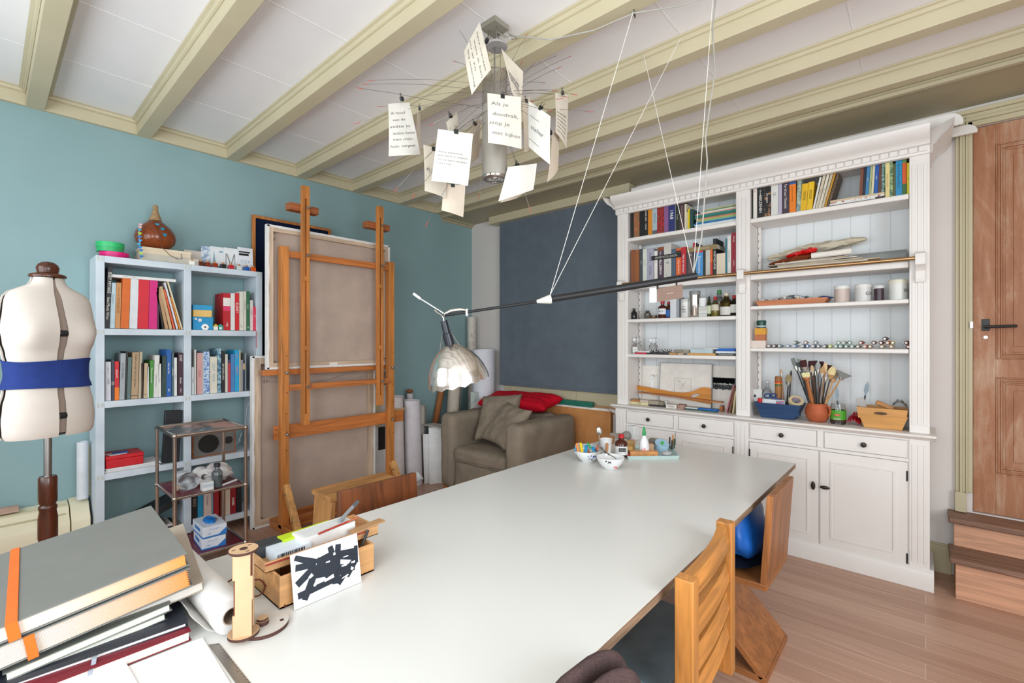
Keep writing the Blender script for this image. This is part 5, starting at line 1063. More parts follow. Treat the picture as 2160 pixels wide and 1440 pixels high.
def ink_strokes(b, w, h):
    random.seed(8); b.box(w*.3, w*.62, -.001, 0, h*.30, h*.305); b.box(w*.3, w*.62, -.001, 0, h*.64, h*.645); b.box(w*.3, w*.303, -.001, 0, h*.3, h*.64); b.box(w*.617, w*.62, -.001, 0, h*.3, h*.64)
    for k in range(14):
        x = w*(.36+.2*random.random()); z = h*(.36+.2*random.random()); b.tube([(x, -.001, z), (x+random.uniform(-.01, .012), -.001, z+.012), (x+random.uniform(-.005, .016), -.001, z+random.uniform(-.02, .025))], .0005, 4)
pane('charcoal_drawing', 'tall charcoal drawing on white paper left of the framed sketch', 'drawing', 1352, 1391, 771, 3.93, M_PAPER, 3, .002, draw=None)
b = MB()
for (px, a) in ((1375, .012), (1379, .006), (1385, .004)): y = xpos(px, 3.93); b.box(3.9255, 3.9275, y-a, y+a, ZW+.05, ZW+.25)
b.build('charcoal_strokes', M_CHAR2, bpy.data.objects['charcoal_drawing'])
pane('framed_sketch', 'framed pencil sketch with a wide cream mount standing on the dresser worktop', 'picture', 1391, 1502, 766, 3.905, mt('#e6ded5', .7), 5, .006, mt('#9fa2a6', .3), ink_strokes)
pane('charcoal_drawing', 'charcoal drawing with a dark horizontal band right of the framed sketch', 'drawing', 1503, 1551, 772, 3.94, M_PAPER, 2, .002)
b = MB(); ya, ye = xpos(1504, 3.93), xpos(1550, 3.93)
for z0, z1, k in ((.212, .252, 40), (.192, .197, 26), (.165, .185, 22)):
    for i in range(k):
        u = ya+(ye-ya)*(i+.5)/k; b.box(3.9335, 3.935, u-.004, u+.004, ZW+z0-random.uniform(0, .012), ZW+z1)
b.build('charcoal_band', M_BLACK, bpy.data.objects['charcoal_drawing.001'])
M_HONEY = wood('#c8802c', 'y', .85, .35)
X_ = 3.86
def P5(x, y, pl): p = onX(1280+x/5.144, 600+y/5.144, pl); return (p.y, max(p.z, ZW+.001))
poly = [P5(*q, X_) for q in ((305, 1090), (420, 1108), (570, 1138), (720, 1165), (820, 1172), (900, 1166), (970, 1142), (1010, 1120), (1050, 1112), (1105, 1118), (1128, 1150), (1130, 1290), (900, 1262), (700, 1225), (500, 1190), (312, 1136))]
hole = [P5(*q, X_) for q in ((905, 1205), (935, 1188), (975, 1180), (1005, 1184), (1000, 1200), (960, 1222), (920, 1226))]
# the board is built as strips around its hand hole
b = MB(); cut = 905
fr = thing('wooden_curve', 'large honey coloured wooden drafting curve with an oval hand hole', 'drafting curve', (X_, (poly[0][0]+poly[10][0])/2, ZW))
def top_at(x):
    pts = [(305, 1090), (420, 1108), (570, 1138), (720, 1165), (820, 1172), (900, 1166), (970, 1142), (1010, 1120), (1050, 1112), (1105, 1118), (1130, 1135)]
    for (a, c), (e, f) in zip(pts, pts[1:]):
        if a <= x <= e: return c+(f-c)*(x-a)/(e-a)
    return 1135
def bot_at(x): return 1136+(x-312)*(1300-1136)/(1130-312)
N = 56; hs = lambda x: max(0, 1-((x-955)/52.)**2)**.5
for i in range(N):
    xa = 305+(1130-305)*i/N; xb = 305+(1130-305)*(i+1)/N; xm = (xa+xb)/2; h_ = hs(xm)*19; cy = 1203-(xm-955)*.24
    segs = [(top_at, bot_at)] if h_ <= 0 else None
    if segs: qs = [((xa, top_at(xa)), (xb, top_at(xb)), (xb, bot_at(xb)), (xa, bot_at(xa)))]
    else:
        ha, hb_ = hs(xa)*19, hs(xb)*19; ca, cb = 1203-(xa-955)*.24, 1203-(xb-955)*.24
        qs = [((xa, top_at(xa)), (xb, top_at(xb)), (xb, cb-hb_), (xa, ca-ha)), ((xa, ca+ha), (xb, cb+hb_), (xb, bot_at(xb)), (xa, bot_at(xa)))]
    for q in qs: b.prism([P5(p[0], p[1], X_) for p in q], X_, X_+.012, 'x')
bm_ = b.build('board', M_HONEY, fr); 
b = MB(); p0 = P5(345, 1165, 3.80); p1 = P5(1262, 1278, 3.80); b.bar((3.80, p0[0], p0[1]-.0), (3.80, p1[0], max(p1[1], ZW+.012)), .05, .009, (0, 0, 1)); p2 = P5(1245, 1262, 3.80)
b.box(3.775, 3.83, p2[0]-.014, p2[0]+.008, ZW+.003, ZW+.045); tag(b.build('t_square', wood('#a86434', 'y', .8, .5), None, .001), 'long reddish wooden T square lying in front of the drafting curve', 't-square')
G = 'small boxes and blocks on the left half of the dresser worktop'
S0 = ZW
def wbox(x0, x1, pl, h, d, c, label, z=0, rz=0, name='carton', t=None, tc='#333333', cat='box'): return xbox(1280+x0/5.144, 1280+x1/5.144, pl, S0+z+.0002, S0+z+h, d, c, name, label, cat, G, rz=rz, t=t, tc=tc)
wbox(255, 450, 3.735, .022, .06, '#d9cf9a', 'pale yellow box at the left end of the dresser worktop', t='DAAD')
wbox(262, 350, 3.73, .022, .05, wood('#a8713f', 'y'), 'small wooden box on the pale yellow box', .0225, 8)
wbox(355, 455, 3.74, .02, .05, '#cdb9b0', 'pinkish carton next to the small wooden box', .0225, -4)
wbox(458, 632, 3.725, .011, .07, '#2a2a2c', 'flat black box with white marks in the front row')
wbox(455, 560, 3.735, .033, .06, '#a39581', 'grey beige cardboard box on the flat black box', .0115, 3); wbox(565, 612, 3.735, .03, .055, '#8c7d6a', 'narrow brown box on the flat black box', .0115, 3)
wbox(640, 755, 3.70, .03, .06, '#dcd5cc', 'white printed carton in the front row', 0, 2, t='MARK'); wbox(757, 835, 3.70, .036, .07, speck('#7d5a44', '#b09080', 60), 'speckled brown wooden block in the front row', 0, 4, 'wood_block', cat='block')
wbox(622, 655, 3.77, .05, .02, '#cfccc6', 'small upright white card between the boxes', 0, 0, 'card', cat='card')
wbox(850, 1190, 3.705, .009, .05, '#2e5a58', 'flat dark green pencil tin with white lettering', 0, -3, 'pencil_tin', 'CASTELL   pastel', '#e0e0e0', 'tin')
wbox(850, 985, 3.72, .01, .035, '#d9d6d0', 'white pencil tin resting on the dark green one', .0095, -3, 'pencil_tin', cat='tin'); wbox(990, 1200, 3.712, .012, .045, '#1b66b8', 'bright blue pencil tin resting on the dark green one', .0095, -4, 'pencil_tin', cat='tin')
G = 'thin books leaning at the right end of the left dresser bay'
row('X', 3.75, ZW+.0003, 'leaning at the left bay end', G, [(1530.5, 1533.5, 812, '#b06a74', 'dusty rose thin book', {'lean': 14, 'd': .12}), (1536, 1540.5, 818, '#7a4a2c', 'brown thin book', {'lean': 12, 'd': .12}), (1544, 1547.5, 824, '#d6c49c', 'straw thin book', {'lean': 7, 'd': .12})])
# ---- right bay worktop (zoom frame 5: scale 4.909 from (1560, 740))
def Q(x, y): return 1560+x/4.909, 740+y/4.909
def yq(x, pl): return xpos(1560+x/4.909, pl)
def zq(x, y, pl): return onX(*Q(x, y), pl).z
# blue tray
o = thing('painted_tray', 'dark blue painted wooden tray with sloping sides on the dresser worktop', 'tray', (3.76, (yq(90, 3.69)+yq(640, 3.69))/2, ZW))
b = MB(); traymesh(b, 3.70, 3.86, .925, yq(640, 3.70), ZW+.0004, .105, .045, .008); b.build('tray_body', wood('#1f4068', 'y', .75, .5), o, .001)
yL = .925; yR = yq(640, 3.70)
b = MB(); b.box(3.73, 3.76, yq(460, 3.72), yq(215, 3.72), ZW+.06, ZW+.128); tag(b.build('glue_box', [mt('#dfe2e4')], None, .001), 'white tube box with rainbow end lying in the blue tray', 'box')
g = bpy.data.objects['glue_box']
b = MB(); b.box(3.7285, 3.7295, yq(455, 3.72), yq(375, 3.72), ZW+.064, ZW+.124); b.build('rainbow_print', speck('#d84a3a', '#3a9ac8', 30, .4, .6, .5, '#e8c83a'), g)
b = MB(); b.cyl((3.715, yq(212, 3.715), ZW+.085), (3.715, yq(212, 3.715), ZW+.135), .013, .015, n=16); tag(b.build('glue_tube_cap', mt('#c81822', .4)), 'tiny bright red cap of the glue tube in the blue tray', 'pot')  # red cap of the glue tube, set down as a loose piece
b = MB(); b.T = basis((3.79, yq(185, 3.79), ZW+.10), (0, -1, 0), (1, 0, 0)); b.box(-.04, .03, 0, .003, 0, .09); b.box(-.03, -.01, -.001, 0, .03, .05, 1); tag(b.build('price_card', [mt('#dddcda'), M_BLACK]), 'white card tag standing in the left of the blue tray', 'card')
def ring(b, c, R_, r, T, n=24, k=8, m=None):
    def fn(u, v): a = 2*math.pi*u; q = 2*math.pi*v; return T @ Vector(((R_+r*math.cos(q))*math.cos(a), (R_+r*math.cos(q))*math.sin(a), r*math.sin(q)))
    b.grid(n, k, fn, m)
sc = thing('scissors', 'scissors with dark blue loop handles in the blue tray', 'scissors', (3.76, yq(290, 3.76), ZW+.1))
b = MB(); 
for k in (0, 1): ring(b, None, .021, .0045, basis((3.765, yq(290+55*k, 3.765), ZW+.15+.004*k), (0, -1, .1*k), (.8, 0, .6)))
b.bar((3.765, yq(330, 3.765), ZW+.145), (3.765, yq(455, 3.765), ZW+.12), .012, .01); b.build('handles', mt('#1d3f7a', .4), sc)
tp = thing('tape_roll', 'roll of cream masking tape leaning in the blue tray', 'tape roll', (3.75, yq(580, 3.75), ZW+.09)); T = basis((3.75, yq(583, 3.75), ZW+.125), (0, -1, -.35), (.75, 0, .6))
b = MB(); b.lathe([(.028, -.012), (.046, -.012), (.046, .012), (.028, .012), (.028, -.012)], n=30, T=T, closed=False); b.build('tape', mt('#d3bf92', .6), tp)
b = MB(); b.lathe([(.0265, -.0122), (.028, -.0122), (.028, .0122), (.0265, .0122), (.0265, -.0122)], n=30, T=T, closed=False); b.build('core', mt('#b59aa8', .7), tp)
b = MB(); b.box(3.735, 3.825, yq(605, 3.72), yq(490, 3.72), ZW+.02, ZW+.09); tag(b.build('slate_box', mt('#3a5f88', .5), None, .002), 'dull blue box under the masking tape in the blue tray', 'box')
# glass swing top bottle
sb = thing('swing_top_bottle', 'clear glass swing top bottle behind the blue tray', 'bottle', (3.91, yq(285, 3.91), ZW)); c = (3.91, yq(285, 3.91), ZW+.0005)
b = MB(); b.lathe([(0, 0), (.036, 0), (.038, .006), (.037, .13), (.028, .165), (.015, .195), (.013, .225), (.015, .23), (.011, .232)], c, 24); b.build('bottle_body', glassm(), sb, 0, 60)
b = MB(); b.lathe([(0, .228), (.014, .23), (.014, .24), (0, .25)], c, 16); b.build('stopper', M_WHITE, sb)
b = MB(); b.tube([(c[0]-.016, c[1]-.01, c[2]+.19), (c[0]-.03, c[1]+.01, c[2]+.215), (c[0]-.018, c[1]+.0, c[2]+.245), (c[0]-.004, c[1], c[2]+.25)], .0012, 5); b.tube([(c[0]-.016, c[1]-.012, c[2]+.185), (c[0]-.03, c[1]+.03, c[2]+.17), (c[0]-.02, c[1]+.035, c[2]+.12)], .0012, 5); b.build('wire_clasp', M_STEEL, sb)
# brushes
def brush(p0, p1, wd, hl, bc, hc, label, G, kind='flat', fl=.03, cap='#a9a6a0', hr=.004, fc=None):
    p0 = Vector(p0); p1 = Vector(p1); d = (p1-p0); L = d.length; d.normalize(); o = thing('paint_brush', label, 'paintbrush', p0, 0, G)
    a = p0+d*(L-hl-fl); b_ = p0+d*(L-hl)
    b = MB(); b.tube([p0, p0.lerp(a, .5), a], [hr*.7, hr*1.25, hr], 8); b.build('handle', mt(hc, .45), o)
    side = Vector((0, -1, 0)); side = (side-d*side.dot(d)).normalized(); th = Vector(d).cross(side)
    T = Matrix((side, th, d)).transposed().to_4x4()
    def sec(b, rings):
        vs = []; n = 14
        for (q, w, t) in rings:
            T.translation = q
            for k in range(n): an = 2*math.pi*k/n; vs.append(T @ Vector((w*math.cos(an), t*math.sin(an), 0)))
        m_ = len(rings); b.add(vs, [(j*n+k, j*n+(k+1) % n, (j+1)*n+(k+1) % n, (j+1)*n+k) for j in range(m_-1) for k in range(n)]+[tuple(range(n))[::-1], tuple((m_-1)*n+k for k in range(n))])
    b = MB(); sec(b, [(a, hr, hr), (a+d*fl*.5, max(hr, wd*.42), hr*1.1), (b_, wd*.46, max(.004, wd*.16))]); b.build('ferrule', mt(fc or cap, .25, .9 if not fc else 0), o)
    e = p0+d*L; w2 = {'flat': (.5, .47), 'round': (.5, .12), 'fan': (.95, 1.35), 'filbert': (.56, .25)}[kind]
    b = MB(); sec(b, [(b_, wd*.45, max(.004, wd*.15)), (b_.lerp(e, .55), wd*w2[0], max(.005, wd*.17)), (e, wd*w2[1], .0022)]); b.build('bristles', noisy('bristle', bc, shade(bc, 1.35), 160, .9, .4) if bc not in BR else BR[bc], o); BR.setdefault(bc, o.children[-1].data.materials[0])
BR = {}
G = 'brushes standing in the terracotta pot'
# pot
pc = (3.755, yq(805, 3.755), ZW+.0004); pr = (yq(665, 3.755)-yq(940, 3.755))/2*.96
pt = thing('terracotta_pot', 'round terracotta pot with a small side handle holding many brushes', 'pot', pc)
b = MB(); b.lathe([(0, 0), (pr*.62, 0), (pr*.85, .02), (pr, .055), (pr*.97, .085), (pr*.82, .112), (pr*.78, .122), (pr*.72, .124), (pr*.72, .116), (pr*.85, .08), (pr*.6, .01), (0, .006)], pc, 36); b.build('pot_body', noisy('terracotta', '#a64f2c', '#c4683f', 12, .7, .15), pt, 0, 60)
b = MB(); b.tube([(pc[0]-pr*.45, pc[1]-pr*.72, pc[2]+.112), (pc[0]-pr*.55, pc[1]-pr*.98, pc[2]+.108), (pc[0]-pr*.6, pc[1]-pr*1.08, pc[2]+.08), (pc[0]-pr*.5, pc[1]-pr*.95, pc[2]+.045)], .0065, 8); b.build('handle', BR.setdefault('terra', noisy('terracotta_handle', '#a9522e', '#c0653d', 12, .7, .1)), pt)
def pq(x, y, pl): p = onX(*Q(x, y), pl); return (p.x, p.y, p.z)
brl = [(655, 95, 3.74, .034, .04, '#3c1d1d', '#5a3b2a', 'flat', 'wide flat brush with dark maroon bristles, leftmost of the maroon ones'), (758, 100, 3.78, .045, .035, '#3b1c20', '#8a5a34', 'flat', 'wide flat brush with dark maroon bristles near the middle'), (850, 108, 3.80, .022, .035, '#38191d', '#6a4a34', 'flat', 'narrow brush with dark maroon bristles right of the grey ones'),
       (925, 145, 3.80, .03, .03, '#3a1a1e', '#9a6a40', 'flat', 'maroon bristle brush, rightmost of the maroon ones'), (748, 150, 3.745, .016, .035, '#b59a78', '#3a2a20', 'filbert', 'slender brush with sandy bristles left of centre'), (778, 155, 3.77, .018, .03, '#6a6a6a', '#2a2a2a', 'flat', 'small flat brush with steel grey bristles'), (812, 108, 3.76, .026, .045, '#8a8a8a', '#777777', 'round', 'pointed brush with light grey bristles and glassy ferrule'),
       (890, 122, 3.75, .02, .05, '#c4a27c', '#a07850', 'filbert', 'long filbert brush with tan bristles right of centre'), (862, 160, 3.74, .024, .04, '#a3825c', '#2a1f1a', 'round', 'round brush with brown tan tip and dark handle'), (970, 165, 3.75, .034, .045, '#c9b083', '#4a2f1e', 'filbert', 'broad brush with straw coloured bristles on the right'),
       (1000, 200, 3.77, .03, .05, '#7b6a58', '#d0a060', 'filbert', 'long brush with grey brown bristles leaning right'), (548, 75, 3.80, .022, .05, '#6f7470', '#23282c', 'flat', 'tall slate handled brush with grey green bristles at the far left'), (612, 78, 3.81, .02, .03, '#8a8c84', '#3a3f44', 'flat', 'tall thin brush with pale grey bristles behind the maroon brush'), (600, 118, 3.79, .018, .03, '#4a4e50', '#4a5054', 'flat', 'dark grey brush leaning left beside the tall slate one'),
       (700, 210, 3.75, .016, .03, '#8a7a68', '#3a2418', 'round', 'short round brush half hidden behind the wide wooden brush'), (835, 230, 3.735, .014, .05, '#6a6f74', '#8a1a24', 'round', 'small brush with glossy dark red handle part'), (905, 210, 3.76, .018, .035, '#9a9aa0', '#1a1a1c', 'flat', 'black handled flat brush with silver ferrule'), (730, 130, 3.79, .02, .03, '#59504a', '#5f4a38', 'flat', 'dark brown haired brush at the back of the pot')]
random.seed(12)
for (x, y, pl, wd, hl, bc, hc, kd, lab) in brl:
    top = pq(x, y, pl); u = (x-805)/320; base_ = (pc[0]+random.uniform(-.02, .02), pc[1]-u*.03+random.uniform(-.006, .006), pc[2]+.03)
    brush(base_, top, wd*1.25, hl*1.2, bc, hc, lab, G, kd, fc=None if kd != 'filbert' or random.random() < .6 else '#b58a5a')
tp_ = pq(1085, 225, 3.735); brush((pc[0]-.005, pc[1]-.012, pc[2]+.05), tp_, .036, .035, '#6f6f6c', '#c49a62', 'fan brush with grey bristles and light wood handle leaning right', G, 'fan', hr=.0045, fl=.02)
t_ = pq(680, 225, 3.715); brush((pc[0]-.005, pc[1]+.015, pc[2]+.06), t_, .05, .03, '#d6c08e', '#a8622e', 'wide flat wooden brush with cream bristles at the front of the pot', G, 'flat', fl=.025, hr=.011, fc='#a8622e')
for k, (x, y) in enumerate(((850, 420), (860, 400))): pass
# bamboo piece and brushes in a glass jar left of the pot
b = MB(); bx = 3.84; c = (bx, yq(402, bx), ZW+.0005); h_ = zq(402, 262, bx)-ZW
bo = thing('bamboo_whisk', 'bamboo cylinder banded with red, orange and green tape behind the blue tray', 'bamboo cylinder', c)
b.lathe([(0, 0), (.021, 0), (.023, h_*.97), (.019, h_), (0, h_)], c, 18); b.build('bamboo', wood('#a9703c', 'z', .6, .6, 30), bo)
for z0, z1, cc in ((.76, .80, '#3f6b3a'), (.81, .84, '#e07a1c'), (.845, .875, '#c8281e')): b = MB(); b.lathe([(.0238, h_*z0), (.0238, h_*z1)], c, 18, closed=False); b.build('tape_band', mt(cc, .5), bo)
jc = (3.85, yq(485, 3.85), ZW+.0005)
jo = thing('glass_jar', 'small glass jar holding three brushes behind the blue tray', 'jar', jc); b = MB(); b.lathe([(0, 0), (.03, 0), (.031, .08), (.029, .09), (.027, .09), (.027, .006), (0, .006)], jc, 22); b.build('jar_body', glassm(), jo, 0, 60)
G = 'brushes in the small glass jar'
brush((3.845, jc[1]+.005, jc[2]+.02), pq(425, 185, 3.84), .014, .035, '#b08a68', '#a0704a', 'slender tan brush leaning left in the small glass jar', G, 'round'); brush((3.85, jc[1], jc[2]+.02), pq(510, 245, 3.845), .04, .05, '#8a7a5a', '#1b1b1d', 'broad dark handled brush with olive brown bristles in the glass jar', G, 'filbert'); brush((3.86, jc[1]-.01, jc[2]+.02), pq(535, 200, 3.86), .016, .04, '#4a4a48', '#2a2a2a', 'thin dark brush at the back of the glass jar', G, 'round')
# labelled jar, knives
lc = (3.74, yq(1020, 3.74), ZW+.0004); lr = (yq(935, 3.74)-yq(1110, 3.74))/2*.95
lj = thing('labelled_jar', 'empty glass jar with bright green label beside the terracotta pot', 'jar', lc)
b = MB(); b.lathe([(0, 0), (lr*.9, 0), (lr, .008), (lr, .105), (lr*.85, .12), (lr*.84, .132), (lr*.78, .132), (lr*.78, .12), (lr*.94, .1), (lr*.94, .01), (0, .006)], lc, 28); b.build('jar_body', glassm(), lj, 0, 60)
b = MB(); b.lathe([(lr*1.01, .022), (lr*1.01, .092)], lc, 30, closed=False, m=0)
nn = Vector((-.9, .43, 0)).normalized() if 0 else Vector((-1, -.0, 0)); q_ = Vector(lc)+nn*(lr*1.02)
b.lathe([(lr*1.012, .012), (lr*1.012, .03)], lc, 30, closed=False, m=2)
T = basis(q_+Vector((0, 0, .062)), (0, -1, 0), (0, 0, 1)); b.sphere((0, 0, 0), .018, 14, 1, sx=1, sy=.45, sz=.1, T=T)
b.text('granja', T @ Matrix.Translation((0, 0, .003)), h=.006, w=.028, m=3); b.text('cacao', basis(q_+Vector((-.001, 0, .036)), (0, -1, 0), (0, 0, 1)), h=.009, w=.04, m=3)
b.build('label', [mt('#4f9e2a', .5), mt('#c8503a', .5), mt('#3a2a1c', .5), mt('#e8e4c8', .5)], lj)
b = MB(); b.lathe([(0, .0065), (lr*.93, .0065), (lr*.93, .02), (0, .02)], lc, 24); b.build('contents', mt('#201a16', .4), lj)
def knife(p0, p1, w, label, hc='#3f4346'):
    o = thing('palette_knife', label, 'palette knife', p0); p0 = Vector(p0); p1 = Vector(p1); d = p1-p0
    b = MB(); b.tube([p0, p0+d*.55], [.004, .005], 8); b.build('handle', mt(hc, .5), o)
    side = Vector((0, -1, 0)); side = (side-d.normalized()*side.dot(d.normalized())).normalized(); dn = d.normalized(); T = Matrix((side, dn.cross(side), dn)).transposed().to_4x4(); T.translation = p0+d*.55
    L = d.length*.45; b = MB(); b.prism([(-.003, 0), (.003, 0), (w/2, L*.35), (w*.45, L*.7), (0, L), (-w*.45, L*.7), (-w/2, L*.35)], -.0006, .0006, 'z', T=T @ Matrix(((1, 0, 0, 0), (0, 0, 1, 0), (0, 1, 0, 0), (0, 0, 0, 1)))); b.build('blade', mt('#6f777c', .3, .8), o)
knife((lc[0]+.005, lc[1], lc[2]+.03), pq(1008, 360, 3.75), .02, 'slate grey palette knife standing in the green labelled jar')
knife((3.80, yq(1268, 3.80), ZW+.08), pq(1330, 312, 3.80), .026, 'tall dark palette knife standing in the light wood trays')
b = MB(); b.T = basis((3.78, yq(1275, 3.78), ZW+.115), (0, -1, 0), (1, 0, 0)) @ rot(0, -14); b.box(-.022, .022, 0, .006, 0, .062); tag(b.build('scraper', mt('#b9b2ae', .5), None, .002), 'grey plastic scraper blade beside the tall palette knife', 'scraper')
crumple('red_bag', 'crumpled shiny red plastic bag between the jar and the wooden trays', 'bag', yq(1255, 3.75), yq(1105, 3.75), 3.73, 3.86, lambda u, v: ZW+.004+.055*math.sin(math.pi*min(1, u*.9+.05))*(.35+.65*v), mt('#c8142c', .3), .03, 26, 12, 7)
# two stacked light wooden trays
G = 'light wood trays on the dresser worktop'
for k, (z0, h, l, r, lab) in enumerate(((ZW+.0004, .085, 1232, 1745, 'lower light beech wooden tray with hand slot at the right of the worktop'), (ZW+.058, .068, 1212, 1745, 'upper light beech tray with an open hand slot, stacked in the lower one'))):
    pl = 3.705 if k == 0 else 3.70; ya = yq(l, pl); ye = max(yq(r, pl), .076)
    if k == 1: ye = .0765
    o = thing('wooden_tray', lab, 'tray', (3.78, (ya+ye)/2, z0), 0, G)
    b = MB(); traymesh(b, pl, 3.87, ya, ye, z0, h, .028 if k == 0 else .008, .007); b.build('tray_body', wood('#cd9554', 'y', .88, .5), o, .001)
    b = MB(); cyy = (ya+ye)/2+.005; zz = z0+h*.55
    b.prism([(cyy+.03*math.cos(a)*1.1 if abs(math.cos(a)) < .99 else cyy+.033*math.cos(a), zz+.009*math.sin(a)) for a in [2*math.pi*i/20 for i in range(20)]], pl-.0045, pl-.0035, 'x')
    b.build('hand_slot', mt('#5a4028' if k else '#b8854a', .7), o)
b = MB(); b.T = basis((3.755, yq(1490, 3.75), ZW+.128), (0, -1, 0), (1, 0, 0)) @ rot(0, 24); b.box(-.048, .048, 0, .022, 0, .026); tag(b.build('sanding_block', wood('#c2854c', 'y', .85, .5), None, .006), 'rounded beech sanding block lying on top of the wooden trays', 'block')
crumple('clear_bag', 'crinkled clear plastic bag in the right corner of the wooden trays', 'bag', yq(1735, 3.77), yq(1580, 3.77), 3.76, 3.86, lambda u, v: ZW+.13+.03*math.sin(math.pi*u), glassm('#e8eaea', .25), .03, 20, 10, 5)
# ================================================================ STACK OF BIG SKETCHBOOKS (left foreground)
def slab_T(pr_, pl_, zr, zl, ext=1.0, ylock=None):
    # local frame: origin at the right front corner, x to the left along the front edge, y away from the viewer, z up
    a = onZ(pr_[0], pr_[1], zr); c = onZ(pl_[0], pl_[1], zl); d = (c-a); return a, d
def big_book(name, label, cat, a, d, L, D, t, cc, pages, G=None, cov=.003, inset=.006, layers=0):
    d = d.normalized(); h = Vector((d.x, d.y, 0)).normalized(); back = Vector((-h.y, h.x, 0)); back = back if back.y > 0 else -back
    up = d.cross(back); up = up if up.z > 0 else -up
    T = Matrix((-d, back, up)).transposed().to_4x4(); T.translation = a+d*L
    o = thing(name, label, cat, a+d*L/2, 0, G)
    b = MB(); b.T = T; b.box(0, L, 0, D, -cov, 0); b.box(0, L, 0, D, -t, -t+cov); b.box(0, cov, 0, D, -t+cov, -cov) if 0 else None
    b.box(0, L, D-cov, D, -t+cov, -cov); b.build('cover', cmat(cc), o, .0008)
    b = MB(); b.T = T
    if layers:
        hh = (t-2*cov)/layers
        for i in range(layers): b.box(inset, L-inset-(.003 if i % 2 else 0), inset*.7, D-cov, -t+cov+i*hh, -t+cov+(i+.8)*hh)
    else: b.box(inset, L-inset, inset*.7, D-cov-.0005, -t+cov+.0002, -cov-.0002)
    b.build('pages', cmat(pages), o); return o, T
def pages_orange(c1, c2):
    m, b, nt = base('orange_pages', c1, .75)
    tc = nt.nodes.new('ShaderNodeTexCoord'); sp = nt.nodes.new('ShaderNodeSeparateXYZ'); nt.links.new(tc.outputs['Generated'], sp.inputs[0])
    mixcol(nt, b, sp.outputs[0], c2, c1, .35, .98); return m
M_GREYC = fabric('#797974', 700, .8, .03, .12)
PO = pages_orange('#e88a2c', '#e2d2c4')
TZ0 = .7405
a = onZ(395, 1165, .93); dd = Vector((-.487, .02, -.074)).normalized()
s1, T1 = big_book('sketchbook', 'large grey cloth sketchbook with orange page edges, topmost of the stack', 'sketchbook', a, dd, .42, .478, .034, M_GREYC, PO, 'large grey sketchbooks stacked on the table corner')
a2 = onZ(401, 1197, .8925); d2 = Vector((-.487, .03, -.0745)).normalized()
s2, T2_ = big_book('sketchbook', 'second large grey sketchbook, its thick orange pages fanned out', 'sketchbook', a2, d2, .42, .46, .048, M_GREYC, PO, 'large grey sketchbooks stacked on the table corner', layers=14)
b = MB(); b.T = T1; xs = .42-.30; 
b.box(xs-.008, xs+.010, -.004, .482, .0003, .0022); b.box(xs-.008, xs+.010, -.006, -.004, -.036, .0022); b.box(xs-.008, xs+.010, .4795, .482, -.036, .0022); b.build('elastic_band', mt('#e0691a', .8), s1, .0006)
b = MB(); b.T = T2_; b.box(xs+.012, xs+.028, -.006, -.003, -.05, .0); b.build('elastic_band', mt('#e0691a', .8), s2)
G = 'flat books stacked under the big grey sketchbooks'
zt = .843; 
L_ = [('beige cardboard box file under the second sketchbook, its corner sticking out', (430, 1226), (200, 1290), (.836, .805), .022, .20, .50, '#b8a998', '#d8d0c6', 'box_file', 'box file'),
      ('moss grey cloth book, third from the top of the stack', (362, 1272), (100, 1362), (.812, .785), .018, .28, .38, '#7d7f76', '#d9d5c9', 'book', 'book'),
      ('dark green book with pale page edges under the moss grey one', (352, 1292), (60, 1393), (.793, .768), .017, .28, .40, '#3a443f', '#d9d6cc', 'book', 'book'),
      ('dark navy hardback with ribbon marker lying above the red book', (397, 1312), (100, 1412), (.775, .767), .010, .42, .36, '#2b2d38', '#dcdad6', 'book', 'book'),
      ('crimson hardback with cream pages at the bottom of the stack', (404, 1330), (100, 1446), (.764, .7635), .0225, .42, .38, '#7e1528', '#ddd2c6', 'book', 'book')]
for lab, p_, q_, zt, t, L, D, c, pg, nm, ct in L_:
    a = onZ(*p_, zt[0]); e = onZ(*q_, zt[0]); e = a+(e-a).normalized()*L; e.z = zt[1]; o, T = big_book(nm, lab, ct, a, e-a, L, D, t, c, pg, G, .0016, .005)
    if 'navy' in lab:
        b = MB(); x = L-.17; 
        b.sheet(10, 1, lambda u, v: T @ Vector((x-.01*u+.008*v, .0-.05*u, -.003-.012*u*u*1.0+.004*math.sin(u*9))), .0006); b.build('ribbon_marker', mt('#9aa0ac', .5), o)
# papers and ruler at the bottom edge
a = onZ(427, 1347, TZ0); b = MB()
p = [onZ(427, 1347, TZ0), onZ(490, 1452, TZ0), onZ(250, 1520, TZ0), onZ(262, 1412, TZ0)]
b.prism([(q.x, q.y) for q in p], TZ0, TZ0+.004, 'z'); tag(b.build('paper_pad', M_WHITE), 'blank white paper pad in front of the book stack at the table edge', 'paper')
p = [onZ(262, 1392, TZ0+.006), onZ(300, 1460, TZ0+.006), onZ(60, 1540, TZ0+.006), onZ(120, 1440, TZ0+.006)]
b = MB(); b.prism([(q.x, q.y) for q in p], TZ0+.0045, TZ0+.008, 'z'); tag(b.build('paper_sheet', M_WHITE), 'blank white sheet lying over the paper pad at the lower left', 'paper')
p = [onZ(440, 1360, TZ0), onZ(462, 1357, TZ0), onZ(536, 1450, TZ0), onZ(508, 1456, TZ0)]
b = MB(); b.prism([(q.x, q.y) for q in p], TZ0, TZ0+.0012, 'z')
for k in range(16): q0 = p[0].lerp(p[3], (k+.5)/16); q1 = p[1].lerp(p[2], (k+.5)/16); qm = q1.lerp(q0, .18 if k % 5 else .35); b.bar((q1.x, q1.y, TZ0+.0014), (qm.x, qm.y, TZ0+.0014), .0005, .0003, m=1)
tag(b.build('steel_ruler', [mt('#8c8680', .35, .7), M_BLACK]), 'steel ruler lying on the table beside the paper pad', 'ruler')
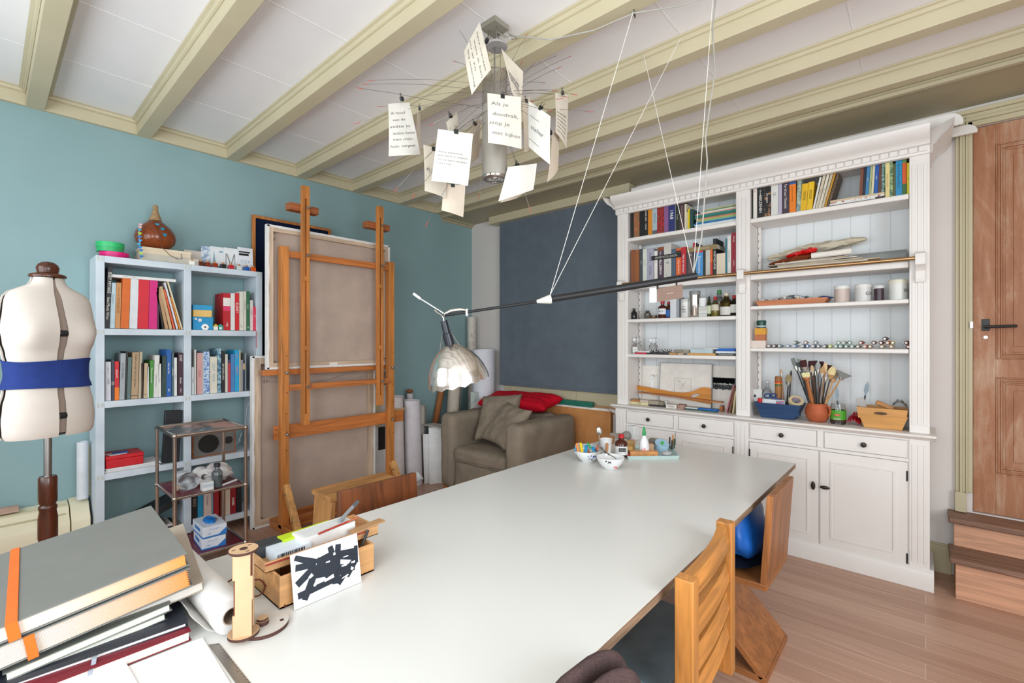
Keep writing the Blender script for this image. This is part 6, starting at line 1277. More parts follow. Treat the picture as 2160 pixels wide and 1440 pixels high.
# roll of tracing paper
rl = thing('paper_roll', 'wide roll of white tracing paper lying beside the sketchbook stack', 'paper roll', (.40, 1.55, TZ0))
q0 = Vector((.400, 1.262, TZ0+.042)); q1 = Vector((.395, 1.70, TZ0+.042))
tt = (q1-q0).to_track_quat('Z', 'Y').to_matrix().to_4x4(); tt.translation = q0; Lr = (q1-q0).length
b = MB(); b.lathe([(.021, 0), (.041, 0), (.0415, .002), (.0415, Lr-.002), (.041, Lr), (.021, Lr), (.021, 0)], n=40, T=tt, closed=False); b.build('paper', mt('#e9e6e2', .6), rl, 0, 50)
b = MB(); b.lathe([(.0185, .0005), (.021, .0005), (.021, Lr-.0005), (.0185, Lr-.0005), (.0185, .0005)], n=32, T=tt, closed=False); b.build('core_tube', mt('#b5a596', .8), rl, 0, 50)
b = MB(); b.sheet(10, 16, lambda u, v: Vector((.395-.035*math.sin(u*1.2)-.035*u+.006*noise.noise(Vector((v*9, u*3, 1))), 1.275+.30*v, TZ0+.006+.05*u*u+.002)), .0005); b.build('loose_end', mt('#e9e6e2', .6), rl, 0, 60)
# laser-cut plywood spool stand
M_LC = noisy('laser_ply', '#c69f78', '#d4b18c', 5, .55); M_BURN = mt('#4a2c22', .7)
sp = thing('spool_stand', 'laser cut plywood spool stand with burnt edges in the left foreground', 'spool stand', (.44, 1.222, TZ0))
def disc(nm, c, r, z0, z1, m1=M_LC, holes=(), nb=40):
    b = MB(); b.lathe([(0, 0), (r, 0)], (c[0], c[1], z0), nb, m=0, closed=False); b.lathe([(r, 0), (r, z1-z0)], (c[0], c[1], z0), nb, m=1, closed=False); b.lathe([(r, 0), (0, 0)], (c[0], c[1], z1), nb, m=0, closed=False)
    for (hx, hy, rw, rh) in holes:
        if rw == rh: b.lathe([(rw, 0), (0, 0)], (c[0]+hx, c[1]+hy, z1+.0004), 20, m=1, closed=False); b.lathe([(rw, 0), (rw, .0004)], (c[0]+hx, c[1]+hy, z1), 20, m=1, closed=False)
        else: b.box(c[0]+hx-rw, c[0]+hx+rw, c[1]+hy-rh, c[1]+hy+rh, z1, z1+.0004, 1)
    return b.build(nm, [m1, M_BURN], sp, 0, 50)
disc('base_disc', (.462, 1.231), .055, TZ0, TZ0+.009, noisy('frosted_ply', '#c9c1b8', '#d8d2ca', 8, .35), ((-.03, -.03, .005, .005), (.035, -.018, .005, .005)))
disc('foot_disc', (.412, 1.222), .034, TZ0+.0095, TZ0+.016); disc('pivot_disc', (.458, 1.232), .0145, TZ0+.0095, TZ0+.019); disc('pivot_cap', (.458, 1.232), .0125, TZ0+.0195, TZ0+.025)
disc('top_disc', (.412, 1.222), .031, TZ0+.208, TZ0+.214, holes=((0, 0, .009, .009), (-.02, .006, .004, .0015), (.018, .012, .004, .0015), (.002, -.021, .004, .0015)))
b = MB(); u = Vector((.90, -.436, 0)).normalized(); vv = Vector((.436, .90, 0)).normalized(); c0 = Vector((.412, 1.222, 0))
b.T = Matrix(((u.x, vv.x, 0, c0.x), (u.y, vv.y, 0, c0.y), (0, 0, 1, TZ0+.016), (0, 0, 0, 1)))
for (x0, x1, z0, z1) in ((-.020, .020, 0, .052), (-.015, .020, .052, .085), (-.015, .022, .085, .135), (-.020, .022, .135, .14), (-.020, .017, .14, .192)):
    b.box(x0, x1, -.024, -.020, z0, z1, 0); b.box(x0-.0006, x0, -.0245, -.0195, z0, z1, 1); b.box(x1, x1+.0006, -.0245, -.0195, z0, z1, 1)
b.box(-.018, -.015, -.020, .02, 0, .192, 1); b.box(.013, .0165, -.020, .02, 0, .192, 1); b.box(-.020, .020, .02, .024, 0, .192, 0)
b.build('column', [M_LC, mt('#7a3f26', .6)], sp)
# eyeglasses behind the spool
gl = thing('reading_glasses', 'brown tortoiseshell reading glasses on the table behind the spool stand', 'glasses', (.475, 1.37, TZ0))
b = MB(); q = Vector((.455, 1.42, TZ0+.035))
for s in (0, 1):
    cc = q+Vector((.052*s*.8, -.04*s, -.004*s)); T = basis(cc, (.8, -.6, 0), (0, .15, 1)); ring(b, None, .022, .0022, T, 26, 6)
b.tube([q+Vector((-.02, .012, .0)), q+Vector((-.04, -.05, -.01)), q+Vector((-.03, -.10, -.028))], .002, 6); b.tube([q+Vector((.062, -.052, 0)), q+Vector((.085, -.1, -.012)), q+Vector((.075, -.15, -.03))], .002, 6)
b.build('frame', mt('#5e2a1c', .25), gl)
b = MB()
for s in (0, 1): cc = q+Vector((.052*s*.8, -.04*s, -.004*s)); T = basis(cc, (.8, -.6, 0), (0, .15, 1)); b.lathe([(.021, -.0005), (.021, .0005), (0, .0005)], n=24, T=T)
b.build('lenses', glassm('#f4f6e8'), gl)
# pencil box, tray with stationery on top, card
M_BX = wood('#c89560', 'x', .85, .5); bxo = thing('wooden_box', 'light wooden desk box open at the top beside the spool stand', 'box', (.64, 1.36, TZ0))
b = MB(); x0, x1, y0, y1, zt = .518, .80, 1.278, 1.455, TZ0+.086; t = .006
for q in ((x0, x1, y0, y0+t), (x0, x1, y1-t, y1), (x0, x0+t, y0+t, y1-t), (x1-t, x1, y0+t, y1-t), (x0+.07, x0+.07+t, y0+t, y1-t)): b.box(*q, TZ0, zt)
b.box(x0, x1, y0, y1, TZ0, TZ0+t); b.build('box_body', M_BX, bxo, .001)
pt_ = thing('stationery_tray', 'shallow long wooden tray resting on the desk box, filled with stationery', 'tray', (.66, 1.42, zt))
b = MB(); zt += .0006; x0, x1, y0, y1 = .50, .845, 1.325, 1.475
for q in ((x0, x1, y0, y0+t), (x0, x1, y1-t, y1), (x0, x0+t, y0+t, y1-t), (x1-t, x1, y0+t, y1-t)): b.box(*q, zt, zt+.028)
b.box(x0, x1, y0, y1, zt, zt+.004); b.build('tray_body', wood('#b98a5c', 'x', .85, .5), pt_, .001)
b = MB(); b.box(x0, x0+.3, y0-.002, y0-.0003, zt+.02, zt+.024); b.build('red_line', mt('#9a2a2a', .6), pt_)
zi = zt+.0045
def flatc(name, label, cat, cx, cy, w, d, z0, h, m, rz, tilt=0, extra=None, mats=None):
    b = MB(); T = at((cx, cy, z0), tilt, 0, rz); b.T = T; b.box(-w/2, w/2, -d/2, d/2, 0, h, 0)
    if extra: extra(b)
    return tag(b.build(name, mats or m), label, cat)
def bars(b):
    random.seed(2); x = -.045
    while x < .03: w = random.choice((.001, .002, .003)); b.box(x, x+w, -.0445, -.044, .004, .026, 1); x += w+random.choice((.001, .002))
flatc('packet', 'white card packet with a black barcode at the front of the stationery tray', 'packet', .585, 1.39, .10, .088, zi, .03, None, 0, 0, bars, [mt('#d3dae2', .5), M_BLACK])
flatc('leaflet', 'lime green leaflet under the lined paper in the stationery tray', 'leaflet', .66, 1.43, .16, .04, zi, .038, mt('#b8d01a', .6), 3)
def lines(b):
    for k in range(10): b.box(-.075+.0, .075, -.03+.006*k, -.0295+.006*k, .044, .0445, 1)
flatc('notepad', 'lined white paper pad lying in the stationery tray', 'paper', .70, 1.395, .17, .07, zi, .044, None, 4, 0, lines, [mt('#e6e4e0', .7), mt('#9a9a9a', .7)])
flatc('pencil_case', 'dark grey pencil case behind the barcode packet', 'case', .545, 1.44, .07, .05, zi, .034, mt('#2d2f33', .6), 0)
def stick(name, label, cat, p0, p1, r, m, m2=None):
    o = thing(name, label, cat, p0); p0, p1 = Vector(p0), Vector(p1); q = p0.lerp(p1, .72)
    b = MB(); b.cyl(p0, q, r, n=12); b.build('barrel', m, o); b = MB(); b.cyl(q, p1, r*1.12, r*1.02, n=12); b.build('cap', m2 or m, o)
stick('marker_pen', 'grey marker pen sticking out of the stationery tray', 'pen', (.745, 1.39, zi+.048), (.845, 1.45, zi+.072), .006, mt('#8f9396', .3), mt('#5a5f64', .3))
flatc('wood_slat', 'short flat wooden slat sticking out at the right of the desk box', 'ruler', .815, 1.34, .12, .03, zt+.0285, .006, wood('#b58a60', 'x', .85, .5), 8)  # plain flat slat of wood without a scale
stick('pencil', 'red pencil lying in the stationery tray beside the marker', 'pencil', (.66, 1.352, zi+.046), (.80, 1.372, zi+.050), .0032, mt('#a83a2a', .4), mt('#b86a4a', .4))
stick('black_pen', 'black pen poking out of the desk box at its right end', 'pen', (.74, 1.30, TZ0+.02), (.80, 1.31, TZ0+.118), .004, M_BLACK, M_BLACK)
cdo = thing('art_card', 'white card printed with a bold black woven stroke design leaning on the desk box', 'card', (.64, 1.255, TZ0))
cw, ch = .196, .139; TC = at((.542, 1.245, TZ0+.001), -11, 0, 0)
b = MB(); b.T = TC; b.box(0, cw, 0, .0012, 0, ch); b.build('card_sheet', mt('#ecebee', .4), cdo)
# bold strokes, traced in card coordinates (u to the right, v up)
b = MB(); b.T = TC
def U(x, y):   # card zoom coordinates to card plane
    TLx, TLy, TRx, TRy, BLx, BLy, BRx, BRy = 920, 565, 1900, 200, 1010, 1345, 1995, 915
    u, v = .5, .5
    for _ in range(12):
        X0 = (TLx*(1-u)+TRx*u)*(1-v)+(BLx*(1-u)+BRx*u)*v; Y0_ = (TLy*(1-u)+TRy*u)*(1-v)+(BLy*(1-u)+BRy*u)*v
        dxu = (TRx-TLx)*(1-v)+(BRx-BLx)*v; dyu = (TRy-TLy)*(1-v)+(BRy-BLy)*v; dxv = (BLx*(1-u)+BRx*u)-(TLx*(1-u)+TRx*u); dyv = (BLy*(1-u)+BRy*u)-(TLy*(1-u)+TRy*u)
        D_ = dxu*dyv-dyu*dxv; ex, ey = x-X0, y-Y0_; u += (ex*dyv-ey*dxv)/D_; v += (dxu*ey-dyu*ex)/D_
    return u*cw, (1-v)*ch
for k, (p, q, w1, w2) in enumerate([((985, 600), (1290, 665), .0105, .016), ((1000, 750), (1250, 690), .014, .013), ((1290, 660), (1480, 560), .014, .016), ((1480, 420), (1530, 560), .012, .014), ((1605, 380), (1590, 960), .013, .018), ((1480, 560), (1890, 470), .014, .016), ((1885, 385), (1890, 640), .009, .012),
        ((1890, 560), (1620, 960), .012, .013), ((1900, 600), (1760, 850), .01, .01), ((1290, 700), (1030, 990), .016, .014), ((1300, 660), (1600, 620), .02, .02), ((1260, 760), (1880, 700), .016, .014), ((1250, 850), (1600, 780), .014, .013), ((1300, 720), (1140, 1200), .016, .013), ((1050, 1150), (1560, 900), .013, .012), ((1290, 700), (1480, 860), .012, .012), ((1620, 560), (1900, 560), .012, .012), ((1600, 800), (1820, 760), .012, .01)]):
    p, q = Vector((*U(*p), 0)), Vector((*U(*q), 0)); d = (q-p).normalized(); n = Vector((-d.y, d.x, 0)); w1 *= .62; w2 *= .62
    b.prism([(v_.x, v_.y) for v_ in (p+n*w1, p-n*w1, q-n*w2, q+n*w2)][::1], -.0008-.0001*k, -.0002, 'y', 0)
for p, q, w1 in (((1420, 655), (1480, 635), .0022), ((1680, 570), (1760, 540), .0015), ((1660, 700), (1745, 668), .003), ((1810, 640), (1870, 618), .003), ((1815, 745), (1838, 705), .005), ((1670, 880), (1770, 815), .002), ((1540, 505), (1548, 540), .004), ((1185, 885), (1235, 830), .005), ((1260, 1000), (1315, 925), .005), ((1410, 925), (1545, 840), .005)):
    p, q = Vector((*U(*p), 0)), Vector((*U(*q), 0)); d = (q-p).normalized(); n = Vector((-d.y, d.x, 0))
    b.prism([(v_.x, v_.y) for v_ in (p+n*w1*.6, p-n*w1*.6, q-n*w1, q+n*w1)], -.0036, -.003, 'y', 1)
b.build('black_print', [mt('#1f2530', .35), mt('#ecebee', .4)], cdo)
# ================================================================ TRAY AND BOWLS AT THE FAR END OF THE TABLE
def bowl(c, r, h, label, mk, G='white porcelain bowls on the far end of the table'):
    o = thing('bowl', label, 'bowl', c, 0, G)
    b = MB(); b.lathe([(0, 0), (r*.42, 0), (r*.45, .004), (r*.62, h*.2), (r*.85, h*.55), (r*.97, h*.85), (r, h), (r*.96, h), (r*.93, h*.85), (r*.8, h*.55), (r*.55, h*.22), (0, h*.12)], c, 40); b.build('bowl_body', mt('#ecebea', .15), o, 0, 60)
    b = MB()
    for (ang, zz, s, kind, mi) in mk:
        a = R(ang); rr = r*(.62+(.97-.62)*min(1, (zz-.2)/.65))+.0012; n = Vector((math.cos(a), math.sin(a), -.45)).normalized(); q = Vector((c[0]+rr*math.cos(a), c[1]+rr*math.sin(a), c[2]+h*zz)); T = basis(q, Vector((0, 0, 1)).cross(n), (0, 0, 1))
        if kind == 'dot': b.lathe([(s, 0), (0, .0003)], n=12, T=T, m=mi, closed=False)
        else:
            for sg in (-1, 1): b.prism([(0, -s*.3), (sg*s, -s), (sg*s*.7, 0), (sg*s, s), (0, s*.3)], -.0008, .0006, 'z', mi, T)
    b.build('painted_motifs', [mt('#3a55a8', .4), mt('#d83a34', .4), mt('#2a2c30', .4)], o); return o
b1 = (2.372, 1.498, TZ0); b2 = (2.322, 1.318, TZ0)
bowl(b1, .077, .066, 'white bowl with blue butterflies full of coloured chalks, behind the other bowl', [(222, .5, .006, 'dot', 0), (228, .75, .005, 'dot', 0), (236, .42, .006, 'dot', 0), (215, .7, .004, 'dot', 0), (246, .7, .012, 'fly', 0), (240, .3, .004, 'dot', 0)])
bowl(b2, .078, .066, 'white bowl with a red butterfly holding metal tools, nearest the camera', [(240, .35, .011, 'fly', 1), (206, .8, .01, 'fly', 2), (198, .6, .004, 'dot', 2), (192, .85, .005, 'dot', 2), (222, .5, .003, 'dot', 0)])
G = 'coloured chalks in the butterfly bowl'
def pxp(x, y, dep): return onD(1180+x/7.2, 860+y/7.2, dep)
for k, (x0, y0, x1, y1, r, c, nm) in enumerate([(285, 650, 262, 535, 3.2, '#d8874a', 'orange'), (340, 660, 320, 530, 3.4, '#e6c81c', 'yellow'), (400, 660, 408, 560, 3.6, '#2a8fc4', 'sky blue'), (470, 600, 428, 530, 2.4, '#2a9a4a', 'green'), (520, 650, 505, 590, 3.6, '#1f93c4', 'bright blue'), (560, 655, 562, 620, 3., '#3a78a8', 'steel blue'), (245, 650, 240, 600, 2.4, '#4a8aa8', 'teal'), (575, 640, 580, 570, 2.6, '#c8603a', 'brick red'), (450, 670, 440, 640, 2.6, '#c86a3a', 'rust')]):
    dp = 2.735+.012*(k % 3); p0, p1 = pxp(x0, y0, dp), pxp(x1, y1, dp+.01); p0 = p0.lerp(p1, -.15)
    b = MB(); rr = r*.0026; b.tube([p0, p0.lerp(p1, .1), p1.lerp(p0, .1), p1], [rr*.85, rr, rr, rr*.8], 12); tag(b.build('chalk', mt(c, .8), None, 0, 60), '%s chalk stick in the blue butterfly bowl' % nm, 'chalk', G)
b = MB(); b.sheet(22, 10, lambda u, v: Vector((b1[0]+.0+(.07*math.cos(u*3.6-.6))*(1-.2*v), b1[1]+.01+.07*math.sin(u*3.6-.6), TZ0+.045+.045*v+.012*noise.noise(Vector((u*9, v*5, 2))))), .0006); tag(b.build('tissue_paper', mt('#cfd2d6', .7), None, 0, 60), 'crumpled pale tissue paper lining the back of the chalk bowl', 'tissue')
cp = thing('paper_cup', 'white paper cup standing behind the chalk bowl', 'cup', (2.55, 1.49, TZ0)); c = (2.545, 1.475, TZ0)
b = MB(); b.lathe([(0, 0), (.027, 0), (.036, .105), (.0375, .107), (.036, .109), (.0345, .107), (.026, .003), (0, .003)], c, 28); b.build('cup_body', mt('#e9e8e6', .5), cp, 0, 60)
b = MB(); b.tube([(c[0]-.03, c[1]-.022, TZ0+.04), (c[0]-.038, c[1]-.03, TZ0+.09)], .008, 10); tag(b.build('chalk', mt('#c98a62', .8), None, 0, 60), 'salmon chalk stick leaning on the white paper cup', 'chalk')
b = MB()
for (x0, y0, x1, y1) in ((560, 540, 760, 720), (580, 590, 860, 770), (640, 600, 700, 690)): p0, p1 = pxp(x0, y0, 2.70), pxp(x1, y1, 2.60); b.bar(p0, p1, .009, .003)
p0 = pxp(560, 540, 2.70); tag(b.build('metal_tongs', M_CHROME), 'shiny metal clamp tools lying across the nearer bowl', 'tools')
spn = MB(); q = pxp(605, 350, 2.80); spn.sphere((0, 0, 0), .022, 14, sx=.8, sy=.35, sz=1.15, T=at(q, 0, 0, -48) @ rot(0, -12)); spn.tube([q+Vector((0, 0, -.02)), q+Vector((.0, .0, -.10))], .003, 6); tag(spn.build('spoon', M_CHROME), 'shiny spoon standing upright in the paper cup', 'spoon')
# tray
ta = thing('plastic_tray', 'pale mint tray of art supplies at the far end of the table', 'tray', (2.79, 1.33, TZ0)); P_ = [Vector((2.555, 1.335, 0)), Vector((2.775, 1.105, 0)), Vector((3.02, 1.26, 0)), Vector((2.80, 1.52, 0))]
cc = sum(P_, Vector())/4; b = MB(); pin = [cc+(p-cc)*.95 for p in P_]
b.prism([(p.x, p.y) for p in pin], TZ0, TZ0+.004, 'z', 0)
for i in range(4):
    a, e, ai, ei = P_[i], P_[(i+1) % 4], pin[i], pin[(i+1) % 4]; a2, e2 = cc+(a-cc)*.985, cc+(e-cc)*.985; ai2, ei2 = cc+(ai-cc)*.985, cc+(ei-cc)*.985
    b.add([(ai.x, ai.y, TZ0), (ei.x, ei.y, TZ0), (e.x, e.y, TZ0+.022), (a.x, a.y, TZ0+.022), (ai2.x, ai2.y, TZ0+.004), (ei2.x, ei2.y, TZ0+.004), (e2.x, e2.y, TZ0+.022), (a2.x, a2.y, TZ0+.022)], [(0, 1, 2, 3), (7, 6, 5, 4), (3, 2, 6, 7), (0, 4, 5, 1), (1, 5, 6, 2), (0, 3, 7, 4)])
b.build('tray_body', mt('#bccfca', .35), ta); zi = TZ0+.0045
bt = bottle(0, 0, zi, .038, .135, '#4a1e0c', 'brown glass bottle with red cap and white label on the mint tray', '#c01826', '#e4e2de', .42, xy=(2.60, 1.40), labh=(.1, .48))
b = MB(); n = Vector((-.80, -.6, 0)).normalized(); q = Vector((2.60, 1.40, zi+.045))+n*.039; T = basis(q, Vector((0, 0, 1)).cross(n), (0, 0, 1)); b.box(-.021, .021, -.010, .012, 0, .0008, 0, T); b.text('TERPENTINE', T @ Matrix.Translation((0, .001, .0012)), h=.005, w=.034, m=1); b.build('label_print', [mt('#2a2c2c', .6), mt('#d8d8d4', .6)], bt)
gb = thing('glue_bottle', 'white glue bottle with a green nozzle on the mint tray', 'bottle', (2.75, 1.325, zi)); c = (2.735, 1.315, zi)
b = MB(); b.lathe([(0, 0), (.028, 0), (.031, .004), (.031, .055), (.026, .085), (.014, .105), (.013, .118), (0, .118)], c, 26); b.build('bottle_body', mt('#e9e9ea', .3), gb, 0, 50)
b = MB(); b.lathe([(.011, .118), (.011, .13), (.007, .165), (.003, .172), (0, .172)], c, 18); b.build('nozzle', mt('#1a9a4a', .35), gb, 0, 50)
b = MB(); n = Vector((-.90, -.43, 0)).normalized(); n = Vector((-.78, -.62, 0)); q = Vector(c)+n.normalized()*.0315+Vector((0, 0, .035)); T = basis(q, Vector((0, 0, 1)).cross(n), (0, 0, 1)); b.lathe([(.012, 0), (0, .0006)], n=16, T=T @ Matrix.Translation((-.008, 0, 0)), closed=False); b.build('red_print', speck('#d8484a', '#e8e0e0', 120), gb)
def tb(name, lab, cat, px, py, dz, sx, sy, sz, col, rz=0, kind='box', G=None, z=None):
    p = onZ(px, py, TZ0); z = zi if z is None else z
    b = MB()
    if kind == 'box': b.T = at((p.x, p.y, z), 0, 0, rz); b.box(-sx/2, sx/2, -sy/2, sy/2, 0, sz)
    elif kind == 'cyl': b.lathe([(sx, 0), (sx*1.02, sz*.9), (sx*.98, sz), (0, sz)], (p.x, p.y, z), 26)
    elif kind == 'blob': b.grid(20, 12, lambda u, v: Vector((p.x+sx*math.cos(6.283*u)*math.cos(3.1416*(v-.5))*(1+.3*noise.noise(Vector((u*5, v*5, px)))), p.y+sy*math.sin(6.283*u)*math.cos(3.1416*(v-.5)), z+sz/2+sz/2*math.sin(3.1416*(v-.5)))))
    return tag(b.build(name, cmat(col), None, .0015 if kind == 'box' else 0, 40), lab, cat, G)
G = 'art supplies lying in the mint tray'
tb('wood_plank', 'flat light wooden plank at the front edge of the mint tray', 'wood piece', 1357, 962, 0, .17, .04, .03, wood('#c98a52', 'x', .85), -48, G=G)
tb('red_tool', 'bright red plastic tool at the left of the mint tray', 'tool', 1333, 962, 0, .07, .025, .012, '#c41820', -50, G=G); tb('sponge', 'tan triangular sponge piece behind the brown bottle', 'sponge', 1330, 948, 0, .05, .03, .055, '#d0a468', -40, G=G)
tb('milk_carton', 'small white gable carton behind the glue bottle', 'carton', 1336, 928, 0, .05, .05, .10, '#dcdbd9', -20, G=G); tb('pink_block', 'pink eraser block between the carton and glue bottle', 'eraser', 1334, 942, 0, .03, .03, .045, '#d8a898', -40, G=G)
tb('wood_piece', 'pale square wooden block between glue bottle and blue tub', 'wood piece', 1371, 953, 0, .035, .03, .05, wood('#d3ab88', 'z'), -30, G=G); tb('yellow_sponge', 'small ochre sponge lump just right of the brown bottle', 'sponge', 1327, 957, 0, .03, .026, .05, '#c99a55', 0, 'blob', G); tb('tape_roll', 'small clear tape roll at the back of the mint tray', 'tape roll', 1385, 936, 0, .03, .03, .03, '#b9a98f', 0, 'cyl', G)
o = thing('lidded_tub', 'round pale blue lidded tub with a green leaf on the mint tray', 'tub', tuple(onZ(1396, 952, TZ0).xy)+(zi,), 0, G); q = onZ(1396, 952, TZ0)
b = MB(); b.lathe([(.04, 0), (.044, .035), (0, .035)], (q.x, q.y, zi), 28); b.build('tub_body', mt('#9fc0d4', .35), o); b = MB(); T = at((q.x, q.y, zi+.036), 22, -16, 0); T = Matrix.Translation((0, 0, .006)) @ T; b.lathe([(.045, 0), (.046, .008), (.044, .01), (0, .01)], n=30, T=T); b.build('lid', mt('#a3c6dc', .3), o)
b = MB(); b.T = T; b.prism([(.024, .004), (.01, .012), (-.012, .006), (-.026, -.01), (-.008, -.012), (.014, -.006)], .0102, .0112, 'z'); b.build('green_leaf', mt('#4ab85a', .4), o)
tb('foil_lump', 'crumpled silver foil lump at the right front of the mint tray', 'foil', 1406, 962, 0, .038, .03, .03, '#b9b9bb', 0, 'blob', G); tb('foil_lump', 'dark crumpled foil lump behind the pale blue tub', 'foil', 1376, 940, 0, .03, .028, .05, '#7d7468', 0, 'blob', G)
tb('ceramic_cup', 'small beige ceramic cup right of the glue bottle', 'cup', 1368, 948, 0, .02, .02, .035, '#d3b29c', 0, 'cyl', G); tb('wood_offcut', 'orange wooden offcut behind the bottle and cup', 'wood piece', 1290, 934, 0, .06, .03, .04, wood('#c8874c', 'x'), 20)
tb('crumpled_rag', 'grey crumpled rag behind the brown bottle', 'rag', 1322, 928, 0, .04, .035, .06, '#8e8a84', 0, 'blob', G)
for k, (px, py, c, nm) in enumerate([(1417, 952, '#22282a', 'black'), (1422, 950, '#2a4a42', 'dark green'), (1412, 948, '#3a3a3a', 'charcoal'), (1419, 944, '#c8884a', 'amber')]):
    p = onZ(px, py, TZ0); b = MB(); b.tube([(p.x, p.y, zi+.012), (p.x+.03, p.y+.01, zi+.05+.005*k), (p.x+.035, p.y+.012, zi+.06+.005*k)], [.005, .006, .005], 8); tag(b.build('crayon', mt(c, .6), None, 0), '%s crayon leaning at the right corner of the mint tray' % nm, 'crayon', G)
b = MB(); pts = [onZ(1318, 928, TZ0)]; q = onZ(1296, 925, TZ0); b.T = at((q.x+.06, q.y, TZ0), 0, 0, 30); b.box(-.14, .10, -.06, .06, 0, .014); tag(b.build('drawing_board', mt('#c3bcb0', .6), None, .002), 'grey beige board lying at the far left corner of the table', 'board')
# ================================================================ ARMCHAIR
M_SOFA = fabric('#8f8272', 420, .95, .09, .35)
ac = thing('armchair', 'grey brown slipcovered armchair with broad arms in the far corner', 'armchair', (3.45, 3.08, 0))
def soft(name, x0, x1, y0, y1, z0, z1, r, m, par, wr=.006, seed=0, bulge=0., n=18):
    # rounded box with soft wrinkles; the six sides share one closed surface
    b = MB(); c = Vector(((x0+x1)/2, (y0+y1)/2, (z0+z1)/2)); hx, hy, hz = (x1-x0)/2, (y1-y0)/2, (z1-z0)/2
    for ax in range(3):
        for s in (-1, 1):
            def fn(u, v):
                p = [0, 0, 0]; p[ax] = s; p[(ax+1) % 3] = 2*u-1; p[(ax+2) % 3] = 2*v-1
                q = Vector((p[0]*hx, p[1]*hy, p[2]*hz)); k = Vector((max(-hx+r, min(hx-r, q.x)), max(-hy+r, min(hy-r, q.y)), max(-hz+r, min(hz-r, q.z))))
                d = q-k; q = k+(d.normalized()*r if d.length > 1e-6 else d)
                bl = bulge*(1-p[0]**2)*(1-p[1]**2) if ax == 2 and s > 0 else 0
                w = wr*noise.noise(Vector((q.x*9+seed, q.y*9, q.z*5)))+wr*.6*noise.noise(Vector((q.x*22, q.y*22+seed, q.z*9)))
                nn = d.normalized() if d.length > 1e-6 else Vector(p).normalized()
                return c+q+nn*w+Vector((0, 0, bl))
            b.grid(n, n, fn)
    o = b.build(name, m, par, 0, 70); bm = bmesh.new(); bm.from_mesh(o.data); bmesh.ops.remove_doubles(bm, verts=bm.verts, dist=.0004); bmesh.ops.recalc_face_normals(bm, faces=bm.faces); bm.to_mesh(o.data); bm.free(); return o
AX0, AX1 = 2.99, 3.84
soft('arm', AX0, AX1, 3.415, 3.61, .02, .745, .06, M_SOFA, ac, .007, 1)
soft('arm', AX0, AX1, 2.545, 2.745, .02, .735, .06, M_SOFA, ac, .007, 5)
soft('backrest', 3.62, AX1, 2.746, 3.414, .10, .74, .08, M_SOFA, ac, .008, 8)
soft('seat_cushion', AX0+.005, 3.62, 2.748, 3.412, .30, .43, .045, M_SOFA, ac, .006, 3, .02)
soft('seat_base', AX0+.02, 3.62, 2.746, 3.414, .03, .299, .03, M_SOFA, ac, .008, 11)
b = MB(); b.tube([(AX0+.012, 2.76+.65*i/12, .312+.004*math.sin(i*1.7)) for i in range(13)], .004, 6); b.build('seat_piping', fabric('#9c8a78', 300), ac)
for x, y in ((3.04, 3.56), (3.04, 2.6), (3.78, 3.56), (3.78, 2.6)): MB().cyl((x, y, 0), (x, y, .04), .022, .026).build('foot', wood('#b56a30'), ac)
def pillow(name, label, c, w, h, t, T, m, seed=0, ear=1.):
    b = MB(); T = Matrix.Translation(Vector(c)) @ T
    for s in (-1, 1):
        def fn(u, v):
            x = 2*u-1; z = 2*v-1; e = (1-x**4)*(1-z**4); th = t*.5*(max(0, e)**.45)
            pin = 1-.10*(1-abs(x)**2)*abs(z)**3-.0; pin2 = 1-.10*(1-abs(z)**2)*abs(x)**3
            n_ = .012*noise.noise(Vector((x*3+seed, z*3, s)))+.006*noise.noise(Vector((x*8, z*8+seed, s*2)))
            return Vector((x*w/2*pin2, s*(th+n_*(e > .02)), z*h/2*pin))
        b.grid(30, 30, fn, T=T)
    o = b.build(name, m, None, 0, 80); bm = bmesh.new(); bm.from_mesh(o.data); bmesh.ops.remove_doubles(bm, verts=bm.verts, dist=.0004); bmesh.ops.recalc_face_normals(bm, faces=bm.faces); bm.to_mesh(o.data); bm.free()
    return tag(o, label, 'cushion')
pillow('cushion', 'large grey brown cushion leaning on the left of the armchair back', (3.40, 3.185, .70), .44, .50, .15, basis((0, 0, 0), (.25, -.97, .0), (.86, .25, -.35)) @ rot(-14) @ rot(0, -7), M_SOFA, 2)
pillow('cushion', 'smaller grey brown cushion leaning on the right of the armchair back', (3.25, 2.945, .665), .42, .44, .13, basis((0, 0, 0), (-.1, -.97, .1), (.92, -.1, -.3)) @ rot(-22) @ rot(0, 14), M_SOFA, 6)
pillow('cushion', 'bright crimson cushion lying along the top of the armchair back', (3.71, 3.19, .825), .94, .34, .15, basis((0, 0, 0), (0, -1, .02), (0, 0, 1)) @ rot(14), fabric('#c40a24', 400, .8, .06, .2), 9)
# ---- leaning behind the armchair, along the panelling
kp = thing('kraft_portfolio', 'worn tan kraft portfolio with papers behind the right arm of the chair', 'portfolio', (3.885, 2.6, .0)); 
b = MB(); b.T = Matrix.Translation((3.87, 0, 0)) @ rot(0, 1.2); b.box(0, .03, 2.205, 3.3, .02, .792); b.build('folder', noisy('worn_kraft', '#b9783f', '#d19257', 6, .7), kp, .004)
b = MB(); b.T = Matrix.Translation((3.875, 0, 0)) @ rot(0, 1.2)
for i in range(5): b.box(.002+i*.005, .004+i*.005, 2.22+.02*i, 3.28, .79, .80+.004*((i*7) % 4))
b.build('papers', M_PAPER, kp)
fb = MB(); fb.box(3.9185, 3.937, 2.145, 2.175, 0, .80).box(3.9185, 3.937, 2.175, 3.3, .78, .81).box(3.9185, 3.937, 3.27, 3.3, 0, .78); tag(fb.build('picture_frame', mt('#e3e2e4', .5), None, .002), 'white painted frame leaning behind the kraft portfolio', 'frame')
